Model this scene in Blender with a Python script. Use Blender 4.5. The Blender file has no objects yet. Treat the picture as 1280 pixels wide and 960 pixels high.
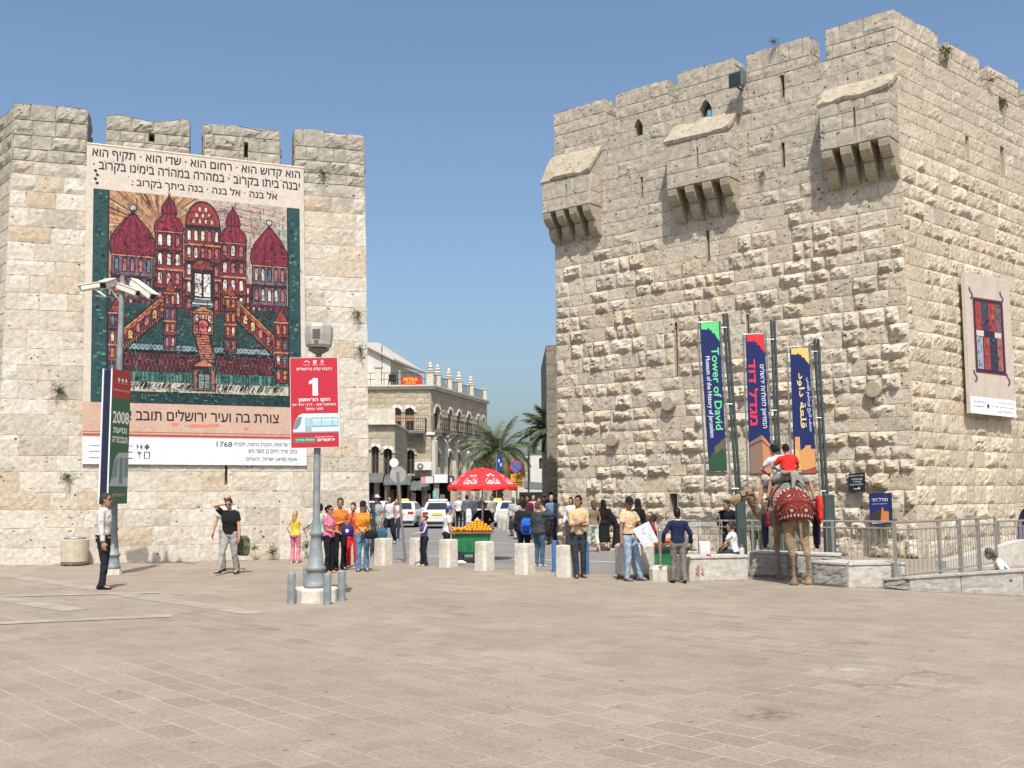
import bpy, math, random
from mathutils import Vector, Matrix, noise
random.seed(7)
R = math.radians
S = bpy.context.scene
COL = S.collection
V3 = Vector
# ------------------------------------------------------------------ camera, world, sun, exposure
FPX = 1300.0
EYE = V3((0, 0, 1.75))
PITCH = math.atan(139 / FPX)
CAMROT = Matrix.Rotation(math.pi / 2 + PITCH, 3, 'X') @ Matrix.Rotation(R(-0.35), 3, 'Z')
cam = bpy.data.cameras.new('camera')
cam.sensor_width = 36.0
cam.lens = FPX / 1280 * 36
cam.clip_start = 0.1
cam.clip_end = 3000
cam_ob = bpy.data.objects.new('camera', cam)
cam_ob.matrix_world = Matrix.Translation(EYE) @ CAMROT.to_4x4()
COL.objects.link(cam_ob)
S.camera = cam_ob
SUN_AZ, SUN_EL = R(3), R(56.5)          # azimuth to the right of straight behind the viewer
sun_dir = V3((math.sin(SUN_AZ) * math.cos(SUN_EL), -math.cos(SUN_AZ) * math.cos(SUN_EL), math.sin(SUN_EL)))
w = bpy.data.worlds.new('World')
S.world = w
w.use_nodes = True
nt = w.node_tree
bg = nt.nodes['Background']
sky = nt.nodes.new('ShaderNodeTexSky')
sky.sky_type = 'NISHITA'
sky.sun_disc = False
sky.sun_elevation = SUN_EL
sky.sun_rotation = math.pi - SUN_AZ
sky.air_density = 1.0
sky.dust_density = 3.6
sky.ozone_density = 1.0
tint = nt.nodes.new('ShaderNodeMix'); tint.data_type = 'RGBA'; tint.blend_type = 'MULTIPLY'; tint.inputs[0].default_value = 1.0
tint.inputs[7].default_value = (0.96, 1.06, 1.12, 1)
nt.links.new(sky.outputs[0], tint.inputs[6]); nt.links.new(tint.outputs[2], bg.inputs[0])
bg.inputs[1].default_value = 0.108
sl = bpy.data.lights.new('sun', 'SUN')
sl.energy = 4.0
sl.angle = R(0.5)
sl.color = (1.0, 0.96, 0.90)
so = bpy.data.objects.new('sun', sl)
so.rotation_euler = sun_dir.to_track_quat('Z', 'Y').to_euler()
so.location = (20, -30, 60)
COL.objects.link(so)
S.view_settings.view_transform = 'Standard'
S.view_settings.look = 'None'
S.view_settings.gamma = 1
S.view_settings.exposure = 0.5
S.view_settings.use_curve_mapping = False

# ------------------------------------------------------------------ measuring helpers (photo pixel -> place)
def ray(x, y):
    return CAMROT @ V3(((x - 640) / FPX, -(y - 480) / FPX, -1))
def at(x, y, Y):
    d = ray(x, y); return EYE + d * (Y / d.y)
def G(x, y, z=0.0):
    d = ray(x, y); return EYE + d * ((z - EYE.z) / d.z)
def onplane(x, y, P, N):
    d = ray(x, y); return EYE + d * ((V3(P) - EYE).dot(N) / d.dot(N))
def gx(x, Y):                     # ground point seen at column x, Y metres away
    p = at(x, 640, Y); return V3((p.x, Y, 0))

# ------------------------------------------------------------------ materials
MATS = {}
def newmat(name):
    m = bpy.data.materials.new(name); m.use_nodes = True
    return m, m.node_tree, m.node_tree.nodes['Principled BSDF']
def node(t, kind, **kw):
    n = t.nodes.new(kind)
    for k, v in kw.items():
        if k.startswith('i_'):
            n.inputs[k[2:].replace('_', ' ')].default_value = v
        else:
            setattr(n, k, v)
    return n
def c4(c): return (c[0], c[1], c[2], 1)
def ramp(t, pts, fac):
    r = t.nodes.new('ShaderNodeValToRGB')
    e = r.color_ramp.elements
    while len(e) < len(pts): e.new(0.5)
    for i, (p, c) in enumerate(pts):
        e[i].position = p; e[i].color = c4(c)
    t.links.new(fac, r.inputs[0]); return r.outputs[0]
def mixc(t, fac, a, b, mode='MIX'):
    m = node(t, 'ShaderNodeMix', data_type='RGBA', blend_type=mode)
    for sock, val in ((m.inputs[0], fac), (m.inputs[6], a), (m.inputs[7], b)):
        if isinstance(val, (int, float)): sock.default_value = val
        elif isinstance(val, tuple): sock.default_value = c4(val)
        else: t.links.new(val, sock)
    return m.outputs[2]
def noi(t, vec, scale, detail=3, rough=0.55):
    n = node(t, 'ShaderNodeTexNoise'); n.inputs['Scale'].default_value = scale
    n.inputs['Detail'].default_value = detail; n.inputs['Roughness'].default_value = rough
    t.links.new(vec, n.inputs['Vector']); return n.outputs[0]
def mat(name, col, rough=0.7, var=0.18, scale=9.0, bump=0.0, metal=0.0, spec=0.35):
    if name in MATS: return MATS[name]
    m, t, b = newmat(name)
    tc = node(t, 'ShaderNodeTexCoord')
    n = noi(t, tc.outputs['Object'], scale)
    lo = tuple(max(0, c * (1 - var)) for c in col); hi = tuple(min(1, c * (1 + var)) for c in col)
    t.links.new(ramp(t, [(0.3, lo), (0.7, hi)], n), b.inputs['Base Color'])
    b.inputs['Roughness'].default_value = rough
    b.inputs['Metallic'].default_value = metal
    b.inputs['Specular IOR Level'].default_value = spec
    if bump:
        bp = node(t, 'ShaderNodeBump'); bp.inputs['Strength'].default_value = bump; bp.inputs['Distance'].default_value = 0.02
        t.links.new(noi(t, tc.outputs['Object'], scale * 4, 5), bp.inputs['Height'])
        t.links.new(bp.outputs[0], b.inputs['Normal'])
    MATS[name] = m; return m
def cloth(col, stripes=None):
    mx = max(col); col = tuple(c * .58 / mx for c in col) if mx > .58 else tuple(col)
    name = 'cloth_%02x%02x%02x' % tuple(int(max(0, min(1, c)) * 255) for c in col) + ('_striped' if stripes else '')
    if name in MATS: return MATS[name]
    m, t, b = newmat(name)
    tc = node(t, 'ShaderNodeTexCoord')
    n = noi(t, tc.outputs['Object'], 14, 4)
    c = ramp(t, [(0.3, tuple(x * 0.8 for x in col)), (0.7, tuple(min(1, x * 1.15) for x in col))], n)
    if stripes:
        wv = node(t, 'ShaderNodeTexWave', bands_direction='X'); wv.inputs['Scale'].default_value = 9
        t.links.new(tc.outputs['Object'], wv.inputs['Vector'])
        r = ramp(t, [(0.86, (0, 0, 0)), (0.95, (1, 1, 1))], wv.outputs[1])
        c = mixc(t, r, c, stripes)
    t.links.new(c, b.inputs['Base Color']); b.inputs['Roughness'].default_value = 0.9
    b.inputs['Specular IOR Level'].default_value = 0.15
    bp = node(t, 'ShaderNodeBump'); bp.inputs['Strength'].default_value = 0.8; bp.inputs['Distance'].default_value = 0.05
    t.links.new(noi(t, tc.outputs['Object'], 8, 4), bp.inputs['Height']); t.links.new(bp.outputs[0], b.inputs['Normal'])
    MATS[name] = m; return m
def stone(name, cols, mottle=(0.30, 0.25, 0.19), pits=0.55, speck=0.5, rust=0.35, patch=None, upper=None, pitcol=0.22):
    """Masonry: every block (island) draws its own tint; stains, pits and lichen patches lie over them."""
    m, t, b = newmat(name)
    tc = node(t, 'ShaderNodeTexCoord'); geo = node(t, 'ShaderNodeNewGeometry')
    obj = tc.outputs['Object']
    k = len(cols)
    base = ramp(t, [((i + 0.5) / k, c) for i, c in enumerate(cols)], geo.outputs['Random Per Island'])
    n1 = noi(t, obj, 1.6, 5, 0.6)
    base = mixc(t, ramp(t, [(0.45, (0, 0, 0)), (0.75, (0.55, 0.55, 0.55))], n1), base, mottle)
    base = mixc(t, ramp(t, [(0.60, (0, 0, 0)), (0.74, (rust, rust, rust))], noi(t, obj, 2.7, 6, .7)), base, (.34, .225, .12))
    n2 = noi(t, obj, 9.0, 6, 0.65)
    base = mixc(t, 1.0, base, ramp(t, [(0.28, (0.72, 0.70, 0.67)), (0.68, (1.12, 1.12, 1.12))], n2), 'MULTIPLY')
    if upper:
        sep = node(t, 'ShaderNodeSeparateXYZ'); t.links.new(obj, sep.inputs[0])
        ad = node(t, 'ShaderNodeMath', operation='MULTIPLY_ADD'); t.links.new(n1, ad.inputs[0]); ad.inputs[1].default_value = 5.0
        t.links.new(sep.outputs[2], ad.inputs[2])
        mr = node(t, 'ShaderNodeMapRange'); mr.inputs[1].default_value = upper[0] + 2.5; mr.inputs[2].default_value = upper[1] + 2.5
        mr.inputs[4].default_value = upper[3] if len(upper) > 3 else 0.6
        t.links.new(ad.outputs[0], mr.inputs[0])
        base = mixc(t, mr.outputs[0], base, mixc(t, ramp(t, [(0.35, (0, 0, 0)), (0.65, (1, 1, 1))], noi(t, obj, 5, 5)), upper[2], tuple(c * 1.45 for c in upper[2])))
    vo = node(t, 'ShaderNodeTexVoronoi'); vo.inputs['Scale'].default_value = 6.5; dn = node(t, 'ShaderNodeTexNoise'); dn.inputs['Scale'].default_value = 14; dn.inputs['Detail'].default_value = 3; t.links.new(obj, dn.inputs['Vector'])
    dv = node(t, 'ShaderNodeVectorMath', operation='MULTIPLY_ADD'); t.links.new(dn.outputs[1], dv.inputs[0]); dv.inputs[1].default_value = (.16, .16, .10); t.links.new(obj, dv.inputs[2]); t.links.new(dv.outputs[0], vo.inputs['Vector'])
    pt = ramp(t, [(0.13, (1, 1, 1)), (0.24, (0, 0, 0))], vo.outputs['Distance'])
    gate = ramp(t, [(pits, (0, 0, 0)), (pits + 0.08, (1, 1, 1))], noi(t, obj, 3.1, 4))
    pf = mixc(t, 1.0, pt, gate, 'MULTIPLY')
    base = mixc(t, pf, base, (pitcol * 0.5, pitcol * 0.42, pitcol * 0.32))
    sg = mixc(t, 1.0, ramp(t, [(.60, (0, 0, 0)), (.70, (speck, speck, speck))], noi(t, obj, 17, 6, .7)), ramp(t, [(.42, (.15, .15, .15)), (.60, (1, 1, 1))], noi(t, obj, .75, 4)), 'MULTIPLY')
    if upper: sg = mixc(t, 1.0, sg, mixc(t, mr.outputs[0], (.45, .45, .45), (1.5, 1.5, 1.5)), 'MULTIPLY')
    base = mixc(t, sg, base, (.085, .075, .06))
    t.links.new(base, b.inputs['Base Color'])
    b.inputs['Roughness'].default_value = 0.92; b.inputs['Specular IOR Level'].default_value = 0.2
    bp = node(t, 'ShaderNodeBump'); bp.inputs['Strength'].default_value = 0.55; bp.inputs['Distance'].default_value = 0.03
    t.links.new(noi(t, obj, 16, 8, 0.7), bp.inputs['Height'])
    bp2 = node(t, 'ShaderNodeBump', invert=True); bp2.inputs['Strength'].default_value = 0.9; bp2.inputs['Distance'].default_value = 0.04
    t.links.new(pf, bp2.inputs['Height']); t.links.new(bp.outputs[0], bp2.inputs['Normal'])
    t.links.new(bp2.outputs[0], b.inputs['Normal'])
    MATS[name] = m; return m
def printed(name, rough=0.55, mottled=0.25, scale=30.0, wrinkle=0.0):
    """Printed sheet: ink colours come from the face colours of the artwork's own shapes."""
    if name in MATS: return MATS[name]
    m, t, b = newmat(name)
    a = node(t, 'ShaderNodeVertexColor', layer_name='ink'); tc = node(t, 'ShaderNodeTexCoord')
    n = noi(t, tc.outputs['Object'], scale, 5, 0.7)
    c = mixc(t, 1.0, a.outputs[0], ramp(t, [(0.25, (1 - mottled,) * 3), (0.75, (1 + mottled,) * 3)], n), 'MULTIPLY')
    if wrinkle:      # cloth: ink soaked unevenly, soft folds in the weave
        n2 = node(t, 'ShaderNodeTexNoise'); n2.inputs['Scale'].default_value = 5.5; n2.inputs['Detail'].default_value = 9; n2.inputs['Roughness'].default_value = .72; n2.inputs['Distortion'].default_value = 1.6
        t.links.new(tc.outputs['Object'], n2.inputs['Vector'])
        c = mixc(t, 1.0, c, ramp(t, [(0.34, (1 - wrinkle,) * 3), (0.47, (1 - wrinkle * .25,) * 3), (0.66, (1.18, 1.12, 1.12))], n2.outputs[0]), 'MULTIPLY')
        bp = node(t, 'ShaderNodeBump'); bp.inputs['Strength'].default_value = .5; bp.inputs['Distance'].default_value = .12
        mp = node(t, 'ShaderNodeMapping'); mp.inputs['Scale'].default_value = (1.2, 1.2, .35); t.links.new(tc.outputs['Object'], mp.inputs[0])
        t.links.new(noi(t, mp.outputs[0], 1.3, 2), bp.inputs['Height']); t.links.new(bp.outputs[0], b.inputs['Normal'])
    t.links.new(c, b.inputs['Base Color']); b.inputs['Roughness'].default_value = rough
    b.inputs['Specular IOR Level'].default_value = 0.3
    MATS[name] = m; return m

# ------------------------------------------------------------------ mesh helpers
class MB:
    def __init__(s): s.v = []; s.f = []; s.m = []; s.c = []; s.ink = False
    def add(s, vs, fs, mi=0, col=None):
        o = len(s.v); s.v.extend(V3(v) for v in vs)
        for f in fs:
            s.f.append(tuple(i + o for i in f)); s.m.append(mi); s.c.append(col or (1, 1, 1))
        if col: s.ink = True
    def box(s, c, d, rz=0.0, mi=0, bev=0.0, col=None, M=None):
        x, y, z = d[0] / 2, d[1] / 2, d[2] / 2
        c = V3(c); T = M or Matrix.Rotation(rz, 3, 'Z')
        if bev <= 0:
            vs = [(-x, -y, -z), (x, -y, -z), (x, y, -z), (-x, y, -z), (-x, -y, z), (x, -y, z), (x, y, z), (-x, y, z)]
            fs = [(0, 3, 2, 1), (4, 5, 6, 7), (0, 1, 5, 4), (1, 2, 6, 5), (2, 3, 7, 6), (3, 0, 4, 7)]
        else:
            b = min(bev, x * .9, y * .9, z * .9); vs = []; fs = []
            def rg(xx, yy, zz):
                return [(-xx, -yy + b, zz), (-xx + b, -yy, zz), (xx - b, -yy, zz), (xx, -yy + b, zz), (xx, yy - b, zz), (xx - b, yy, zz), (-xx + b, yy, zz), (-xx, yy - b, zz)]
            for r in (rg(x - b, y - b, -z), rg(x, y, -z + b), rg(x, y, z - b), rg(x - b, y - b, z)): vs += r
            fs = [tuple(range(7, -1, -1)), tuple(range(24, 32))]
            for k in range(3):
                for i in range(8): j = (i + 1) % 8; fs.append((k * 8 + i, k * 8 + j, k * 8 + 8 + j, k * 8 + 8 + i))
        s.add([c + T @ V3(v) for v in vs], fs, mi, col)
    def loft(s, rings, mi=0, caps=True, col=None, closed=True):
        n = len(rings[0]); vs = [p for r in rings for p in r]; fs = []
        for k in range(len(rings) - 1):
            for i in range(n if closed else n - 1):
                j = (i + 1) % n; fs.append((k * n + i, k * n + j, k * n + n + j, k * n + n + i))
        if caps: fs += [tuple(range(n - 1, -1, -1)), tuple(range((len(rings) - 1) * n, len(rings) * n))]
        s.add(vs, fs, mi, col)
    def tube(s, pts, rad, n=8, mi=0, flat=1.0, col=None):
        pts = [V3(p) for p in pts]; rings = []
        if not hasattr(rad, '__len__'): rad = [rad] * len(pts)
        ref = None
        for i, p in enumerate(pts):
            d = (pts[min(i + 1, len(pts) - 1)] - pts[max(i - 1, 0)]).normalized()
            if ref is None: ref = V3((1, 0, 0)) if abs(d.x) < 0.8 else V3((0, 1, 0))
            a = (ref - d * ref.dot(d)).normalized(); b = d.cross(a); ref = a
            rings.append([p + (a * math.cos(2 * math.pi * k / n) + b * math.sin(2 * math.pi * k / n) * flat) * rad[i] for k in range(n)])
        s.loft(rings, mi, True, col)
    def lathe(s, prof, c=(0, 0, 0), n=16, mi=0, ph=0.0):
        c = V3(c)
        s.loft([[c + V3((r * math.cos(2 * math.pi * k / n + ph), r * math.sin(2 * math.pi * k / n + ph), z)) for k in range(n)] for r, z in prof], mi)
    def ell(s, c, r, n=10, m=7, mi=0, M=None, col=None):
        c = V3(c); rings = []
        for k in range(m + 1):
            a = -math.pi / 2 + math.pi * (k * 0.94 + 0.03 * m) / m
            rings.append([V3((r[0] * math.cos(a) * math.cos(2 * math.pi * i / n), r[1] * math.cos(a) * math.sin(2 * math.pi * i / n), r[2] * math.sin(a))) for i in range(n)])
        if M: rings = [[M @ p for p in q] for q in rings]
        s.loft([[c + p for p in q] for q in rings], mi, True, col)
    def prism(s, pts, d, mi=0, col=None):
        d = V3(d); n = len(pts); pts = [V3(p) for p in pts]
        s.add(pts + [p + d for p in pts], [tuple(range(n - 1, -1, -1)), tuple(range(n, 2 * n))] + [(i, (i + 1) % n, n + (i + 1) % n, n + i) for i in range(n)], mi, col)
    def build(s, name, mats, parent=None, loc=None, rz=0.0, smooth=False):
        me = bpy.data.meshes.new(name)
        me.from_pydata(s.v, [], s.f)
        if not isinstance(mats, (list, tuple)): mats = [mats]
        for m in mats: me.materials.append(m)
        if len(mats) > 1: me.polygons.foreach_set('material_index', s.m)
        if smooth: me.polygons.foreach_set('use_smooth', [True] * len(s.f))
        if s.ink:
            a = me.color_attributes.new('ink', 'FLOAT_COLOR', 'CORNER'); buf = []
            for f, c in zip(s.f, s.c): buf.extend((c[0], c[1], c[2], 1.0) * len(f))
            a.data.foreach_set('color', buf)
        me.update()
        o = bpy.data.objects.new(name, me); COL.objects.link(o)
        if parent is not None: o.parent = parent
        if loc is not None: o.location = loc
        o.rotation_euler = (0, 0, rz)
        return o
def fixn(o):
    import bmesh
    b = bmesh.new(); b.from_mesh(o.data); bmesh.ops.recalc_face_normals(b, faces=b.faces); b.to_mesh(o.data); b.free(); return o
def tag(o, label=None, cat=None, group=None, kind=None):
    if label: o['label'] = label
    if cat: o['category'] = cat
    if group: o['group'] = group
    if kind: o['kind'] = kind
    return o
def thing(name, label, cat, loc=(0, 0, 0), rz=0.0, group=None):
    o = bpy.data.objects.new(name, None); o.empty_display_size = 0.2; COL.objects.link(o)
    o.location = loc; o.rotation_euler = (0, 0, rz)
    return tag(o, label, cat, group)
def copy_tree(o, parent=None):
    c = o.copy(); COL.objects.link(c)
    if parent is not None: c.parent = parent
    for ch in [x for x in o.children]: copy_tree(ch, c)
    return c
def remesh(o, voxel, smooth=3, fac=0.5, fold=0.0, fscale=0.12):
    m = o.modifiers.new('join', 'REMESH'); m.mode = 'VOXEL'; m.voxel_size = voxel; m.use_smooth_shade = True
    if smooth:
        k = o.modifiers.new('relax', 'SMOOTH'); k.iterations = smooth; k.factor = fac
    if fold:
        tx = bpy.data.textures.get('folds') or bpy.data.textures.new('folds', 'CLOUDS'); tx.noise_scale = fscale; tx.noise_depth = 2
        d = o.modifiers.new('folds', 'DISPLACE'); d.texture = tx; d.strength = fold; d.mid_level = 0.5
    return o

# ------------------------------------------------------------------ lettering
GLY = {}
from mathutils.geometry import delaunay_2d_cdt
def fill_outline(vs, es):
    """fill letter outlines by winding number, glyph loop by glyph loop (overlapping contours stay solid)"""
    import bisect
    nxt = {}
    for a, b in es: nxt.setdefault(a, []).append(b); nxt.setdefault(b, []).append(a)
    seen = set(); loops = []
    for a in range(len(vs)):
        if a in seen or a not in nxt: continue
        lp = [a]; seen.add(a); cur = a
        while True:
            c = [x for x in sorted(nxt[cur]) if x not in seen]
            if len(lp) == 1 and a + 1 in c: c = [a + 1]
            if not c: break
            cur = c[0]; lp.append(cur); seen.add(cur)
        if len(lp) > 2: loops.append(lp)
    box = [(min(vs[i][0] for i in l), max(vs[i][0] for i in l), l) for l in loops]; box.sort(key=lambda t: t[0])
    groups = []
    for x0, x1, l in box:
        if groups and x0 < groups[-1][0] + 1e-4: groups[-1][1].append(l); groups[-1][0] = max(groups[-1][0], x1)
        else: groups.append([x1, [l]])
    V_, F_ = [], []
    for _, ls in groups:
        pts = []; ed = []; dirs = []
        for l in ls:
            o = len(pts); pts += [V3((vs[i][0], vs[i][1])) for i in l]; n = len(l)
            ed += [(o + i, o + (i + 1) % n) for i in range(n)]; dirs += [(vs[l[i]], vs[l[(i + 1) % n]]) for i in range(n)]
        r = delaunay_2d_cdt([p.to_2d() for p in pts], ed, [], 0, 1e-6)
        o = len(V_); V_ += [(p.x, p.y, 0) for p in r[0]]
        for f in r[2]:
            cx = sum(r[0][i].x for i in f) / len(f); cy = sum(r[0][i].y for i in f) / len(f); wn = 0
            for a, b in dirs:
                if (a[1] <= cy) != (b[1] <= cy):
                    if a[0] + (cy - a[1]) / (b[1] - a[1]) * (b[0] - a[0]) > cx: wn += 1 if b[1] > a[1] else -1
            if wn: F_.append(tuple(o + i for i in f))
    return V_, F_
def glyphs(body, bold=0.0, sx=1.0):
    k = body
    if k not in GLY:
        cu = bpy.data.curves.new('lettering', 'FONT'); cu.body = body; cu.size = 1.0; cu.fill_mode = 'NONE' if hasattr(cu, 'fill_mode') else 'NONE'; cu.resolution_u = 3
        ob = bpy.data.objects.new('lettering', cu); COL.objects.link(ob)
        bpy.context.view_layer.update()
        me = ob.to_mesh()
        GLY[k] = fill_outline([tuple(v.co) for v in me.vertices], [tuple(e.vertices) for e in me.edges])
        ob.to_mesh_clear(); bpy.data.objects.remove(ob); bpy.data.curves.remove(cu)
    return GLY[k]
def heb(s): return s[::-1]
class Sheet:
    """Flat printed quad: (u,v) in 0..1, v up; inks are laid as thin layers off the backing."""
    def __init__(s, TL, TR, BR, BL, step=0.0015, off=0.0):
        s.TL, s.TR, s.BR, s.BL = map(V3, (TL, TR, BR, BL)); s.step = step
        s.n = (s.TR - s.TL).cross(s.TL - s.BL).normalized()
        if s.n.dot(EYE - s.TL) < 0: s.n = -s.n
        s.off = off; s.mb = MB()
        s.w = ((s.TR - s.TL).length + (s.BR - s.BL).length) / 2; s.h = ((s.TL - s.BL).length + (s.TR - s.BR).length) / 2
    def P(s, u, v, L=0):
        a = s.TL.lerp(s.TR, u); b = s.BL.lerp(s.BR, u); return b.lerp(a, v) + s.n * (s.off + L * s.step)
    def poly(s, pts, col, L):
        s.mb.add([s.P(u, v, L) for u, v in pts], [tuple(range(len(pts)))], 0, col)
    def rect(s, u0, v0, u1, v1, col, L): s.poly([(u0, v0), (u1, v0), (u1, v1), (u0, v1)], col, L)
    def disc(s, u, v, r, col, L, n=16, rv=None, a0=0, a1=360):
        rv = rv if rv is not None else r * s.w / s.h
        s.poly([(u + r * math.cos(R(a0 + (a1 - a0) * i / n)), v + rv * math.sin(R(a0 + (a1 - a0) * i / n))) for i in range(n + (a1 - a0 < 360))], col, L)
    def line(s, pts, wd, col, L):
        for (a, b), (c, d) in zip(pts, pts[1:]):
            dx, dy = (c - a) * s.w, (d - b) * s.h; l = math.hypot(dx, dy) or 1
            ox, oy = -dy / l * wd / 2 / s.w, dx / l * wd / 2 / s.h
            s.poly([(a + ox, b + oy), (a - ox, b - oy), (c - ox, d - oy), (c + ox, d + oy)], col, L)
    def text(s, body, u0, v0, u1, v1, col, L, bold=0.0, vert=False):
        vs, fs = glyphs(body, bold)
        if not vs: return
        x0 = min(p[0] for p in vs); x1 = max(p[0] for p in vs); y0 = min(p[1] for p in vs); y1 = max(p[1] for p in vs)
        out = []
        for p in vs:
            a = (p[0] - x0) / max(1e-6, x1 - x0); b = (p[1] - y0) / max(1e-6, y1 - y0)
            if vert: out.append(s.P(u0 + (u1 - u0) * b, v1 - (v1 - v0) * a, L))    # reads downwards
            else: out.append(s.P(u0 + (u1 - u0) * a, v0 + (v1 - v0) * b, L))
        s.mb.add(out, fs, 0, col)
        if bold > 0:      # heavier weight: the same letters again, shifted a hair
            e = bold * .55 * (x1 - x0 and 1); du = (u1 - u0) / max(1e-6, x1 - x0) * e; dv = (v1 - v0) / max(1e-6, x1 - x0 if vert else y1 - y0) * e
            for q, (a, b) in enumerate(((1, 0), (-1, 0), (0, 1), (0, -1))):
                sh = s.P(.5 + a * (du if not vert else (u1 - u0) / (y1 - y0) * e), .5 + b * dv, L + .12 * (q + 1)) - s.P(.5, .5, L)
                s.mb.add([p + sh for p in out], fs, 0, col)
    def back(s, col, th=0.012):
        """the sheet itself, with a little thickness behind"""
        q = [s.P(0, 0, 0), s.P(1, 0, 0), s.P(1, 1, 0), s.P(0, 1, 0)]
        s.mb.prism([p - s.n * th for p in q], s.n * th, 0, col)

# ------------------------------------------------------------------ masonry
def cut(r, holes):
    out = [r]
    for h in holes:
        nx = []
        for a in out:
            if h[0] >= a[2] or h[2] <= a[0] or h[1] >= a[3] or h[3] <= a[1]: nx.append(a); continue
            if h[0] > a[0]: nx.append((a[0], a[1], h[0], a[3]))
            if h[2] < a[2]: nx.append((h[2], a[1], a[2], a[3]))
            x0, x1 = max(a[0], h[0]), min(a[2], h[2])
            if h[1] > a[1]: nx.append((x0, a[1], x1, h[1]))
            if h[3] < a[3]: nx.append((x0, h[3], x1, a[3]))
        out = nx
    return out
def sm(x): x = max(0.0, min(1.0, x)); return x * x * (3 - 2 * x)
def block(mb, P, u0, v0, u1, v1, boss, rough, cell, gap, joint, seed, back=0.022):
    W, H = u1 - u0, v1 - v0
    nu = max(2, min(12, round(W / cell))); nv = max(2, min(9, round(H / cell)))
    def ax(a, b, n):
        g = gap; m = gap + (0.018 if boss > .03 else .009)
        return [a + g, a + m] + [a + m + (b - a - 2 * m) * i / n for i in range(1, n)] + [b - m, b - g]
    us, vs = ax(u0, u1, nu), ax(v0, v1, nv)
    pts = []
    tilt = (random.uniform(-1, 1), random.uniform(-1, 1))
    for j, v in enumerate(vs):
        for i, u in enumerate(us):
            edge = i in (0, len(us) - 1) or j in (0, len(vs) - 1)
            q = P(u, v, 0.0)
            du = noise.noise(q * 1.3 + V3((5, 0, 0))) * joint + noise.noise(q * 6 + V3((seed, 0, 0))) * joint * 0.5
            dv = noise.noise(q * 1.1 + V3((0, 9, 0))) * joint * 0.9 + noise.noise(q * 6 + V3((0, seed, 9))) * joint * 0.4
            if edge: wv = -back * (1.0 if boss > .03 else .6)
            else:
                d = min(u - u0, u1 - u, v - v0, v1 - v)
                n1 = noise.noise(V3((u * 5 + seed * 3.1, v * 5, seed))) ; n2 = noise.noise(V3((u * 13, v * 13 + seed, seed * 2)))
                wv = boss * sm((d - 0.02) / 0.11) * (0.72 + 0.55 * n1 + 0.45 * n2 + 0.38 * (tilt[0] * (u - u0 - W / 2) / W + tilt[1] * (v - v0 - H / 2) / H) * 2) + rough * (n1 * 0.5 + n2 * 0.5)
            pts.append(P(u + du, v + dv, wv))
    n = len(us)
    mb.add(pts, [(j * n + i, j * n + i + 1, j * n + n + i + 1, j * n + n + i) for j in range(len(vs) - 1) for i in range(n - 1)])
def masonry(mb, P, W, H, ch=(0.42, 0.54), bw=(0.4, 0.9), boss=lambda u, v: 0.0, rough=0.006, cell=0.1, gap=0.006, joint=0.012, holes=(), deep=0.6, v_start=0.0, back=0.022, extra=()):
    """Coursed blocks over a mortar face; holes are real openings with reveals."""
    v = v_start
    while v < H - 0.01:
        h = random.uniform(*ch)
        if H - v - h < ch[0] * 0.6: h = H - v
        u = 0.0; first = True
        while u < W - 0.01:
            b = random.uniform(*bw)
            if first: b *= random.uniform(0.5, 1.1); first = False
            if W - u - b < bw[0] * 0.6: b = W - u
            for r in cut((u, v, u + b, v + h), list(holes) + list(extra)):
                if r[2] - r[0] > 0.05 and r[3] - r[1] > 0.05:
                    block(mb, P, *r, boss((r[0] + r[2]) / 2, (r[1] + r[3]) / 2) if r[2] - r[0] > 0.15 and r[3] - r[1] > 0.2 else 0.0, rough, cell, gap, joint, random.uniform(0, 60), back)
            u += b
        v += h
    for r in cut((0, 0, W, H), holes):
        k = max(1, round((r[3] - r[1]) / 2.0))
        for i in range(k):
            a = r[1] + (r[3] - r[1]) * i / k; b = r[1] + (r[3] - r[1]) * (i + 1) / k
            mb.add([P(r[0], a, -back), P(r[2], a, -back), P(r[2], b, -back), P(r[0], b, -back)], [(0, 1, 2, 3)])
    for h in holes:
        q = [(h[0], h[1]), (h[2], h[1]), (h[2], h[3]), (h[0], h[3])]
        f = [P(a, b, 0.004) for a, b in q]; g = [P(a, b, -deep) for a, b in q]
        mb.add(f + g, [(0, 4, 5, 1), (1, 5, 6, 2), (2, 6, 7, 3), (3, 7, 4, 0), (4, 7, 6, 5)])
def plane_map(O, U, N, batter=None, W=1.0):
    O, U, N = V3(O), V3(U).normalized(), V3(N).normalized(); Z = V3((0, 0, 1))
    if batter is None: return lambda u, v, w: O + U * u + Z * v + N * w
    return lambda u, v, w: O + U * (u - batter(u, v)) + Z * v + N * w
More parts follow.
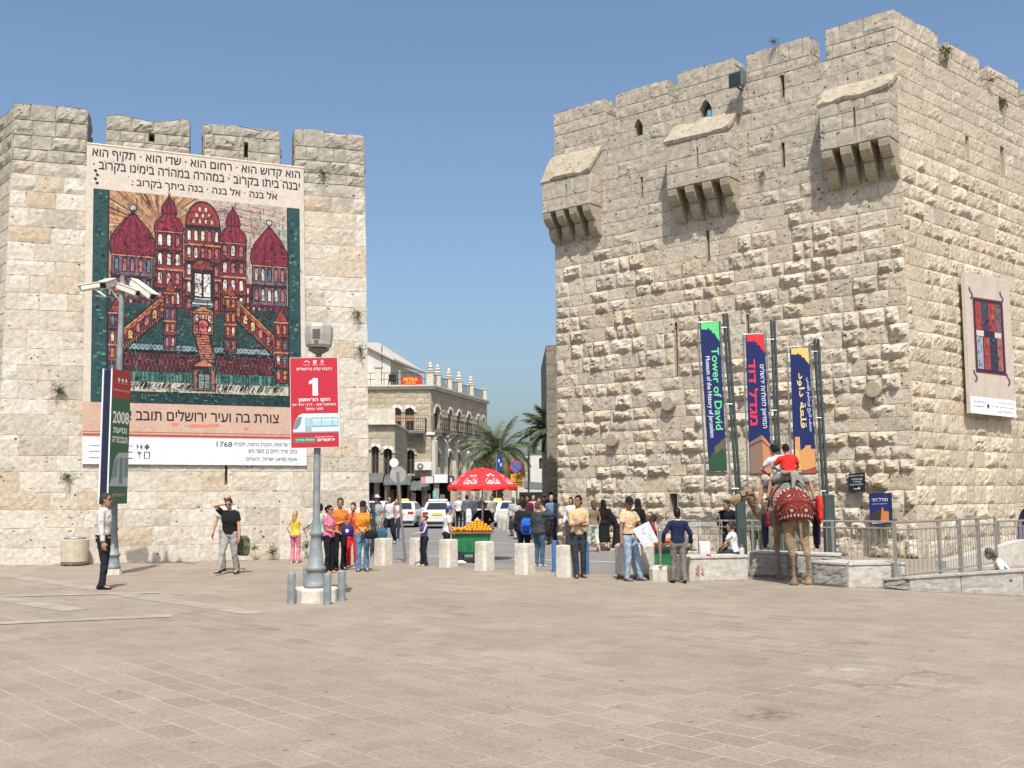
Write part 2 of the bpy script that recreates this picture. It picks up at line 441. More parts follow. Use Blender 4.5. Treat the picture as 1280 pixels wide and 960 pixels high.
# ================================================================== SETTING
UPW = V3((0, 0, 1))
def paving_material():
    m, t, b = newmat('stone_paving')
    tc = node(t, 'ShaderNodeTexCoord'); mp = node(t, 'ShaderNodeMapping'); mp.inputs['Rotation'].default_value = (0, 0, R(49))
    t.links.new(tc.outputs['Object'], mp.inputs[0])
    dist = noi(t, tc.outputs['Object'], 0.9, 2)
    br = node(t, 'ShaderNodeTexBrick'); br.offset = 0.37; br.offset_frequency = 2
    br.inputs['Scale'].default_value = 1.0; br.inputs['Mortar Size'].default_value = 0.012; br.inputs['Mortar Smooth'].default_value = 0.6
    br.inputs['Bias'].default_value = 0.0; br.inputs['Brick Width'].default_value = 0.50; br.inputs['Row Height'].default_value = 0.29
    br.inputs[1].default_value = (0.265, 0.222, 0.178, 1); br.inputs[2].default_value = (0.345, 0.298, 0.238, 1); br.inputs[3].default_value = (0.44, 0.39, 0.33, 1)
    jit = node(t, 'ShaderNodeVectorMath', operation='SCALE'); jit.inputs[3].default_value = 0.05
    nc = node(t, 'ShaderNodeTexNoise'); nc.inputs['Scale'].default_value = 1.7; t.links.new(tc.outputs['Object'], nc.inputs['Vector'])
    t.links.new(nc.outputs[1], jit.inputs[0])
    ad = node(t, 'ShaderNodeVectorMath', operation='ADD'); t.links.new(mp.outputs[0], ad.inputs[0]); t.links.new(jit.outputs[0], ad.inputs[1])
    t.links.new(ad.outputs[0], br.inputs[0])
    o = tc.outputs['Object']
    c = br.outputs[0]
    # mortar shows in places only
    plain = ramp(t, [(0.3, (0.265, 0.225, 0.175)), (0.5, (0.305, 0.262, 0.207)), (0.7, (0.345, 0.298, 0.238))], noi(t, o, 2.2, 5))
    c = mixc(t, ramp(t, [(0.40, (0.12, 0.12, 0.12)), (0.60, (0.85, 0.85, 0.85))], noi(t, o, 0.5, 5)), c, plain)
    c = mixc(t, 1.0, c, ramp(t, [(0.3, (0.83, 0.82, 0.81)), (0.7, (1.10, 1.10, 1.10))], noi(t, o, 0.33, 7, 0.7)), 'MULTIPLY')
    c = mixc(t, 1.0, c, ramp(t, [(0.30, (0.62, 0.61, 0.60)), (0.5, (1, 1, 1)), (0.70, (1.22, 1.22, 1.20))], noi(t, o, 26, 8, 0.78)), 'MULTIPLY')
    # walked-in dirt: small dark spots and brown smears
    sm_ = ramp(t, [(0.69, (0, 0, 0)), (0.77, (0.6, 0.6, 0.6))], noi(t, o, 1.35, 4, 0.55))
    c = mixc(t, sm_, c, (0.20, 0.135, 0.085))
    sp = ramp(t, [(0.69, (0, 0, 0)), (0.73, (0.75, 0.75, 0.75))], noi(t, o, 8.5, 3, 0.45))
    c = mixc(t, sp, c, (0.13, 0.10, 0.075))
    # a pale dried spill and darker patches on the right of the plaza
    for (px, py), r0, r1, tint, lo, hi in (((1075, 841), .15, .55, (.50, .485, .45), .50, .60), ((1110, 852), .2, .9, (.19, .14, .10), .50, .62), ((955, 893), .05, .32, (.12, .09, .07), .44, .56), ((1060, 804), .1, .6, (.2, .15, .11), .5, .6), ((1165, 842), .1, .5, (.22, .16, .12), .5, .6)):
        g_ = G(px, py); ds = node(t, 'ShaderNodeVectorMath', operation='DISTANCE'); t.links.new(o, ds.inputs[0]); ds.inputs[1].default_value = g_
        mr = node(t, 'ShaderNodeMapRange'); mr.inputs[1].default_value = r0; mr.inputs[2].default_value = r1; mr.inputs[3].default_value = 1; mr.inputs[4].default_value = 0; t.links.new(ds.outputs['Value'], mr.inputs[0])
        k_ = mixc(t, 1.0, ramp(t, [(lo, (0, 0, 0)), (hi, (.9, .9, .9))], noi(t, o, 5.5, 6, .65)), mr.outputs[0], 'MULTIPLY')
        c = mixc(t, k_, c, tint)
    c = mixc(t, 1.0, c, (0.865, 0.835, 0.805), 'MULTIPLY')
    t.links.new(c, b.inputs['Base Color']); b.inputs['Roughness'].default_value = 0.8; b.inputs['Specular IOR Level'].default_value = 0.25
    bp = node(t, 'ShaderNodeBump'); bp.inputs['Strength'].default_value = 0.35; bp.inputs['Distance'].default_value = 0.01
    t.links.new(noi(t, o, 30, 6, 0.7), bp.inputs['Height']); t.links.new(bp.outputs[0], b.inputs['Normal'])
    return m
def asphalt_material():
    m, t, b = newmat('worn_asphalt'); tc = node(t, 'ShaderNodeTexCoord'); o = tc.outputs['Object']
    c = ramp(t, [(0.3, (0.155, 0.145, 0.135)), (0.7, (0.22, 0.21, 0.195))], noi(t, o, 0.6, 6, 0.65))
    c = mixc(t, 1.0, c, ramp(t, [(0.3, (0.75, 0.75, 0.75)), (0.7, (1.15, 1.15, 1.15))], noi(t, o, 30, 5)), 'MULTIPLY')
    t.links.new(c, b.inputs['Base Color']); b.inputs['Roughness'].default_value = 0.85
    return m
def sheet(name, pts, z, m, kind='structure'):
    mb = MB(); mb.add([(p[0], p[1], z) for p in pts], [tuple(range(len(pts)))])
    return tag(fixn(mb.build(name, m)), kind=kind)
sheet('plaza_ground', [(-400, -60), (400, -60), (400, 600), (-400, 600)], 0.0, paving_material())
ROADM = asphalt_material()
sheet('road', [(-3.9, 28.4), (-3.1, 27.75), (-1.4, 26.4), (0.7, 24.6), (2.7, 22.9), (4.1, 22.3), (4.3, 24.4), (7.5, 26.6), (7.2, 29.6), (1.6, 34.4), (-0.2, 36.0), (2.2, 44), (6.5, 62), (12, 120), (-24, 120), (-22, 44), (-7.4, 33.5)], 0.004, ROADM)
MKERB = mat('kerb_stone', (0.46, 0.42, 0.35), 0.85, 0.2, 6, 0.3)
def kerb(name, pts, wd=0.16, h=0.10):
    mb = MB()
    for a, b in zip(pts, pts[1:]):
        a, b = V3((*a, 0)), V3((*b, 0)); d = (b - a); L = d.length; d.normalize(); k = max(1, round(L / 0.9))
        for i in range(k):
            c = a + d * (L * (i + .5) / k); mb.box((c.x, c.y, h / 2 - 0.03), (L / k - 0.012, wd, h + 0.06), math.atan2(d.y, d.x), 0, 0.012)
    return tag(mb.build(name, MKERB), kind='structure')
kerb('kerb', [(2.3, 44), (6.5, 62), (9.8, 90)])
kerb('kerb', [(1.35, 34.3), (3.4, 32.6), (6.9, 29.7)], 0.14, 0.08)
MWHITE_PAINT = mat('road_paint', (0.62, 0.61, 0.57), 0.7, 0.25, 5)
for a, b, wd in (((-2.6, 30.6), (4.6, 26.2), 0.10), ((-5.2, 42), (0.2, 38.4), 0.12)):
    d = V3((b[0] - a[0], b[1] - a[1], 0)).normalized(); n = V3((-d.y, d.x, 0)) * wd / 2
    sheet('road_marking', [(a[0] + n.x, a[1] + n.y), (a[0] - n.x, a[1] - n.y), (b[0] - n.x, b[1] - n.y), (b[0] + n.x, b[1] + n.y)], 0.008, MWHITE_PAINT)
# paler stone bands that cross the plaza
MBAND = mat('pale_paving', (0.292, 0.25, 0.203), 0.8, 0.22, 2.2, 0.3)
def band(px, wd, z):
    a, b = G(*px[0]), G(*px[1]); d = (b - a).normalized(); n = V3((-d.y, d.x, 0)) * wd / 2
    sheet('paving_band', [(a + n)[:2], (a - n)[:2], (b - n)[:2], (b + n)[:2]], z, MBAND)
band(((-60, 709), (128, 737)), 0.42, 0.004)
band(((-60, 740), (95, 763)), 0.42, 0.0044)
band(((140, 741), (322, 767)), 0.42, 0.0048)
band(((-60, 782), (215, 770)), 0.36, 0.008)
band(((0, 746), (200, 741)), 0.30, 0.0084)

# ================================================================== LEFT TOWER (plain ashlar wall with battlements)
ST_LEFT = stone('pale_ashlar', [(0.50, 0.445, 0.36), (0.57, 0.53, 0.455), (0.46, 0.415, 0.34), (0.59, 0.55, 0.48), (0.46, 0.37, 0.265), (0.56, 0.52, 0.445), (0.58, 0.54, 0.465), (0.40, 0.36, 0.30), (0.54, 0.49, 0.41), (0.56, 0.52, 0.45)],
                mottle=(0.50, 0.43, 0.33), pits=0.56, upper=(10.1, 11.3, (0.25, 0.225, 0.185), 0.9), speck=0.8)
MORTAR_L = mat('pale_mortar', (0.47, 0.43, 0.36), 0.95, 0.25, 7, 0.4)
LA, LB = V3((-13.49, 27.3, 0)), V3((-4.09, 30.1, 0))
LU = (LB - LA).normalized(); LN = V3((LU.y, -LU.x, 0)); LW = (LB - LA).length; LZ = 10.85; LTOP = 12.45
LBAT = lambda u, v: u / LW * 0.022 * v
LP = plane_map(LA, LU, LN, LBAT)
def luv(x, y):
    p = onplane(x, y, LA, LN); u = (p - LA).dot(LU); v = p.z
    return (u / (1 - 0.022 * v / LW), v)
left_tower = thing('fortress_wall', 'pale smooth stone tower wall with four battlements carrying the huge picture banner', 'wall tower', (0, 0, 0))
def boss_l(u, v): return random.choice((0.0, 0.004, 0.01, 0.016, 0.0)) + (random.uniform(0, .04) if v > 10.0 else 0)
mb = MB()
lh = []
u, v = luv(283, 640)
masonry(mb, LP, LW, LZ, (0.40, 0.56), (0.4, 1.25), boss_l, 0.018, 0.11, 0.003, 0.018, back=0.009, holes=[(luv(281, 590)[0], 2.1, luv(281, 590)[0] + 0.07, 2.75)], deep=0.25)
mb.build('front_wall', [ST_LEFT, MORTAR_L], left_tower)
mb = MB()
SU = V3((-0.66, 0.75, 0)).normalized(); SN = V3((-SU.y, SU.x, 0)) if V3((-SU.y, SU.x, 0)).y < 0 else V3((SU.y, -SU.x, 0))
SA = LA + SU * 5
SP = plane_map(SA, -SU, SN)
masonry(mb, SP, 5.0, LZ, (0.42, 0.52), (0.5, 1.1), boss_l, 0.012, 0.2, 0.005, 0.01)
mb.build('side_wall', [ST_LEFT, MORTAR_L], left_tower)
mb = MB()   # right return and the core behind the facing
RB = LB - LU * 0.02
masonry(mb, plane_map(LB - LU * 0.0, -LN, LU, lambda u, v: 0, 1) if False else (lambda u, v, w_: LB - LN * u + UPW * v + LU * (w_ - 0.022 * v)), 3.0, LZ, (0.42, 0.52), (0.5, 1.1), boss_l, 0.012, 0.2, 0.005, 0.01)
mb.build('return_wall', [ST_LEFT, MORTAR_L], left_tower)
mb = MB()
q = [LA - LN * 0.35, LB - LN * 0.35 - LU * 0.35, LB - LN * 3 - LU * 0.35, LA + SU * 4.9 - SN * 0.2]
mb.prism([V3((p.x, p.y, 0)) for p in q], (0, 0, LZ - 0.03)); fixn(mb.build('wall_core', MORTAR_L, left_tower))
def merlon(parent, P, u0, u1, z0, z1, thick, st, mo, boss, mould=0.0, cell=0.13, holes=()):
    """a battlement tooth, clad on all four sides; P is the wall face map"""
    mb = MB(); W, H = u1 - u0, z1 - z0
    hl = [(a - u0, b - z0, c - u0, d - z0) for a, b, c, d in holes]
    rag = lambda q: V3((0, 0, 1)) * (noise.noise(q * 1.1) * mould)
    def lift(f):
        def g(u, v, w_):
            p = f(u, v, w_)
            if v > H * 0.75: p = p + rag(p) * ((v / H - 0.75) * 4)
            return p
        return g
    kw = dict(ch=(0.30, 0.44), bw=(0.3, 0.75), boss=boss, rough=0.03, cell=cell, gap=0.006, joint=0.022)
    masonry(mb, lift(lambda u, v, w_: P(u0 + u, z0 + v, w_)), W, H, holes=hl, deep=0.5, **kw)
    masonry(mb, lift(lambda u, v, w_: P(u1 + w_, z0 + v, -u)), thick, H, **kw)
    masonry(mb, lift(lambda u, v, w_: P(u0 - w_, z0 + v, -thick + u)), thick, H, **kw)
    masonry(mb, lift(lambda u, v, w_: P(u1 - u, z0 + v, -thick - w_)), W, H, **kw)
    n1, n2 = max(2, int(W / 0.25)), max(2, int(thick / 0.25)); pts = []
    for j in range(n2 + 1):
        for i in range(n1 + 1):
            p = P(u0 + W * i / n1, z1 - 0.012, -thick * j / n2); pts.append(p + rag(p) + V3((0, 0, 0.02 * noise.noise(p * 5))))
    mb.add(pts, [(j * (n1 + 1) + i, j * (n1 + 1) + i + 1, (j + 1) * (n1 + 1) + i + 1, (j + 1) * (n1 + 1) + i) for j in range(n2) for i in range(n1)])
    return mb.build('merlon', [st, mo], parent)
for (x0, y0), (x1, y1), hole in (((9, 150), (110, 150), None), ((133, 165), (237, 165), (186, 167, 193, 176)), ((254, 180), (350, 180), (305, 178, 310, 196)), ((368, 195), (458, 195), None)):
    a, b = luv(x0, y0)[0], luv(x1, y1)[0]
    if x0 == 9: a = 0.0
    if x1 == 458: b = LW
    hs = []
    if hole:
        p0, p1 = luv(hole[0], hole[3]), luv(hole[2], hole[1]); hs = [(p0[0], max(p0[1], LZ + 0.1), p1[0], p1[1])]
    top = LTOP - (0.10 if 120 < x0 < 260 else 0.0)
    merlon(left_tower, LP, a, b, LZ + 0.006, top, 0.9, ST_LEFT, MORTAR_L, lambda u, v: random.choice((0.0, 0.02, 0.035, 0.055)), 0.16 if hole else 0.06, cell=0.09, holes=hs)

merlon(left_tower, SP, 3.2, 4.98, LZ + 0.006, LTOP - .1, 0.9, ST_LEFT, MORTAR_L, lambda u, v: random.choice((0.0, 0.03, 0.055)), 0.06, cell=0.12)
# ================================================================== RIGHT TOWER (rusticated gate tower)
WARM = [(0.485, 0.42, 0.325), (0.54, 0.48, 0.385), (0.43, 0.375, 0.30), (0.51, 0.43, 0.325), (0.56, 0.50, 0.41), (0.40, 0.355, 0.29), (0.48, 0.405, 0.305)]
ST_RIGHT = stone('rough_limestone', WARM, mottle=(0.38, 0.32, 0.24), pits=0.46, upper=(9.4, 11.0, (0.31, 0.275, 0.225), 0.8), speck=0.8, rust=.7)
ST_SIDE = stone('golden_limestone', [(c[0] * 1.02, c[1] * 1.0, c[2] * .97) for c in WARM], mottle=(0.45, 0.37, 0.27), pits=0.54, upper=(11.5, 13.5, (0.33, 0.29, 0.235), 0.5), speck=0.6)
MORTAR_R = mat('grey_mortar', (0.38, 0.33, 0.26), 0.95, 0.25, 7, 0.4)
RC, RL = V3((10.8, 28.0, 0)), V3((1.53, 35.7, 0))
FU = (RC - RL).normalized(); FN = V3((FU.y, -FU.x, 0)); FW = (RC - RL).length
SUd = V3((4.9, 4.2, 0)).normalized(); SNn = V3((SUd.y, -SUd.x, 0)); SW = 10.0
RZ, RTOP = 14.35, 15.3
FP = plane_map(RL, FU, FN); SPm = plane_map(RC, SUd, SNn)
def fuv(x, y, off=0.0):
    p = onplane(x, y, RL + FN * off, FN); return ((p - RL).dot(FU), p.z)
def suv(x, y):
    p = onplane(x, y, RC, SNn); return ((p - RC).dot(SUd), p.z)
def frect(x0, y0, x1, y1): a, b = fuv(x0, y1), fuv(x1, y0); return (a[0], a[1], b[0], b[1])
def srect(x0, y0, x1, y1): a, b = suv(x0, y1), suv(x1, y0); return (a[0], a[1], b[0], b[1])
right_tower = thing('gate_tower', 'tall rough cut stone gate tower with three projecting stone boxes under its battlements', 'tower', (0, 0, 0))
def boss_r(u, v):
    edge = 9.3 + 0.8 * math.sin(u * 0.9)
    if v > edge: return random.choice((0.0, 0.012, 0.02, 0.0, 0.06 if v < edge + 0.8 else 0.01, 0.035))
    if random.random() < 0.30: return random.uniform(0.0, 0.025)
    return random.uniform(0.04, 0.16) * (1.25 if v < 5 else 1.0)
def boss_s(u, v):
    if v > 11.2: return random.choice((0.0, 0.01, 0.02, 0.03))
    if random.random() < 0.35: return random.uniform(0.0, 0.03)
    return random.uniform(0.03, 0.09)
slits = [frect(976, 93, 980, 122), frect(977.5, 178, 980.5, 209), frect(801, 221, 803.5, 248), frect(883.5, 288, 886.5, 326), frect(844.5, 403, 846.5, 470), frect(934, 393, 936, 440),
         frect(837, 617, 846.5, 641)]
arch_windows = [frect(793, 147, 803, 171), frect(875, 122, 889, 150)]
mb = MB()
masonry(mb, FP, FW, RZ, (0.35, 0.54), (0.28, 0.88), boss_r, 0.016, 0.07, 0.004, 0.028, back=0.014, holes=slits + arch_windows, deep=0.55)
mb.build('front_wall', [ST_RIGHT, MORTAR_R], right_tower)
# pointed heads of the two small windows, and the low doorway lintel
for (u0, v0, u1, v1) in arch_windows:
    mb = MB(); m_ = (u0 + u1) / 2; h = (u1 - u0) * 0.75
    for s_ in (-1, 1):
        e = u0 if s_ < 0 else u1
        pts = [FP(e, v1, 0.008), FP(e, v1 - h, 0.008)] + [FP(e + (m_ - e) * t, v1 - h + h * math.sin(math.acos(1 - t) if False else t * math.pi / 2) * 0.96, 0.008) for t in (0.25, 0.5, 0.75, 1.0)] + [FP(m_, v1, 0.008)]
        mb.prism(pts, -FN * 0.3)
    fixn(mb.build('window_arch', ST_RIGHT, right_tower))
mb = MB()
door_s = srect(1271.5, 633, 1296, 691)
masonry(mb, SPm, SW, RZ, (0.38, 0.54), (0.34, 0.95), boss_s, 0.016, 0.085, 0.004, 0.024, back=0.012, holes=[srect(1208, 171, 1211, 200), srect(1252, 185, 1255, 220), srect(1249, 112, 1257, 137), (door_s[0], 0.25, door_s[2], door_s[3])], deep=0.5)
mb.build('side_wall', [ST_SIDE, MORTAR_R], right_tower)
mb = MB()
q = [RL - FN * 0.75 + FU * 0.1, RC - FN * 0.8 - FU * 0.4, RC + SUd * SW - SNn * 0.75, RC + SUd * SW - SNn * 9, RL - FN * 9]
mb.prism([V3((p.x, p.y, 0)) for p in q], (0, 0, RZ - 0.9)); fixn(mb.build('wall_core', MORTAR_R, right_tower))
# the west return of the tower (in shade), straight back from the left end
mb = MB()
masonry(mb, lambda u, v, w_: RL - FN * (8.0 - u) + UPW * v - FU * w_, 8.0, RZ, (0.44, 0.56), (0.5, 1.0), boss_s, 0.01, 0.2, 0.006, 0.012)
mb.build('return_wall', [ST_RIGHT, MORTAR_R], right_tower)
# wall tops between the merlons
mb = MB()
for (O, U, N, W_) in ((RL, FU, FN, FW), (RC, SUd, SNn, SW)):
    a, b = O + UPW * (RZ - 0.004), O + U * W_ + UPW * (RZ - 0.004)
    mb.add([a, b, b - N * 0.9, a - N * 0.9], [(0, 1, 2, 3)])
fixn(mb.build('wall_walk', MORTAR_R, right_tower))
BM = lambda u, v: random.choice((0.0, 0.01, 0.02))
for x0, x1 in ((692, 755), (769, 833), (847, 916), (933, 1012), (1034, 1121)):
    a, b = fuv(x0, 110)[0], fuv(x1, 60)[0]
    if x0 == 692: a = 0.0
    if x1 == 1121: b = FW
    merlon(right_tower, FP, a, b, RZ + 0.004, RTOP - random.uniform(0, 0.12) * (x1 < 1100), 0.75, ST_RIGHT, MORTAR_R, BM, 0.04)
for x0, x1 in ((1121, 1174), (1184, 1224), (1234, 1271), (1283, 1330)):
    a, b = suv(x0, 60)[0], suv(x1, 80)[0]
    if x0 == 1121: a = 0.012
    merlon(right_tower, SPm, a, b, RZ + 0.004, RTOP - (0.0 if x0 == 1121 else 0.08), 0.75, ST_SIDE, MORTAR_R, BM, 0.04)
# projecting boxes (machicolations): box with sloping stone cap on two-tier rounded corbels
def machicolation(u0, u1, zb, zf, zt, D, side_to_corner=False):
    mb = MB(); W = u1 - u0
    kw = dict(ch=(0.42, 0.52), bw=(0.5, 0.95), boss=BM, rough=0.012, cell=0.12, gap=0.006, joint=0.012)
    masonry(mb, lambda u, v, w_: FP(u0 + u, zb + v, D + w_), W, zf - zb, holes=[(W * 0.5, (zf - zb) * 0.35, W * 0.5 + 0.05, (zf - zb) * 0.75)], deep=0.3, **kw)
    masonry(mb, lambda u, v, w_: FP(u1 + w_, zb + v, D - u), D - 0.01, zf - zb, **kw)
    masonry(mb, lambda u, v, w_: FP(u0 - w_, zb + v, u + 0.01), D - 0.01, zf - zb, **kw)
    # gables of the sloping cap and the underside
    for uu in (u0 - 0.004, u1 + 0.004): mb.add([FP(uu, zf - 0.01, D), FP(uu, zf - 0.01, 0.0), FP(uu, zt, 0.0)], [(0, 1, 2)])
    mb.add([FP(u0, zb, 0), FP(u1, zb, 0), FP(u1, zb, D - 0.02), FP(u0, zb, D - 0.02)], [(0, 1, 2, 3)])
    o = mb.build('machicolation', [ST_SIDE if side_to_corner and False else ST_RIGHT, MORTAR_R], right_tower)
    mb = MB(); n = 10; m_ = 5; pts = []
    for j in range(m_ + 1):
        for i in range(n + 1):
            t = j / m_; u = u0 - 0.05 + (W + 0.10) * i / n
            p = FP(u, zf - 0.01 + (zt - zf) * t + 0.05 * math.sin(math.pi * t), D * (1 - t) + 0.05 * (1 - t)); pts.append(p + (FN * 0.5 + UPW) * (0.07 * noise.noise(p * 2.2) + 0.05 * noise.noise(p * 6) + 0.03))
    k = len(pts); pts += [p - (FN * 0.4 + UPW) * 0.10 for p in pts]
    fs = [(j * (n + 1) + i, j * (n + 1) + i + 1, (j + 1) * (n + 1) + i + 1, (j + 1) * (n + 1) + i) for j in range(m_) for i in range(n)]
    fs += [tuple(k + x for x in reversed(f)) for f in fs]
    fs += [(i, i + 1, k + i + 1, k + i) for i in range(n)]
    for i in (0, n): fs += [(j * (n + 1) + i, (j + 1) * (n + 1) + i, k + (j + 1) * (n + 1) + i, k + j * (n + 1) + i) for j in range(m_)]
    mb.add(pts, fs); fixn(mb.build('sloping_cap', ST_CAP, o))
    for i in range(4):
        c = u0 + 0.17 + (W - 0.34) * i / 3; mb = MB()
        for (za, zz, d0, r) in ((zb - 0.004, zb - 0.50, D - 0.02, 0.42), (zb - 0.508, zb - 1.0, D - 0.34, 0.42)):
            prof = [(0.0, za), (d0, za), (d0, za - 0.06)] + [(d0 - r * (1 - math.cos(a)), za - 0.06 - (za - zz - 0.06) * math.sin(a)) for a in (0.35, 0.7, 1.05, 1.35, 1.57)] + [(0.0, zz)]
            mb.prism([FP(c - 0.155, z_, d_) for d_, z_ in prof], FU * 0.31)
        fixn(mb.build('corbel', ST_CORB, o))
ST_CAP = stone('bleached_cap', [(0.40, 0.35, 0.275), (0.37, 0.32, 0.245)], mottle=(0.30, 0.24, 0.15), pits=0.45, speck=.9)
ST_CORB = stone('corbel_stone', [(0.40, 0.345, 0.26), (0.36, 0.31, 0.235)], mottle=(0.30, 0.25, 0.18), pits=0.63)
def zat(x, y, off): return fuv(x, y, off)[1]
DEP = 0.70
machicolation(0.0, fuv(752, 240)[0], zat(700, 262, DEP), zat(700, 222, DEP), zat(735, 186, 0.0), DEP)
machicolation(fuv(848, 240)[0], fuv(925, 230)[0], zat(870, 229, DEP), zat(870, 170, DEP), zat(900, 144, 0.0), DEP)
machicolation(fuv(1038, 190)[0], FW - 0.02, zat(1070, 179, DEP), zat(1070, 119, DEP), zat(1090, 98, 0.0), DEP, True)
# stone drums (reused column ends) set in the face
for x, y, r in ((768, 550, 0.22), (838, 505, 0.24), (1094, 487, 0.24)):
    u, v = fuv(x, y); mb = MB(); rings = []
    for (d, k) in ((0.0, 1.0), (0.16, 1.0), (0.20, 0.9), (0.20, 0.01)): rings.append([FP(u + r * k * math.cos(a * math.pi / 8), v + r * k * math.sin(a * math.pi / 8), d) for a in range(16)])
    mb.loft(rings); fixn(mb.build('column_drum', ST_CORB, right_tower))
# blue door in the arch on the south face
mb = MB(); u0, v0, u1, v1 = door_s
pts = [SPm(u0 + 0.004, 0.26, -0.35), SPm(u1, 0.26, -0.35), SPm(u1, v1, -0.35), SPm(u0 + 0.004, v1, -0.35)]
mb.prism(pts, -SNn * 0.06); fixn(mb.build('door', mat('blue_door', (0.035, 0.035, 0.16), 0.5, 0.2, 12), right_tower))
mb = MB()
mid = (u0 + u1) / 2; hw = (u1 - u0) / 2; hh = hw * 1.1
pts = [SPm(u0, v1, 0.02), SPm(u0, v1 - hh, 0.02)] + [SPm(mid - hw * math.cos(a), v1 - hh + hh * math.sin(a) * 0.98, 0.02) for a in (0.3, 0.6, 0.9, 1.2, 1.57)] + [SPm(mid, v1, 0.02)]
mb.prism(pts, -SNn * 0.35); fixn(mb.build('door_arch', ST_SIDE, right_tower))
# set-back stretch of the citadel wall seen just left of the tower
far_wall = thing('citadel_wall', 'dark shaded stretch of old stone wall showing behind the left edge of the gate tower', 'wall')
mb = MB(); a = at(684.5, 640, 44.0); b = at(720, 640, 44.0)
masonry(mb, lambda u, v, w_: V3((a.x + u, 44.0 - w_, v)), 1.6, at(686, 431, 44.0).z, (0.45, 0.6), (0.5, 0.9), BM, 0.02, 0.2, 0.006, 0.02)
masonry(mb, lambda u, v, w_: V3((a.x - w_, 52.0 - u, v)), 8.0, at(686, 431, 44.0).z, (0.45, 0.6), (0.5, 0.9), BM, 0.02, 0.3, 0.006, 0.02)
ST_SHADE = stone('shade_toned_stone', [(0.22, 0.195, 0.16), (0.27, 0.235, 0.19), (0.19, 0.17, 0.14)], mottle=(0.16, 0.14, 0.11), pits=0.6)  # the shade on this set-back wall is put into its darker stone colours
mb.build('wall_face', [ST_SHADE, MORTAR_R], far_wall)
# weeds rooted in the masonry
MWEED = mat('weed_leaf', (0.075, 0.105, 0.035), 0.8, 0.4, 15)
def weed(p, r, n, label, drop=0.4, group='weeds rooted in the masonry'):
    mb = MB(); mb.v.append(V3((0, 0, 0)))
    dn_ = random.uniform(-.9, .2) if drop < .6 else .8; side_ = random.uniform(-.5, .5)
    for i in range(n // 2):
        d = V3((random.gauss(side_, .7), random.gauss(-.3, .6), random.gauss(dn_, .6))).normalized(); L = r * random.uniform(.4, 1.55); prev = 0; p_ = V3((0, 0, 0))
        for j in range(4):
            p_ = p_ + d * L / 4; d = (d + V3((random.gauss(0, .25), random.gauss(0, .25), random.gauss(-.12, .2)))).normalized(); e = V3((random.gauss(0, 1), random.gauss(0, 1), random.gauss(0, 1))).normalized() * r * random.uniform(.07, .15); k_ = len(mb.v); f_ = e.cross(d).normalized() * r * .06
            mb.v += [p_, p_ + e + f_, p_ + e * 1.7, p_ + e - f_]; mb.f += [(k_, k_ + 1, k_ + 2, k_ + 3), (prev, k_, k_ + 1)]; mb.m += [0, 0]; mb.c += [(1, 1, 1)] * 2; prev = k_
    for i in range(0):
        d = V3((random.gauss(0, 1), random.gauss(0, 1), random.gauss(drop, 0.7))).normalized(); b = d * random.uniform(0.2, 1) * r
        s = r * random.uniform(0.12, 0.28); e = V3((random.gauss(0, 1), random.gauss(0, 1), random.gauss(0, 1))).normalized() * s * 0.5
        k_ = len(mb.v); mb.v += [b - e, b + d * s, b + e]; mb.f.append((0, k_, k_ + 1, k_ + 2)); mb.m.append(0); mb.c.append((1, 1, 1))
    return tag(mb.build('weed_plant', MWEED, loc=p), label, 'plant', group)
for x, y, r, pl, lb in ((968, 52, 0.16, 'F', 'small green weed on top of the second battlement left of the tower corner'), (1186, 62, 0.3, 'S', 'large dark weed hanging in the first battlement gap right of the tower corner'),
                        (1238, 100, 0.2, 'S', 'green weed below the second battlement gap right of the tower corner'), (1254, 125, 0.24, 'S', 'dark weed filling the small opening high at the right edge of the tower'),
                        (953, 217, 0.16, 'F', 'small weed beside the arrow slit between the two right stone boxes'), (965, 162, 0.07, 'F', 'tiny weed on the ledge left of the rightmost stone box')):
    p = onplane(x, y, RL + FN * 0.1, FN) if pl == 'F' else onplane(x, y, RC + SNn * 0.1, SNn)
    weed(p, r, 70, lb)
for x, y, r, lb in ((404, 216, 0.2, 'weed clinging under the rightmost battlement of the left wall'), (448, 392, 0.2, 'upper of two dark weeds near the right edge of the left wall'),
                    (449, 436, 0.2, 'lower of two dark weeds near the right edge of the left wall'), (76, 487, 0.22, 'dry tuft growing from the left wall beside the banner edge'), (85, 594, 0.2, 'dark tuft just under the lower left corner of the big banner')):
    weed(onplane(x, y, LA + LN * 0.08, LN), r, 70, lb)
for x, y, r, lb in ((341, 692, 0.2, 'green weed at the wall foot left of the girl in pink trousers'), (384, 684, 0.17, 'dark weed at the wall foot beside the lamp post'), (318, 686, 0.14, 'small weed at the wall foot right of the camouflage bag')):
    weed(onplane(x, y, LA + LN * 0.2, LN), r, 90, lb, 0.7)
# ================================================================== BANNERS, SIGNS, POSTS
INK = printed('printed_vinyl', 0.7, 0.18, 26, 0.10)
PAINT = printed('painted_vinyl', 0.7, 0.35, 34, 0.62)
PAPER = printed('printed_board', 0.5, 0.08, 18)
MGAL = mat('galvanised_steel', (0.30, 0.30, 0.29), 0.45, 0.2, 12, 0.1, 0.6)
MDKGREEN = mat('dark_green_paint', (0.045, 0.06, 0.058), 0.45, 0.25, 8)
MGREY = mat('grey_cast_paint', (0.20, 0.215, 0.215), 0.5, 0.22, 7, 0.15)
MSILV = mat('stainless_rail', (0.42, 0.40, 0.36), 0.4, 0.15, 10, 0.0, 0.7)
MBLACK = mat('black_paint', (0.02, 0.02, 0.022), 0.5, 0.3, 9)
MWHITE = mat('white_paint', (0.60, 0.60, 0.58), 0.45, 0.08, 6)
DK = (0.018, 0.016, 0.022)
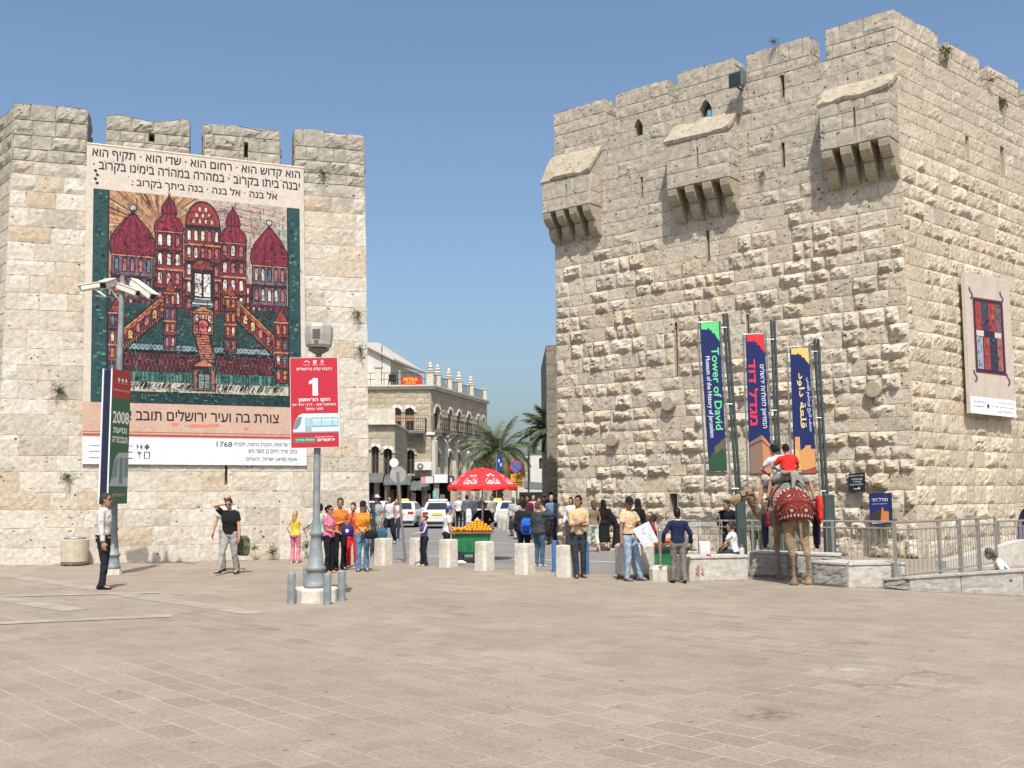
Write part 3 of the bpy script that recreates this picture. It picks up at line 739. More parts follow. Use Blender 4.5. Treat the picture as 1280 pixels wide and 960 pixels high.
# ---- the huge picture banner: a made-up domed hill town in the banner's colours, lettered above and below
off = LN * 0.07
BQ = [onplane(x, y, LA + off, LN) for x, y in ((108.5, 179), (379.5, 210), (383.5, 582), (102.5, 580))]
bn = thing('picture_banner', 'huge fabric banner with a painted town of red domes hung on the left wall', 'banner', BQ[3])
def rel(s, T): s.TL, s.TR, s.BR, s.BL = s.TL - T, s.TR - T, s.BR - T, s.BL - T
def sheet_of(q, T, step=0.0015, off=0.0):
    s = Sheet(*q, step=step, off=off); rel(s, T); return s
s = sheet_of(BQ, BQ[3]); s.back((0.50, 0.44, 0.375), 0.01)
s.rect(0, 0.083, 1, 0.19, (0.45, 0.31, 0.235), 1)
s.rect(0, 0, 1, 0.083, (0.58, 0.60, 0.64), 1)
s.rect(0.0, 0.087, 1, 0.093, (0.30, 0.05, 0.05), 2); s.rect(0.0, 0.098, 1, 0.101, (0.38, 0.09, 0.08), 2)
for a, b, c in ((0.40, 0.126, .016), (0.50, 0.122, .05), (0.57, 0.125, .03), (0.72, 0.117, .012)): s.disc(a, b, c, (0.55, 0.17, 0.13), 2, 9, 0.006)
t_ = s
for body, u0, v0, u1, v1 in (('הוא קדוש הוא · רחום הוא · שדי הוא · תקיף הוא', 0.025, 0.953, 0.982, 0.985), ('יבנה ביתו בקרוב · במהרה במהרה בימינו בקרוב ·', 0.03, 0.912, 0.98, 0.946), ('אל בנה · אל בנה · בנה ביתך בקרוב :', 0.20, 0.873, 0.87, 0.905), ('צורת בה ועיר ירושלים תובב אכיר', 0.10, 0.137, 0.87, 0.172)):
    t_.text(heb(body), u0, v0, u1, v1, DK, 2, 0.03)
for i in range(4): t_.disc(0.04 + 0.008 * (i % 2), 0.915 - i * 0.013, 0.009, DK, 1, 4)
for i in range(26):   # vowel points
    t_.disc(0.05 + i * 0.035 + random.uniform(-.01, .01), random.choice((0.949, 0.907)), 0.0028, DK, 1, 5)
G_ = (0.05, 0.05, 0.06)
t_.text(heb('הגדה של פסח, המבורג, גרמניה, תקכ״ח') , 0.665, 0.058, 0.955, 0.074, G_, 2, .03); t_.text('1768', 0.585, 0.058, 0.655, 0.074, G_, 2, .03)
t_.text(heb('כתב וצייר: חיים בן משה גיש'), 0.73, 0.035, 0.955, 0.051, G_, 2, .03); t_.text(heb('אוסף מוזיאון ישראל, ירושלים'), 0.72, 0.011, 0.955, 0.027, G_, 2, .03)
for k, v in enumerate((0.055, 0.037, 0.018)): t_.rect(0.03, v, 0.12, v + 0.003, (0.2, 0.2, 0.22), 2)
t_.text(heb('מוזיאון ישראל'), 0.13, 0.050, 0.215, 0.060, G_, 2); t_.rect(0.15, 0.036, 0.215, 0.039, G_, 2); t_.rect(0.15, 0.017, 0.215, 0.020, G_, 2)
for (a, b) in ((0.232, 0.045),): 
    t_.poly([(a, b), (a + .011, b + .009), (a, b + .018)], DK, 1); t_.poly([(a + .024, b), (a + .013, b + .009), (a + .024, b + .018)], DK, 1)
    t_.poly([(a + .033, b + .009), (a + .045, b - .001), (a + .057, b + .009), (a + .045, b + .019)], DK, 1)
    t_.poly([(a, b - .006), (a + .024, b - .006), (a + .014, b - .016), (a + .014, b - .028), (a + .010, b - .028), (a + .010, b - .016)], DK, 1)
    t_.line([(a + .034, b - .007), (a + .056, b - .007), (a + .056, b - .027), (a + .034, b - .027), (a + .034, b - .007)], 0.03, DK, 1)
t_.mb.build('banner_sheet', INK, bn)
# the painting
def sub(q, u0, v0, u1, v1):
    s0 = Sheet(*q); return (s0.P(u0, v1), s0.P(u1, v1), s0.P(u1, v0), s0.P(u0, v0))
AQ = sub(BQ, 0.032, 0.19, 0.978, 0.858)
p = sheet_of(AQ, BQ[3], 0.0012, 0.004)
RED, RED2, WINE, PINK, ORG, TEAL, DTEAL, CREAM, BLU, PUR = (0.20, 0.026, 0.026), (0.30, 0.045, 0.04), (0.10, 0.012, 0.025), (0.36, 0.13, 0.14), (0.46, 0.19, 0.07), (0.025, 0.09, 0.085), (0.010, 0.038, 0.042), (0.56, 0.48, 0.38), (0.09, 0.16, 0.22), (0.06, 0.025, 0.07)
p.rect(0, 0, 1, 1, DTEAL, 0)
p.poly([(0.07, 0.5), (0.07, 1), (0.5, 1), (0.5, 0.6)], (0.36, 0.20, 0.11), 1)
p.rect(0.085, 0.44, 0.93, 0.60, (0.10, 0.016, 0.025), 3)
for k in range(30):
    for j in range(3): p.rect(0.09 + k * .028, 0.46 + j * .045, 0.098 + k * .028, 0.485 + j * .045, random.choice((ORG, CREAM, (0.20, 0.03, 0.03), BLU)), 3.6)
for i in range(46):      # sun rays
    a = R(-12 + i * 4.4); r1 = random.uniform(.22, .36)
    p.poly([(0.31 + .05 * math.cos(a), 0.84 + .045 * math.sin(a)), (min(.5, max(.075, 0.31 + r1 * math.cos(a - .02))), min(.998, 0.84 + r1 * math.sin(a - .02))), (min(.5, max(.075, 0.31 + r1 * math.cos(a + .02))), min(.998, 0.84 + r1 * math.sin(a + .02)))], random.choice(((0.10, 0.045, 0.03), (0.50, 0.29, 0.14), (0.26, 0.09, 0.04), (0.50, 0.38, 0.26))), 2)
p.disc(0.31, 0.83, 0.03, RED2, 3)
p.poly([(0.5, 0.6), (0.5, 1), (0.94, 1), (0.94, 0.5)], (0.40, 0.34, 0.28), 1)
for i in range(26):
    y = 0.86 + 0.13 * (i / 26); x = random.uniform(.5, .75); p.line([(x, y), (x + .1, y - .008), (x + .17, y - .02)], 0.02, random.choice(((0.33, 0.15, 0.15), (0.22, 0.16, 0.18), (0.55, 0.33, 0.25))), 2)
for i in range(9):
    r = .05 + i * .02; p.line([(0.92 - r * 0.55 + .02 * j, 0.66 + r * 1.3 - (j - 3) ** 2 * .006) for j in range(7)], 0.035, ((0.16, 0.30, 0.30), (0.28, 0.36, 0.34), (0.42, 0.38, 0.30))[i % 3], 2)
for u0, u1 in ((0, 0.075), (0.935, 1.0)):
    p.rect(u0, 0, u1, 1, (0.016, 0.06, 0.058), 2)
    for i in range(90): a = random.uniform(u0 + .004, u1 - .02); b = random.uniform(0, .98); p.rect(a, b, a + random.uniform(.008, .02), b + random.uniform(.004, .014), random.choice(((0.035, 0.13, 0.11), (0.01, 0.04, 0.05), (0.08, 0.20, 0.16), (0.012, 0.025, 0.05))), 3)
    p.rect(u0 if u0 else u1 - .008, 0, u0 + .008 if u0 else u1, 1, DK, 4)
def window(u, v, w_, h, col, L, arch=True):
    p.rect(u - w_ * .8, v - h * .1, u + w_ * .8, v + h * 1.0, DK, L); 
    if arch: p.disc(u, v + h, w_ * .8, DK, L, 8, h * .35, 0, 180)
    p.rect(u - w_ * .5, v, u + w_ * .5, v + h * .9, col, L + 1)
    if arch: p.disc(u, v + h * .9, w_ * .5, col, L + 1, 8, h * .25, 0, 180)
def dome(u, v, r, h, col, L, knob=True):
    pr = [(-1.0, 0), (-1.08, .18), (-1.0, .38), (-.75, .6), (-.4, .8), (-.1, .97), (0, 1.05), (.1, .97), (.4, .8), (.75, .6), (1.0, .38), (1.08, .18), (1.0, 0)]
    p.poly([(u + a * r * 1.07, v - .004 + b * h * 1.05) for a, b in pr], DK, L); p.poly([(u + a * r, v + b * h) for a, b in pr], col, L + 1)
    for k in range(-3, 4):
        p.line([(u + k * r * .28, v + .01), (u + k * r * .29, v + h * .35), (u + k * r * .14, v + h * .75), (u, v + h)], 0.022, (col[0] * .45, col[1] * .3, col[2] * .5) if k % 2 else (min(1, col[0] * 1.5), col[1] * 2, col[2] * 2), L + 2)
    if knob: p.disc(u, v + h * 1.12, r * .2, DK, L + 1, 10); p.disc(u, v + h * 1.12, r * .14, (0.35, 0.40, 0.40), L + 2, 10)
def keep(u0, u1, v0, v1, floors, n, body, L, wins=(CREAM, PINK, (0.55, 0.56, 0.5))):
    p.rect(u0 - .006, v0 - .004, u1 + .006, v1 + .006, DK, L); p.rect(u0, v0, u1, v1, body, L + 1)
    for i in range(6): x = random.uniform(u0, u1 - .01); p.rect(x, v0, x + .006, v1, tuple(c * random.choice((.6, 1.5)) for c in body), L + 2)
    for k in range(floors):
        a = v0 + (v1 - v0) * k / floors; h = (v1 - v0) / floors
        p.rect(u0 - .004, a + h * .9, u1 + .004, a + h * 1.0, (0.50, 0.20, 0.12) if k % 2 else DK, L + 3); p.rect(u0 - .004, a + h * .86, u1 + .004, a + h * .9, DK, L + 3)
        for j in range(n): window(u0 + (u1 - u0) * (j + .5) / n, a + h * .2, (u1 - u0) / n * .42, h * .5, random.choice(wins), L + 4)
# far domes left and right, standing on striped drums
for u, r, hv in ((0.185, 0.098, 0.20), (0.845, 0.085, 0.19)):
    keep(u - r * .95, u + r * .95, 0.50, 0.70, 2, 5, (0.16, 0.10, 0.13), 4, ((0.5, 0.5, 0.46), BLU, PINK)); dome(u, 0.70, r, hv, (0.17, 0.016, 0.035), 8)
# middle keeps
for u, w_, top, hv in ((0.355, 0.062, 0.83, 0.10), (0.665, 0.06, 0.80, 0.10)):
    keep(u - w_, u + w_, 0.46, top, 4, 3, (0.22, 0.026, 0.035), 9); dome(u, top, w_ * 1.02, hv, (0.20, 0.02, 0.04), 14); dome(u, top + hv * .8, w_ * .55, hv * .9, (0.15, 0.015, 0.03), 17, True)
# great drum in the middle with a tall doorway
keep(0.435, 0.60, 0.44, 0.86, 5, 5, (0.22, 0.03, 0.028), 10); p.disc(0.5175, 0.865, 0.086, DK, 15, 14, 0.125, 0, 180); p.disc(0.5175, 0.868, 0.078, (0.27, 0.03, 0.035), 16, 14, 0.112, 0, 180)
for k in range(3):
    for j in range(4 - k): window(0.5175 + (j - (3 - k) / 2) * .03, 0.878 + k * .03, 0.012, 0.017, CREAM, 17)
p.rect(0.462, 0.44, 0.573, 0.66, DK, 18); p.disc(0.5175, 0.66, 0.056, DK, 18, 12, 0.05, 0, 180); p.disc(0.5175, 0.655, 0.048, RED2, 19, 12, 0.042, 0, 180)
for k in range(2): p.rect(0.480 + k * .042, 0.52, 0.512 + k * .042, 0.63, (0.60, 0.58, 0.53), 19)
for k in range(4): p.rect(0.480 - k * .006, 0.505 - k * .012, 0.555 + k * .006, 0.513 - k * .012, (0.5, 0.5, 0.46) if k % 2 == 0 else BLU, 20)
# terrace and lower ground
p.rect(0.075, 0.28, 0.935, 0.47, (0.015, 0.055, 0.052), 9)
for i in range(260):
    a, b = random.uniform(.08, .92), random.uniform(0.0, .46); p.rect(a, b, a + random.uniform(.006, .022), b + random.uniform(.003, .009), random.choice(((0.035, 0.13, 0.11), (0.01, 0.03, 0.04), (0.07, 0.17, 0.15), (0.02, 0.07, 0.07))), 10)
# retaining wall with crossed pattern
for v0, v1, c, cc in ((0.245, 0.285, (0.05, 0.11, 0.14), (0.30, 0.38, 0.40)), (0.15, 0.24, (0.16, 0.022, 0.03), DK)):
    p.rect(0.075, v0, 0.935, v1, DK, 11); p.rect(0.078, v0 + .006, 0.932, v1 - .006, c, 12)
    for i in range(44): x = 0.08 + i * .0194; p.line([(x, v0 + .008), (x + .019, v1 - .008)], 0.028, cc, 13); p.line([(x + .019, v0 + .008), (x, v1 - .008)], 0.028, cc, 13)
p.rect(0.075, 0.055, 0.935, 0.10, (0.45, 0.42, 0.34), 11)
for i in range(120): x = random.uniform(.08, .91); p.line([(x, random.uniform(.06, .08)), (x + .014, random.uniform(.09, .105))], 0.022, DK, 12)
p.rect(0.075, 0.10, 0.935, 0.15, (0.035, 0.11, 0.095), 11)
for i in range(60): x = .08 + i * .0143; p.rect(x, 0.102, x + .005, 0.145, random.choice((DK, (0.12, 0.28, 0.22), (0.01, 0.04, 0.05))), 12)
# slanting arcades (left and right), with cream arches
for sgn in (-1, 1):
    f = lambda a, b: (0.507 + sgn * a, b)
    A0, A1 = (0.115, 0.53), (0.40, 0.27)
    def ar(t, d): return f(A0[0] + (A1[0] - A0[0]) * t, A0[1] + (A1[1] - A0[1]) * t + d)
    p.poly([ar(0, -.07), ar(0, .05), ar(1, .05), ar(1, -.07)], DK, 14); p.poly([ar(.01, -.06), ar(.01, .04), ar(.99, .04), ar(.99, -.06)], (0.16, 0.022, 0.03), 15)
    for d, c in ((.034, ORG), (.018, (0.45, 0.14, 0.07)), (-.052, ORG)): p.line([ar(.01, d), ar(.99, d)], 0.045, c, 16)
    for k in range(7):
        a, b = ar(.1 + k * .13, -.035); window(a, b, .018, .036, random.choice((ORG, (0.62, 0.38, 0.16), PINK)), 16)
    for k in range(30): a, b = ar(.02 + k / 31, -.052); p.rect(a - .003, b - .008, a + .003, b + .008, DK, 18)
    # slender turrets
    for a, b, h, w_ in ((0.145, 0.26, 0.27, .026), (0.395, 0.12, 0.30, .032)):
        a, _ = f(a, 0); keep(a - w_, a + w_, b, b + h, 4, 2, random.choice((RED, (0.22, 0.05, 0.07))), 17, (ORG, CREAM, BLU, PINK))
        p.poly([(a - w_ * 1.2, b + h), (a + w_ * 1.2, b + h), (a, b + h + .07)], DK, 22); p.poly([(a - w_ * .9, b + h + .004), (a + w_ * .9, b + h + .004), (a, b + h + .06)], RED2, 23)
# stair tower in the middle and the gatehouse below
keep(0.475, 0.565, 0.34, 0.445, 2, 3, (0.40, 0.12, 0.07), 18); p.poly([(0.465, 0.445), (0.575, 0.445), (0.52, 0.48)], DK, 23); p.poly([(0.475, 0.449), (0.565, 0.449), (0.52, 0.473)], ORG, 24)
p.disc(0.52, 0.385, 0.03, DK, 24, 14); p.disc(0.52, 0.385, 0.022, (0.50, 0.12, 0.12), 25, 12); p.rect(0.503, 0.35, 0.537, 0.385, (0.50, 0.12, 0.12), 25)
p.poly([(0.475, 0.335), (0.555, 0.335), (0.585, 0.20), (0.505, 0.20)], DK, 19); p.poly([(0.485, 0.332), (0.545, 0.332), (0.572, 0.205), (0.512, 0.205)], (0.50, 0.17, 0.10), 20)
for k in range(10): a = k / 10; p.line([(0.487 + a * .027, 0.325 - a * .12), (0.545 + a * .027, 0.325 - a * .12)], 0.03, (0.14, 0.03, 0.03), 21)
keep(0.475, 0.575, 0.07, 0.18, 1, 1, (0.34, 0.10, 0.09), 20); p.poly([(0.46, 0.18), (0.59, 0.18), (0.525, 0.225)], DK, 25); p.poly([(0.475, 0.184), (0.575, 0.184), (0.525, 0.218)], (0.48, 0.16, 0.10), 26)
p.rect(0.49, 0.075, 0.56, 0.15, DK, 26); p.disc(0.525, 0.15, 0.035, DK, 26, 12, 0.02, 0, 180); p.rect(0.50, 0.078, 0.523, 0.145, (0.22, 0.26, 0.22), 27); p.rect(0.528, 0.078, 0.55, 0.145, (0.16, 0.20, 0.18), 27)
for i in range(2600):      # brush marks and ink lines over the whole painting
    a, b = random.uniform(.08, .92), random.uniform(.01, .97); l = random.uniform(.006, .03); an = random.choice((0, 0, 90, 90, 90, 40, -40)); c = random.choice((DK, DK, DK, (0.03, 0.02, 0.03), (0.08, 0.015, 0.02), (0.30, 0.10, 0.08), (0.04, 0.07, 0.08)) if b > .28 else (DK, DTEAL, (0.10, 0.22, 0.18)))
    if b > .80 and random.random() < .6: continue
    p.line([(a, b), (a + l * math.cos(R(an)), b + l * math.sin(R(an)))], random.uniform(.008, .02), c, 29 + i % 5 * .3)
p.mb.build('picture', PAINT, bn)
mb = MB()    # hanging battens
for i, j in ((0, 1),): mb.tube([BQ[i] - BQ[3] - LN * 0.02, BQ[j] - BQ[3] - LN * 0.02], 0.035, 8)
mb.build('top_batten', mat('pale_batten', (0.55, 0.47, 0.36), 0.7), bn)

# ---- poster on the south face of the gate tower
PQ = [onplane(x, y, RC + SNn * 0.26, SNn) for x, y in ((1205, 340), (1261, 349), (1270.5, 522), (1213, 516))]
po = thing('wall_poster', 'pale upright poster with a red and black patterned picture on the sunlit tower face', 'poster', PQ[3])
s = sheet_of(PQ, PQ[3]); s.back((0.50, 0.43, 0.36), 0.10)
s.rect(0.01, 0.0, 1, 0.12, (0.74, 0.74, 0.74), 1)
for k, (a, b) in enumerate(((0.62, .95), (0.45, .95), (0.60, .95))): s.text(heb(('מוזיאון ישראל', 'אוסף מוזיאון ישראל', 'ירושלים')[k]), a, 0.082 - k * .03, b, 0.098 - k * .03, G_, 2)
s.text(heb('מוזיאון'), 0.08, 0.072, 0.32, 0.09, G_, 2); s.rect(0.08, 0.05, 0.3, 0.054, G_, 2); s.disc(0.38, 0.06, 0.03, DK, 2, 4)
s.rect(0.15, 0.29, 0.82, 0.83, (0.22, 0.03, 0.035), 2); s.rect(0.17, 0.30, 0.80, 0.82, (0.03, 0.02, 0.05), 3)
for u0, v0, u1, v1, c in ((0.20, 0.60, 0.33, 0.80, RED2), (0.34, 0.60, 0.47, 0.80, (0.04, 0.05, 0.09)), (0.48, 0.60, 0.63, 0.80, RED2), (0.64, 0.60, 0.76, 0.80, (0.16, 0.10, 0.10)), (0.20, 0.32, 0.33, 0.55, (0.30, 0.31, 0.36)), (0.35, 0.32, 0.48, 0.55, RED2), (0.49, 0.32, 0.64, 0.55, (0.03, 0.035, 0.06)), (0.65, 0.32, 0.76, 0.55, (0.30, 0.12, 0.11))):
    s.rect(u0, v0, u1, v1, c, 4)
    for i in range(26): a, b = random.uniform(u0, u1 - .03), random.uniform(v0, v1 - .02); s.disc(a + .015, b + .01, random.uniform(.006, .022), tuple(min(1, x * random.choice((.3, 1.4, .6)) + random.choice((0, 0, 0, .10))) for x in c), 5, 7)
s.rect(0.20, 0.555, 0.36, 0.595, CREAM, 5); s.rect(0.60, 0.555, 0.75, 0.595, CREAM, 5)
for u, v in ((0.12, 0.86), (0.80, 0.86), (0.14, 0.27), (0.86, 0.27)):
    for k in range(6): s.disc(u + math.sin(k) * .03, v + (k - 3) * .014, 0.018, (0.09, 0.07, 0.09), 4, 6)
fixn(s.mb.build('poster_sheet', INK, po)) if False else s.mb.build('poster_sheet', INK, po)

# ---- three banner stands before the tower
def stand(D, frame, cloth_q, pole, base, label, paint, words, drawing):
    """frame: px corners; pole: px centre-line top,bottom,width; everything stands in the plane Y = D"""
    foot = at(base[0], 640, D); foot = V3((foot.x, D, 0))
    t = thing('banner_stand', label, 'banner', foot)
    q = [at(x, y, D) - foot for x, y in cloth_q]
    s = Sheet(*[c + foot for c in q]); s.n = V3((0, -1, 0)); rel(s, foot)
    s.back((0.007, 0.015, 0.085), 0.02)
    s.poly([(0.06, 1.0), (0.97, 1.0), (0.97, 0.865), (0.80, 0.90), (0.72, 0.925), (0.60, 0.925), (0.60, 0.945), (0.48, 0.945), (0.48, 0.958), (0.36, 0.958), (0.36, 0.95), (0.06, 0.955)], paint, 1)
    for body, u0, v0, u1, v1, col, b in words: s.text(body, u0, v0, u1, v1, col, 1, b, True)
    for pts, col, L in drawing: s.poly(pts, col, L)
    s.mb.build('banner', PAPER, t)
    mb = MB(); f = [at(x, y, D) - foot + V3((0, 0.05, 0)) for x, y in frame]
    mb.tube([f[0], f[1], f[2], f[3], f[0]], 0.022, 6); mb.tube([q[3] + V3((0, .05, 0)) + (f[3] - f[0]).normalized() * .03, q[2] + V3((0, .05, 0)) + (f[2] - f[1]).normalized() * .03], 0.018, 6)
    mb.build('frame', MGAL, t)
    mb = MB(); a = at(pole[0], pole[1], D + .1) - foot; b = at(pole[2], pole[3], D + .1) - foot; wd = pole[4] / FPX * D / 2
    for k in (-1, 1): mb.tube([a + V3((k * wd * .55, 0, 0)), b + V3((k * wd * .55, 0, 0))], wd * .5, 6)
    mb.build('pole', MDKGREEN, t)
    mb = MB(); c = at(base[0], base[1], D + .1) - foot; wd = base[2] / FPX * D / 2
    mb.loft([[V3((c.x + sx * wd, 0.1 + sy * wd, z)) for sx, sy in ((-1, -1), (1, -1), (1, 1), (-1, 1))] for z in (-0.05, c.z - .03)] + [[V3((c.x + sx * wd * .7, 0.1 + sy * wd * .7, c.z)) for sx, sy in ((-1, -1), (1, -1), (1, 1), (-1, 1))]])
    mb.build('pole_base', MDKGREEN, t)
    mb = MB()
    for i, yy in ((1, .04), (1, .5), (2, -.04)):
        pp = f[1].lerp(f[2], yy) if i == 1 else f[2]; g = a.lerp(b, max(0.02, (a.z - pp.z) / (a.z - b.z))); mb.tube([pp, V3((g.x, pp.y, pp.z))], 0.02, 6)
    mb.build('bracket', MGAL, t)
    return t
def turret(c1, c2, y):
    return [([(0.02, 0), (0.98, 0), (0.98, y * .6), (0.02, y * .5)], c1, 1)]
W_ = (0.56, 0.58, 0.62)
stand(23.6, ((872.5, 403), (900.5, 401), (914.5, 611), (883, 608)), ((874.5, 403.5), (899, 402), (909, 588.5), (886.5, 589.5)), (906.5, 392, 923.5, 620, 7.5), (925, 613, 11),
      'leftmost of three blue banner stands, tower silhouette and title in green', (0.10, 0.50, 0.16),
      [('Tower of David', 0.52, 0.275, 0.90, 0.825, (0.13, 0.52, 0.20), 0.03), ('Museum of the History of Jerusalem', 0.12, 0.225, 0.42, 0.77, W_, 0.02)],
      [([(0.02, 0.0), (0.98, 0.0), (0.98, 0.10), (0.02, 0.10)], (0.02, 0.045, 0.025), 2), ([(0.30, 0.09), (0.40, 0.165), (0.60, 0.18), (0.95, 0.22), (0.98, 0.08)], (0.10, 0.095, 0.05), 1), ([(0.02, 0.05), (0.2, 0.13), (0.5, 0.12), (0.8, 0.15), (0.98, 0.12), (0.98, 0.0), (0.02, 0.0)], (0.02, 0.06, 0.03), 3)])
stand(25.4, ((929.5, 418), (957.5, 416.5), (969, 611), (935.5, 610)), ((932, 419), (955, 418), (965.5, 590.5), (937.5, 591.5)), (966, 401, 974.5, 620, 7), (976, 613, 11),
      'middle of three blue banner stands, title in red Hebrew letters', (0.62, 0.025, 0.035),
      [(heb('מגדל דוד'), 0.10, 0.345, 0.52, 0.82, (0.62, 0.03, 0.05), 0.045), (heb('המוזיאון לתולדות ירושלים'), 0.62, 0.32, 0.92, 0.78, W_, 0.02)],
      [([(0.02, 0.0), (0.98, 0.0), (0.98, 0.20), (0.60, 0.27), (0.02, 0.22)], (0.20, 0.12, 0.085), 1), ([(0.62, 0.0), (0.98, 0.0), (0.98, 0.20), (0.62, 0.27)], (0.45, 0.19, 0.09), 2), ([(0.02, 0.185), (0.60, 0.225), (0.98, 0.165), (0.98, 0.175), (0.6, 0.24), (0.02, 0.20)], (0.09, 0.05, 0.045), 3)])
stand(27.8, ((984, 434), (1013, 432), (1026, 614), (991, 612)), ((987.5, 436), (1011, 434.5), (1021, 591), (993.5, 592)), (1020.5, 424, 1032, 625, 8), (1035, 618, 12),
      'rightmost of three blue banner stands, title in yellow Arabic script', (0.60, 0.42, 0.13),
      [('\uFEA9\uFEED\uFE8D\uFEA9 \uFE94\uFECC\uFEE0\uFED7'[::1], 0.30, 0.36, 0.66, 0.80, (0.62, 0.50, 0.20), 0.03), ('\uFEB1\uFEAA\uFED8\uFEDF\uFE8D \uFEE2\uFEF4\uFEE0\uFEB7\uFEAD\uFEED\uFE8D \uFEA6\uFEF3\uFEAD\uFE8E\uFE97 \uFED2\uFEA4\uFE98\uFEE3', 0.72, 0.33, 0.95, 0.76, W_, 0.012)],
      [([(0.02, 0.0), (0.98, 0.0), (0.98, 0.19), (0.80, 0.19), (0.80, 0.22), (0.55, 0.22), (0.50, 0.20), (0.3, 0.18), (0.3, 0.29), (0.08, 0.29), (0.04, 0.12)], (0.50, 0.25, 0.09), 1), ([(0.02, 0.0), (0.98, 0.0), (0.98, 0.05), (0.5, 0.025), (0.02, 0.035)], (0.28, 0.05, 0.045), 2), ([(0.02, 0.02), (0.3, 0.03), (0.22, 0.18), (0.08, 0.20)], (0.62, 0.36, 0.14), 2)])

# ---- small signs and fittings on the gate tower
def on_tower(px, off, thick, name, label, cat, col, words=(), shapes=(), m=None):
    q = [onplane(x, y, RL + FN * off, FN) for x, y in px]
    t = thing(name, label, cat, q[3]); s = sheet_of(q, q[3]); s.back(col, thick)
    for u0, v0, u1, v1, c, L in shapes: s.rect(u0, v0, u1, v1, c, L)
    for body, u0, v0, u1, v1, c in words: s.text(body, u0, v0, u1, v1, c, 2, 0.02)
    s.mb.build('board', m or PAPER, t); return t, s
on_tower(((1060.5, 592), (1080.5, 590.5), (1080.5, 614), (1060.5, 614.5)), 0.24, 0.05, 'stone_plaque', 'small black plaque with white lettering on the tower above the blue poster case', 'plaque', (0.016, 0.016, 0.02),
         [(heb('מגדל דוד המוזיאון'), 0.08, 0.80, 0.92, 0.90, W_), (heb('שעות פתיחה'), 0.2, 0.62, 0.88, 0.70, W_), (heb('יום א עד ה'), 0.3, 0.48, 0.80, 0.56, W_), (heb('לתולדות ירושלים'), 0.1, 0.34, 0.92, 0.42, W_)], [(0.35, 0.12, 0.75, 0.16, W_, 1), (0.62, 0.16, 0.70, 0.24, W_, 1)])
t, s = on_tower(((1086, 617), (1112.5, 616), (1113.5, 655), (1088, 657)), 0.42, 0.14, 'poster_case', 'dark blue poster case with an orange citadel picture fixed low on the tower', 'poster case', (0.012, 0.018, 0.05),
         [(heb('מגדל דוד'), 0.12, 0.74, 0.88, 0.86, W_), (heb('המוזיאון לתולדות'), 0.15, 0.64, 0.85, 0.68, W_)], [(0.04, 0.10, 0.96, 0.97, (0.015, 0.025, 0.13), 1), (0.08, 0.05, 0.92, 0.085, (0.5, 0.5, 0.55), 1)])
mb = s.mb = MB(); s.poly([(0.05, 0.12), (0.95, 0.12), (0.95, 0.36), (0.7, 0.38), (0.5, 0.50), (0.3, 0.44), (0.05, 0.3)], (0.05, 0.035, 0.03), 2)
s.poly([(0.52, 0.12), (0.92, 0.12), (0.92, 0.40), (0.80, 0.43), (0.70, 0.40), (0.66, 0.54), (0.60, 0.55), (0.56, 0.36)], (0.55, 0.19, 0.05), 3); mb.build('picture', PAPER, t)
t, s = on_tower(((1115, 628), (1124, 627.5), (1124, 634), (1115, 634.5)), 0.34, 0.12, 'junction_box', 'small pale junction box on the tower right of the blue poster case', 'box', (0.5, 0.48, 0.42))
p0 = onplane(924.5, 100, RL + FN * 0.3, FN)
t = thing('floodlight', 'dark grey floodlight box fixed high on the tower above the middle stone box', 'floodlight', p0, math.atan2(FU.y, FU.x))
mb = MB(); mb.loft([[V3((sx * a, y, z0 + sz * b)) for sx, sz in ((-1, -1), (1, -1), (1, 1), (-1, 1))] for y, a, b, z0 in ((-.3, .22, .22, -.06), (-.26, .24, .24, -.06), (0.0, .22, .2, 0), (0.05, .12, .1, 0))])
fixn(mb.build('housing', mat('floodlight_grey', (0.10, 0.12, 0.125), 0.5), t))
mb = MB(); mb.box((0, -.315, -.06), (.36, .02, .36)); mb.build('lens', mat('dark_glass', (0.03, 0.035, 0.04), 0.1), t)
mb = MB(); mb.box((0, .17, -.02), (.08, .25, .08)); mb.box((0, 0, -.28), (.04, .3, .04)); mb.build('bracket', MBLACK, t)
p0 = onplane(887.3, 145, RL - FN * 0.1, FN)
t = thing('hanging_lantern', 'small blue glass lantern hanging in the arched window above the middle stone box', 'lantern', p0)
mb = MB(); mb.lathe([(0.03, .2), (0.08, .16), (0.10, 0.0), (0.09, -.15), (0.03, -.17)], n=8); fixn(mb.build('glass', mat('blue_glass', (0.12, 0.28, 0.42), 0.2), t))
mb = MB(); mb.tube([(0, 0, .2), (0, 0, .5)], 0.008, 5); mb.build('chain', MBLACK, t)

# ---- lamp post with its stone plinth, red tram sign, four guard bollards
LPp = gx(395.5, 17.75)
lamp = thing('lamp_post', 'tall grey cast street lamp on a pale stone plinth carrying the red sign', 'street lamp', LPp)
mb = MB(); mb.lathe([(0.40, -0.02), (0.39, 0.20), (0.37, 0.225), (0.0, 0.226)], n=8, ph=R(22)); fixn(mb.build('plinth', stone('plinth_stone', [(0.52, 0.47, 0.39)], mottle=(0.40, 0.35, 0.27), pits=0.62), lamp))
mb = MB(); prof = [(0.185, .222), (0.19, .27), (0.175, .31), (0.158, .34), (0.15, .44), (0.145, .50), (0.17, .515), (0.175, .545), (0.165, .575), (0.135, .60), (0.115, .80), (0.095, 1.0), (0.085, 1.08), (0.105, 1.10), (0.108, 1.14), (0.085, 1.17), (0.078, 1.25), (0.062, 1.35), (0.058, 2.4), (0.052, 4.15), (0.04, 4.16)]
mb.lathe(prof, n=20); fixn(mb.build('post', MGREY, lamp, smooth=True))
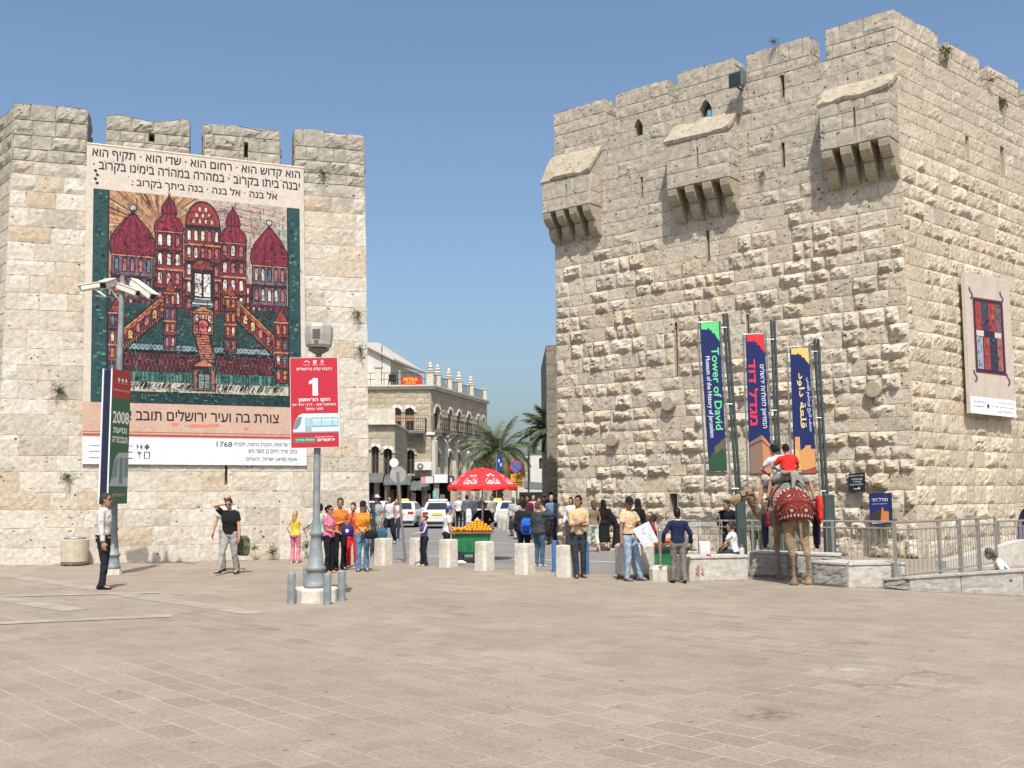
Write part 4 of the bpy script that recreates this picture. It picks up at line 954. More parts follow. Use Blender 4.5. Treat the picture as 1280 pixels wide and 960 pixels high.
mb = MB(); mb.lathe([(0.045, 4.16), (0.055, 4.18), (0.16, 4.24), (0.19, 4.26), (0.05, 4.29)], n=16); fixn(mb.build('lamp_collar', mat('lamp_rim', (0.15, 0.14, 0.13), 0.5), lamp))
MSHADE = mat('milky_lamp_shade', (0.34, 0.32, 0.28), 0.35, 0.2, 4)
mb = MB(); mb.lathe([(0.05, 4.275), (0.20, 4.285), (0.235, 4.34), (0.25, 4.52), (0.245, 4.64), (0.22, 4.70), (0.12, 4.73), (0.02, 4.735)], n=8, ph=R(22)); o = fixn(mb.build('lamp_shade', MSHADE, lamp)); 
bv = o.modifiers.new('soft', 'BEVEL'); bv.width = 0.02; bv.segments = 2
mb = MB()
for k in range(5): mb.box((0, -.238, 4.46 + k * .03), (.13, .02, .014))
mb.box((0, -.238, 4.40), (.07, .02, .05)); mb.build('shade_louvre', mat('lamp_rim', (0.15, 0.14, 0.13)), lamp)
T0 = V3((LPp.x, LPp.y - 0.12, 0))
sg = thing('tram_sign', 'red sign with a big white 1 and a tram picture on the lamp post', 'sign', T0)
q = [at(x, y, T0.y) - T0 for x, y in ((362, 447), (423.5, 446.5), (426, 559), (363.5, 560.5))]
s = Sheet(*[c + T0 for c in q]); s.n = V3((0, -1, 0)); rel(s, T0); s.back((0.50, 0.48, 0.46), 0.03)
SR = (0.42, 0.020, 0.038); WH = (0.60, 0.60, 0.60)
s.rect(0.012, 0.006, 0.965, 0.994, SR, 1)
for u, sc in ((0.34, .05), (0.51, .03), (0.66, .028)):
    if sc == .05: s.line([(u - .05, .945), (u, .962), (u + .06, .95), (u + .05, .935)], 0.012, WH, 2)
    elif sc == .03: s.poly([(u - .035, .968), (u + .035, .968), (u + .03, .935), (u, .925), (u - .03, .935)], WH, 2); s.disc(u, .95, .014, SR, 3, 8)
    else: s.poly([(u - .03, .965), (u, .975), (u + .03, .965), (u + .025, .935), (u, .925), (u - .025, .935)], (0.75, 0.35, 0.37), 2); s.line([(u, .93), (u, .968)], 0.006, SR, 3)
    s.rect(u - .06, .914, u + .06, .918, (0.75, 0.5, 0.5), 2)
s.text(heb('רכבת קלה בירושלים'), 0.14, 0.848, 0.85, 0.89, WH, 2, 0.035)
s.poly([(.455, .575), (.565, .575), (.565, .77), (.47, .77), (.455, .755), (.385, .735), (.385, .70), (.455, .712)], WH, 2)
s.text(heb('הקו הראשון'), 0.17, 0.502, 0.80, 0.545, WH, 2, 0.06); s.text(heb('מפסגת זאב - דרך רח׳ יפו'), 0.05, 0.457, 0.92, 0.487, WH, 2, 0.035); s.text(heb('להר הרצל'), 0.31, 0.415, 0.66, 0.445, WH, 2, 0.045)
TR = (0.42, 0.50, 0.55)
s.poly([(0.05, 0.165), (0.05, 0.20), (0.10, 0.30), (0.17, 0.36), (0.24, 0.378), (0.965, 0.378), (0.965, 0.165)], (0.52, 0.56, 0.60), 2)
s.poly([(0.055, 0.205), (0.105, 0.30), (0.165, 0.342), (0.235, 0.345), (0.20, 0.26), (0.13, 0.21)], (0.12, 0.20, 0.24), 3)
s.rect(0.30, 0.178, 0.42, 0.33, (0.25, 0.33, 0.37), 3); s.rect(0.315, 0.235, 0.405, 0.322, (0.30, 0.45, 0.50), 4); s.rect(0.355, 0.178, 0.362, 0.33, (0.5, 0.55, 0.58), 5)
s.rect(0.43, 0.232, 0.955, 0.33, (0.10, 0.17, 0.20), 3)
for a, b in ((0.44, 0.62), (0.63, 0.84), (0.85, 0.95)): s.rect(a, 0.24, b, 0.322, (0.33, 0.50, 0.55), 4); s.rect(a, 0.29, b, 0.322, (0.45, 0.58, 0.62), 5)
s.rect(0.05, 0.165, 0.965, 0.178, (0.22, 0.25, 0.27), 3)
s.text(heb('ירושלים'), 0.54, 0.072, 0.88, 0.105, WH, 2, 0.06); s.rect(0.50, 0.116, 0.86, 0.121, WH, 2)
s.poly([(0.06, 0.075), (0.09, 0.115), (0.52, 0.115), (0.49, 0.06), (0.10, 0.06)], (0.05, 0.20, 0.10), 2); s.text(heb('הקלה בדרך'), 0.10, 0.074, 0.47, 0.101, WH, 3, 0.05)
s.mb.build('sign_face', PAPER, sg)
mb = MB()
for z in (1.9, 3.2):
    zz = q[3].z + (q[0].z - q[3].z) * (.2 if z < 2 else .8); mb.box((0.0, .055, zz), (.16, .05, .05))
mb.build('bracket', MGAL, sg)
MBOL = mat('grey_blue_bollard', (0.20, 0.225, 0.23), 0.5, 0.25, 8, 0.1)
for (x, y), lb in zip(((364, 755), (409, 756), (383, 745), (427, 751)), ('front left of four grey steel bollards around the lamp post plinth', 'front right of four grey steel bollards around the lamp post, before the plinth', 'rear left of four grey steel bollards, half hidden behind the lamp post base', 'rear right of four grey steel bollards around the lamp post plinth')):
    mb = MB(); mb.lathe([(0.066, -.03), (0.066, .48), (0.055, .505), (0.0, .515)], n=14)
    tag(fixn(mb.build('steel_bollard', MBOL, loc=G(x, y))), lb, 'bollard', 'grey bollards around the lamp post')

# ---- camera mast with two-sided advertising pylon
CMp = gx(143, 24.1)
cm = thing('camera_mast', 'tall grey mast with four white surveillance cameras in front of the big banner', 'camera mast', CMp)
k_ = 0.95
mb = MB(); mb.lathe([(0.22, -.02), (0.205, .13), (0.0, .135)], n=8, ph=R(22)); fixn(mb.build('plinth', MATS['plinth_stone'], cm))
mb = MB(); mb.lathe([(r * k_, (z - .09)) for r, z in prof[:16]] + [(0.07, 1.5), (0.075, 3.2), (0.06, 6.75), (0.05, 6.8)], n=18); fixn(mb.build('post', MGREY, cm, smooth=True))
zt = at(143, 371, 24.1).z
mb = MB(); a, b = at(118, 370, 24.1) - CMp, at(173, 371, 24.1) - CMp; mb.tube([a + V3((0, 0, .06)), a, (0, 0, zt - .03), b, b + V3((0, 0, .06))], 0.022, 7); mb.tube([(0, 0, 6.7), (0, 0, zt + .5)], .05, 8); mb.ell((0, 0, zt + .2), (.1, .1, .12), 10, 6); mb.build('camera_arm', MGREY, cm)
MCAM = mat('camera_white', (0.60, 0.58, 0.50), 0.4, 0.08)
for (x0, y0), (x1, y1), dy, w_ in (((101, 361), (129, 356), -.15, .15), ((129, 357), (141, 353), -.45, .19), ((148, 358), (172, 367), -.25, .16), ((166, 353), (191, 371), -.35, .19)):
    a, b = at(x0, y0, 24.1 + (dy if x0 > 140 else dy)) - CMp, at(x1, y1, 24.1 + (0 if x0 > 0 else 0)) - CMp
    if x0 in (148, 166): a, b = at(x1, y1, 24.1 + dy) - CMp, at(x0, y0, 24.1) - CMp
    d = (a - b); L = d.length; Q = d.to_track_quat('Y', 'Z').to_matrix()
    mb = MB(); mb.box((a + b) / 2, (w_, L, w_ * .85), M=Q, bev=.02); mb.box((a + b) / 2 + Q @ V3((0, .04, w_ * .5)), (w_ * 1.15, L * 1.08, .02), M=Q)
    mb.tube([(a + b) / 2 + Q @ V3((0, -.05, -w_ * .4)), V3((((a + b) / 2).x * .55, 0, zt))], .025, 6)
    o = mb.build('surveillance_camera', MCAM, cm); mb = MB(); mb.box(a + Q @ V3((0, .006, 0)), (w_ * .7, .02, w_ * .6), M=Q); mb.build('lens', MBLACK, o)
pd = V3((0.165, 0.986, 0)).normalized(); pn = V3((pd.y, -pd.x, 0))
pa = at(134.5, 640, 23.35); P0 = V3((pa.x, pa.y, 0)); plen = 0.80; zb, ztp = at(134.5, 630, 23.35).z, at(134.5, 460.5, 23.35).z
py = thing('advertising_pylon', 'tall narrow red and green advertising board reading 2008 behind the man in the striped shirt', 'sign', P0)
for kk, oo in ((0, 0.0), (1, -0.21)):
    qs = [pn * oo + UPW * ztp, pn * oo + pd * plen + UPW * ztp, pn * oo + pd * plen + UPW * zb, pn * oo + UPW * zb]
    s = Sheet(*[c + P0 for c in qs]); s.n = pn; rel(s, P0); s.back((0.62, 0.62, 0.62), 0.035)
    if kk == 0:
        s.rect(0.0, 0, 1, 0.79, (0.035, 0.115, 0.06), 1); s.rect(0.0, 0.79, 1, 1, (0.36, 0.035, 0.04), 1)
        for u in (.35, .55, .74): s.disc(u, .925, .06, WH, 2, 7); s.rect(u - .06, .90, u + .06, .903, WH, 2)
        s.text(heb('רכבת קלה בירושלים'), 0.08, 0.835, 0.95, 0.855, WH, 2, 0.02)
        s.text('2008', 0.10, 0.60, 0.95, 0.685, (0.70, 0.70, 0.60), 2, 0.05); s.text(heb('נסיעת'), 0.15, 0.527, 0.85, 0.565, (0.70, 0.70, 0.60), 2, 0.05); s.text(heb('הבכורה'), 0.12, 0.455, 0.90, 0.497, (0.70, 0.70, 0.60), 2, 0.05)
        s.poly([(0.02, 0.13), (0.10, 0.17), (0.25, 0.33), (0.45, 0.38), (1.0, 0.385), (1.0, 0.13)], (0.34, 0.37, 0.37), 2); s.poly([(0.12, 0.19), (0.27, 0.32), (0.45, 0.345), (0.40, 0.20)], (0.16, 0.22, 0.22), 3)
        s.rect(0.52, 0.15, 0.70, 0.345, (0.14, 0.18, 0.19), 3); s.rect(0.76, 0.20, 1.0, 0.345, (0.16, 0.22, 0.24), 3); s.text(heb('ירושלים'), 0.2, 0.055, 0.85, 0.08, (0.55, 0.25, 0.22), 2, 0.04)
    s.mb.build('advert_board' if kk == 0 else 'rear_board', PAPER, py)
mb = MB(); c = pd * plen / 2 - pn * .125
mb.box(c + UPW * ((zb + ztp) / 2), (plen * .96, .165, ztp - zb - .04), math.atan2(pd.y, pd.x)); mb.build('frame', mat('pylon_navy', (0.012, 0.016, 0.045), 0.5), py)
mb = MB(); mb.box(c + UPW * (zb - .06), (.25, .1, .14), math.atan2(pd.y, pd.x)); mb.tube([c + UPW * (zb + .1), V3((CMp.x - P0.x, CMp.y - P0.y, zb + .1))], .05, 8); mb.build('bracket', MGREY, py)

# ---- litter bin at the left wall
t = thing('litter_bin', 'round beige stone litter bin with a grey lid at the foot of the left wall', 'bin', gx(95.5, 27.5))
mb = MB(); mb.lathe([(0.30, .08), (0.335, .10), (0.345, .4), (0.34, .66), (0.32, .675), (0.28, .66)], n=20); fixn(mb.build('drum', mat('beige_concrete', (0.47, 0.40, 0.30), 0.9, .15, 6, .3), t, smooth=False))
mb = MB(); mb.lathe([(0.27, .64), (0.275, .71), (0.26, .73), (0.0, .735)], n=20); fixn(mb.build('lid', MGAL, t))
mb = MB(); mb.lathe([(0.345, .03), (0.35, .07), (0.30, .085), (0.29, .03)], n=20); 
for a in range(3): mb.box((.3 * math.cos(a * 2.1 - 1.5), .3 * math.sin(a * 2.1 - 1.5), .02), (.06, .06, .06))
fixn(mb.build('foot_ring', mat('rusty_band', (0.16, 0.12, 0.09), 0.7), t))
# ---- tilted traffic sign seen from behind, with a small white disc
TSp = gx(507, 27.9); top = at(497, 590, 27.6) - TSp
t = thing('traffic_sign', 'tilted grey pole with the grey back of a round traffic sign near the taxis', 'traffic sign', TSp)
mb = MB(); mb.tube([(0, 0, -.03), top], 0.035, 10); mb.build('pole', MGAL, t)
def disc_plate(c, r, th, nrm, name, m, parent, n=24):
    q = V3(nrm).to_track_quat('Z', 'Y').to_matrix(); mb = MB(); mb.loft([[c + q @ V3((r * math.cos(2 * math.pi * i / n), r * math.sin(2 * math.pi * i / n), z)) for i in range(n)] for z in (0, th)]); return fixn(mb.build(name, m, parent))
disc_plate(at(497.5, 593, 27.66) - TSp, 0.215, 0.012, (0, 1, 0.03), 'sign_disc', mat('sign_back_grey', (0.34, 0.34, 0.33), 0.5, .1, 5, 0, .3), t)
disc_plate(at(492.5, 578.5, 27.66) - TSp, 0.118, 0.012, (0, -1, 0.1), 'small_disc', MWHITE, t)
# ---- no-parking sign with yellow plates
NP = gx(646, 47.5)
t = thing('no_parking_sign', 'round blue no parking sign with red ring above two yellow plates', 'traffic sign', NP)
mb = MB(); zc = at(645.5, 583.5, 47.5).z; mb.tube([(0, .04, -.02), (0, .04, zc + .2)], .045, 8); mb.build('pole', MGAL, t)
disc_plate(V3((0, 0, zc)), .30, .012, (0, 1, 0), 'red_ring', mat('sign_red', (0.50, 0.035, 0.05), .4), t); disc_plate(V3((0, -.013, zc)), .235, .010, (0, 1, 0), 'blue_disc', mat('sign_blue', (0.05, 0.17, 0.50), .4), t)
mb = MB(); mb.box((0, -.03, zc), (.5, .008, .06), M=Matrix.Rotation(R(45), 3, 'Y')); mb.build('red_slash', MATS['sign_red'], t)
for k, z in enumerate((zc - .46, zc - .76)): 
    mb = MB(); mb.box((0, 0, z), (.54, .015, .27)); o = mb.build('yellow_plate', mat('sign_yellow', (0.65, 0.34, 0.015), .5), t); mb = MB(); mb.box((0, -.012, z + .05), (.36, .004, .03)); mb.box((0, -.012, z - .04), (.28, .004, .03)); mb.build('plate_lettering', MBLACK, o)
# ---- stone bollards along the road edge
ST_BOL = stone('bollard_stone', [(0.56, 0.52, 0.45), (0.58, 0.54, 0.465), (0.53, 0.49, 0.42)], mottle=(0.47, 0.43, 0.36), pits=0.64, speck=.3, rust=.15)
bol = [(478, 707, 'pale stone bollard beside the woman in orange and jeans, before the vest man'), (522, 706.5, 'pale stone bollard directly left of the girl in the blue top'), (560, 709.5, 'pale stone bollard below the boy in the blue cap'), (605.5, 714, 'pale stone bollard in front of the right end of the orange cart'), (656, 718.5, 'pale stone bollard in front of the man with the blue backpack'), (709, 722, 'pale stone bollard behind the man with crossed arms, between two blue posts'), (434, 706, 'pale stone bollard behind the women in orange, left end of the row')]
for x, y, lb in bol:
    mb = MB(); a = .188; c = .06; oct_ = [(-a, -a + c), (-a + c, -a), (a - c, -a), (a, -a + c), (a, a - c), (a - c, a), (-a + c, a), (-a, a - c)]
    mb.loft([[V3((px * k, py_ * k, z)) for px, py_ in oct_] for z, k in ((-.03, 1.05), (.3, 1.02), (.655, 0.99), (.675, .96))]); p0 = G(x, y); p0.y += .2
    tag(fixn(mb.build('stone_bollard', ST_BOL, loc=p0, rz=R(48 + random.uniform(-4, 4)))), lb, 'bollard', 'pale stone bollards edging the plaza')
for x, y, lb in ((693, 715, 'left of two blue steel posts beside the man with crossed arms'), (733.5, 718, 'right of two blue steel posts, behind the man with crossed arms')):
    mb = MB(); mb.lathe([(0.055, -.02), (0.055, .70), (0.045, .715), (0.0, .72)], n=12); tag(fixn(mb.build('blue_post', mat('blue_post_paint', (0.055, 0.14, 0.30), .5, .2), loc=G(x, y))), lb, 'post', 'blue steel posts')
ORD = ('farthest', 'second from the far end', 'third from the far end', 'fourth from the far end', 'fourth from the near end', 'third from the near end', 'second from the near end', 'nearest')
for i, (x, y) in enumerate(((605, 651.5), (612, 654), (617, 656), (622, 658), (627.5, 660.5), (633, 663), (639, 666), (646, 669))):
    mb = MB(); mb.lathe([(0.26, -.02), (0.26, .55), (0.22, .70), (0.1, .76), (0.0, .77)], n=10); p0 = G(x, y)
    tag(fixn(mb.build('kerb_bollard', MKERB, loc=p0)), 'squat round-topped bollard, ' + ORD[i] + ' in the row beside the white car', 'bollard', 'round-topped bollards beside the road')
# ================================================================== LOW WALLS, RAMP, RAILINGS
ST_LOW = stone('white_chiselled_stone', [(0.44, 0.415, 0.37), (0.49, 0.46, 0.41)], mottle=(0.35, 0.32, 0.275), pits=0.62)
ST_HEWN = stone('rough_hewn_stone', [(0.30, 0.28, 0.25), (0.33, 0.31, 0.28)], mottle=(0.28, 0.26, 0.23), pits=0.5)
def lowwall(name, label, pts, h0, h1, thick, rough_faces=()):
    """pts: front foot line left to right; masonry face, coping slab and back"""
    t = thing(name, label, 'low wall', (0, 0, 0)); mb = MB(); core = MB(); cop = MB()
    n = len(pts); L = 0; tot = sum((V3(b) - V3(a)).length for a, b in zip(pts, pts[1:])); bx = []
    bk = []
    for i, p in enumerate(pts):
        d = (V3(pts[min(i + 1, n - 1)]) - V3(pts[max(0, i - 1)])).normalized(); bk.append(V3(p) + V3((-d.y, d.x, 0)) * thick)
    for i, (a, b) in enumerate(zip(pts, pts[1:])):
        a, b = V3(a), V3(b); d = (b - a); l = d.length; d.normalize(); nn = V3((d.y, -d.x, 0)); f = lambda s: h0 + (h1 - h0) * s / tot
        hA, hB = f(L), f(L + l); L += l; m_ = MB()
        masonry(m_, lambda u, v, w_: a + d * u + UPW * (v * (hA + (hB - hA) * u / l)) + nn * w_, l, 1.0, (1.0, 1.0), (0.7, 1.5), (lambda u, v: .03) if i in rough_faces else (lambda u, v: 0.006), 0.012 if i in rough_faces else 0.006, 0.09, 0.004, 0.004)
        m_.build('rough_face' if i in rough_faces else 'wall_face', [ST_HEWN if i in rough_faces else ST_LOW, MORTAR_R], t)
        cop.prism([a + UPW * (hA - .002) + nn * .025, b + UPW * (hB - .002) + nn * .025, bk[i + 1] + UPW * (hB - .002), bk[i] + UPW * (hA - .002)], (0, 0, .035))
        core.add([a - nn * .02 + UPW * 0, bk[i], bk[i] + UPW * hA, a - nn * .02 + UPW * hA, b - nn * .02, bk[i + 1], bk[i + 1] + UPW * hB, b - nn * .02 + UPW * hB], [(0, 1, 2, 3), (4, 7, 6, 5), (1, 5, 6, 2)])
    fixn(cop.build('coping', ST_LOW, t)); fixn(core.build('wall_core', ST_LOW, t)); return t
g = lambda x, y: tuple(G(x, y))
lwA = lowwall('low_wall', 'low white stone wall with red scrawl, left of the camel', [g(862, 727), g(936, 725)], 0.46, 0.46, 0.8)
lowwall('low_wall', 'rough hewn low wall directly behind the camel legs', [(5.02, 22.35, 0), (6.75, 21.7, 0)], 0.50, 0.46, 0.7, (0,))
lowwall('low_wall', 'bright white low wall block right of the camel with a rough left end', [(5.75, 20.35, 0), g(1061, 735), (7.35, 19.75, 0)], 0.42, 0.42, 0.9, (0,))
lowwall('ramp_wall', 'long low ramp wall along the right edge of the plaza rising to the right', [(6.80, 19.45, 0), g(1137, 738.5), g(1280, 746), (10.2, 17.0, 0)], 0.15, 0.62, 0.35, (0,))
mb = MB()    # scrawl on the left low wall
a, b = G(862, 727), G(936, 725); d = (b - a).normalized(); nn = V3((d.y, -d.x, 0)); base = a + d * .08 + nn * .026
for k in range(3):
    x = .05 + k * .06
    pts = [base + d * (x + random.uniform(-.02, .02)) + UPW * z for z in (.12, .2, .27, .33)] if k % 2 else [base + d * (x + dx) + UPW * z for dx, z in ((0, .28), (.05, .22), (.0, .17), (.06, .15))]
    mb.tube(pts, .009, 5)
o = mb.build('red_scrawl', mat('red_spray', (0.42, 0.17, 0.15), .7), lwA)
def railing(name, label, pts, h, lift=0.0, gap=0.115, posts=1.5, double=False):
    t = thing(name, label, 'railing', V3(pts[0])); O = V3(pts[0]); pm, rm, bm = MB(), MB(), MB()
    for a, b in zip(pts, pts[1:]):
        a, b = V3(a) - O + UPW * lift, V3(b) - O + UPW * lift; d = b - a; L = d.length; d.normalize(); n = max(1, round(L / posts)); ang = math.atan2(d.y, d.x)
        for i in range(n + 1):
            for e in ((-.045, .045) if double and 0 < i < n else (0,)):
                p0 = a + d * (L * i / n + e); pm2 = MB(); pm2.box(p0 + UPW * (h / 2 - .04), (.05, .05, h + .08), ang); pm2.build('post', MSILV, t)
        for z, r in ((h, .024), (h - .14, .016), (.12, .016)): rm = MB(); rm.tube([a + UPW * z, b + UPW * z], r, 7); rm.build('rail', MSILV, t)
        k = int(L / gap)
        for i in range(1, k): bm.tube([a + d * (L * i / k) + UPW * .12, a + d * (L * i / k) + UPW * (h - .14)], .0085, 5)
    bm.build('bars', MSILV, t); return t
railing('railing', 'steel railing receding along the ramp at the right, in front of the sunlit tower face', [gx(1117, 19.55), (8.35, 20.6, 0), gx(1243, 23.2)], 1.10, 0.1, 0.15, 1.3, True)
railing('railing', 'long steel railing behind the camel and the low walls', [gx(857, 24.6), gx(940, 24.2), gx(1040, 23.4), gx(1116, 22.6)], 1.13, 0.0, 0.13, 1.55)
railing('railing', 'far short railing beside the blue arched door at the right edge', [gx(1247, 25.4), gx(1300, 26.6)], 1.05, 0.0, 0.14, 1.2)
mb = MB(); t = thing('handrail', 'slanting dark handrail left of the man in black at the railing', 'handrail', gx(855, 25.0))
a = at(855, 653, 25.0) - V3(t.location); b = at(899, 643, 25.0) - V3(t.location); mb.tube([a, b], .025, 7); mb.build('rail', MSILV, t)
mb = MB(); mb.tube([(a.x + .02, 0, -.02), a], .02, 7); mb.build('post', MSILV, t); mb = MB(); mb.tube([(b.x, 0, -.02), b], .02, 7); mb.build('post', MSILV, t)
t = thing('sloping_slab', 'low pale sloping stone parapet behind the right railing under the arched door', 'parapet', gx(1180, 24.6))
mb = MB(); mb.prism([(0, 0, 0), (3.8, 1.2, 0), (3.8, 1.2, .62), (2.2, .7, .6), (0, 0, .16)], (-.12, .35, 0)); fixn(mb.build('slab', ST_LOW, t))
# planter boxes at the end of the bollard row
t = thing('stone_block', 'large smooth white stone box behind the man holding the map', 'stone block', gx(792, 22.0))
mb = MB(); mb.box((0, 0, .40), (.70, .62, .66), R(12), 0, .05); mb.build('body', ST_LOW, t); mb = MB(); mb.box((0, 0, .03), (.6, .52, .14), R(12)); mb.build('foot', mat('dark_foot', (.10, .09, .08), .8), t)
t = thing('low_stone_block', 'low rounded beige stone block with scribbles beside the boy in the navy sweater', 'stone block', gx(826, 21.5))
mb = MB(); mb.lathe([(.26, -.02), (.27, .24), (.24, .30), (0, .31)], n=10); fixn(mb.build('block', ST_BOL, t)); 
t = thing('barrier_post', 'slim grey steel post standing behind the low beige stone block', 'post', gx(824, 22.0)); mb = MB(); mb.lathe([(.035, -.02), (.035, 1.0), (.02, 1.02), (0, 1.02)], n=10); fixn(mb.build('post', MGAL, t))
for x0, y0, x1, y1, lb in ((874, 674, 888, 698, 'white plastic canister behind the low wall left of the seated boy'), (924.5, 681, 930.5, 697, 'white drinking container right of the seated boy')):
    t = thing('canister', lb, 'canister', at((x0 + x1) / 2, y1, 22.4)); wd = (x1 - x0) / FPX * 22.4; ht = (y1 - y0) / FPX * 22.4
    mb = MB(); mb.box((0, 0, ht / 2 - .05), (wd, wd * .7, ht), 0, 0, .03); mb.build('body', MWHITE, t); mb = MB(); mb.lathe([(.03, ht - .05), (.03, ht), (0, ht)], n=8); mb.build('cap', MGAL, t)
t = thing('drink_can', 'small red and white drink can on the low wall left of the camel', 'can', at(886, 699.5, 21.4)); mb = MB(); mb.lathe([(.045, 0.0), (.05, .02), (.05, .10), (.04, .115), (0, .115)], n=12); fixn(mb.build('can', mat('can_red', (.55, .06, .06), .35), t)); mb = MB(); mb.lathe([(.051, .05), (.051, .07)], n=12); fixn(mb.build('white_band', MWHITE, t))

# ================================================================== THE STREET BEHIND
ST_TOWN = stone('town_limestone', [(0.40, 0.345, 0.26), (0.44, 0.385, 0.29), (0.36, 0.31, 0.235), (0.41, 0.35, 0.255)], mottle=(0.31, 0.26, 0.19), pits=0.6)
ST_TRIM = stone('town_trim', [(0.48, 0.43, 0.335)], mottle=(0.36, 0.31, 0.24), pits=0.66)
MGLASS = mat('dark_window_glass', (0.022, 0.026, 0.03), 0.12, 0.3, 3, 0, 0, .6)
MWOOD = mat('brown_window_blind', (0.30, 0.16, 0.07), .6)
MIRON = mat('black_iron', (0.022, 0.024, 0.025), .5)
MAWN = mat('grey_awning', (0.10, 0.105, 0.095), .85, .25, 3, .2)
def win(P, parent, u0, v0, u1, v1, arch=True, hood=True, blind=None, glass=None, st=None, depth=0.3):
    m_ = (u0 + u1) / 2; hw = (u1 - u0) / 2
    t = MB(); q = [P(u0 + .0, v0, -depth), P(u1, v0, -depth), P(u1, v1, -depth), P(u0, v1, -depth)]
    t.add(q, [(0, 1, 2, 3)]); o = fixn(t.build('window', glass or MGLASS, parent))
    fr = MB(); d = depth - .03
    for a, b, c, e in ((u0, v0, u0 + .08, v1), (u1 - .08, v0, u1, v1), (m_ - .04, v0, m_ + .04, v1), (u0, v0 + (v1 - v0) * .55, u1, v0 + (v1 - v0) * .55 + .07)):
        fr.prism([P(a, b, -d), P(c, b, -d), P(c, e, -d), P(a, e, -d)], P(0, 0, .03) - P(0, 0, 0))
    fixn(fr.build('window_frame', MATS['window_timber'], o))
    if blind is not None:
        b_ = MB(); a, c = v0 + (v1 - v0) * blind[0], v0 + (v1 - v0) * blind[1]; b_.prism([P(u0, a, -d + .05), P(u1, a, -d + .05), P(u1, c, -d + .05), P(u0, c, -d + .05)], P(0, 0, .02) - P(0, 0, 0)); fixn(b_.build('blind', MWOOD, o))
    if arch:
        sp = MB()
        for s_ in (-1, 1):
            e = m_ + s_ * hw
            sp.prism([P(e, v1 + .01, .006), P(e, v1 - hw, .006)] + [P(m_ + s_ * hw * math.cos(a), v1 - hw + hw * math.sin(a) * .98, .006) for a in (.3, .6, .9, 1.2, 1.57)] + [P(m_, v1 + .01, .006)], P(0, 0, -.25) - P(0, 0, 0))
        fixn(sp.build('arch_spandrel', st or ST_TOWN, o))
    if hood:
        h_ = MB(); r0, r1 = hw + .03, hw + .22; n = 10
        pts = [(m_ + r1 * math.cos(math.pi * k / n), v1 - hw + r1 * math.sin(math.pi * k / n)) for k in range(n + 1)] + [(m_ + r0 * math.cos(math.pi * k / n), v1 - hw + r0 * math.sin(math.pi * k / n)) for k in range(n, -1, -1)]
        for k in range(n): 
            qd = [pts[k], pts[k + 1], pts[2 * n - k], pts[2 * n + 1 - k]]; h_.prism([P(a, b, .10) for a, b in qd], P(0, 0, -.1) - P(0, 0, 0))
        fixn(h_.build('arch_mould', ST_TRIM, o))
    return o
mat('window_timber', (0.12, 0.08, 0.05), .6)
def balcony(P, parent, u0, u1, z, d=0.95, h=1.0, screen=False):
    sl_ = MB(); sl_.prism([P(u0, z - .16, .0), P(u0, z - .16, d), P(u0, z, d), P(u0, z, .0)], P(u1, 0, 0) - P(u0, 0, 0)); o = fixn(sl_.build('balcony', mat('balcony_slab', (.13, .125, .12), .8), parent))
    r = MB(); c = [P(u0, z, .05), P(u0, z, d - .04), P(u1, z, d - .04), P(u1, z, .05)]
    for zz in (h, h * .12): r.tube([p + UPW * zz for p in c], .025, 5)
    for a, b in zip(c, c[1:]):
        n = max(2, int((b - a).length / .16))
        for k in range(n + 1): p = a.lerp(b, k / n); r.tube([p, p + UPW * h], .012, 4)
    r.build('balcony_rail', MIRON, o)
    for u in (u0 + .2, u1 - .2):
        bk = MB(); bk.prism([P(u, z - .16, 0), P(u, z - .16, d * .8), P(u, z - .75, 0)], P(.15, 0, 0) - P(0, 0, 0)); fixn(bk.build('balcony_bracket', ST_TRIM, o))
    return o
# ---- hotel on the corner
HC = V3((at(538.5, 600, 80).x, 80, 0)); HE = V3((at(609, 600, 94).x, 94, 0))
HZ = at(538.5, 486, 80).z
HU = V3((1, -0.02, 0)).normalized(); HN = V3((HU.y, -HU.x, 0)); HLEN = 7.6
HP = plane_map(HC - HU * HLEN, HU, HN)
KU = (HE - HC).normalized(); KN = V3((KU.y, -KU.x, 0)); KLEN = (HE - HC).length
KP = plane_map(HC, KU, KN)
MATS['roofm'] = ST_TRIM
hotel = thing('corner_hotel', 'two storey stone corner hotel with arched windows, urn finials and a red roof terrace sign', 'building')
def huv(x, y): p = onplane(x, y, HC, HN); return ((p - HC + HU * HLEN).dot(HU), p.z)
def kuv(x, y): p = onplane(x, y, HC, KN); return ((p - HC).dot(KU), p.z)
def hrect(x0, y0, x1, y1): a, b = huv(x0, y1), huv(x1, y0); return (a[0], a[1], b[0], b[1])
fh = [hrect(490.5, 510, 501.5, 538), hrect(506.5, 510, 517.5, 538), hrect(464.5, 560, 473, 590), hrect(480, 562, 489.5, 590), hrect(494.5, 563, 500, 590), hrect(508, 563, 518, 592)]
mb = MB(); low = 3.2
masonry(mb, HP, HLEN, HZ, (.42, .5), (.5, .95), lambda u, v: random.choice((0, .03, .05)), .01, .3, .008, .01, holes=fh, deep=.5)
mb.build('front_wall', [ST_TOWN, MORTAR_R], hotel)
for i, r in enumerate(fh): win(HP, hotel, *r, blind=(.42, .68) if i < 2 else None)
kh = []
for x0, x1 in ((543, 549.5), (560.5, 564.5), (571.5, 575.5), (584, 587.3), (596, 599), (602.5, 605)):
    u0, u1 = kuv(x0, 530)[0], kuv(x1, 530)[0]; kh.append((u0, 6.9, u1, 8.7))
lo = []
for x0, x1 in ((543, 549.5), (560.5, 564.5), (571.5, 575.5), (584, 587.3), (596, 599), (602.5, 605)):
    u0, u1 = kuv(x0, 560)[0], kuv(x1, 560)[0]; lo.append((u0 - .1, 3.1, u1 + .1, 5.3))
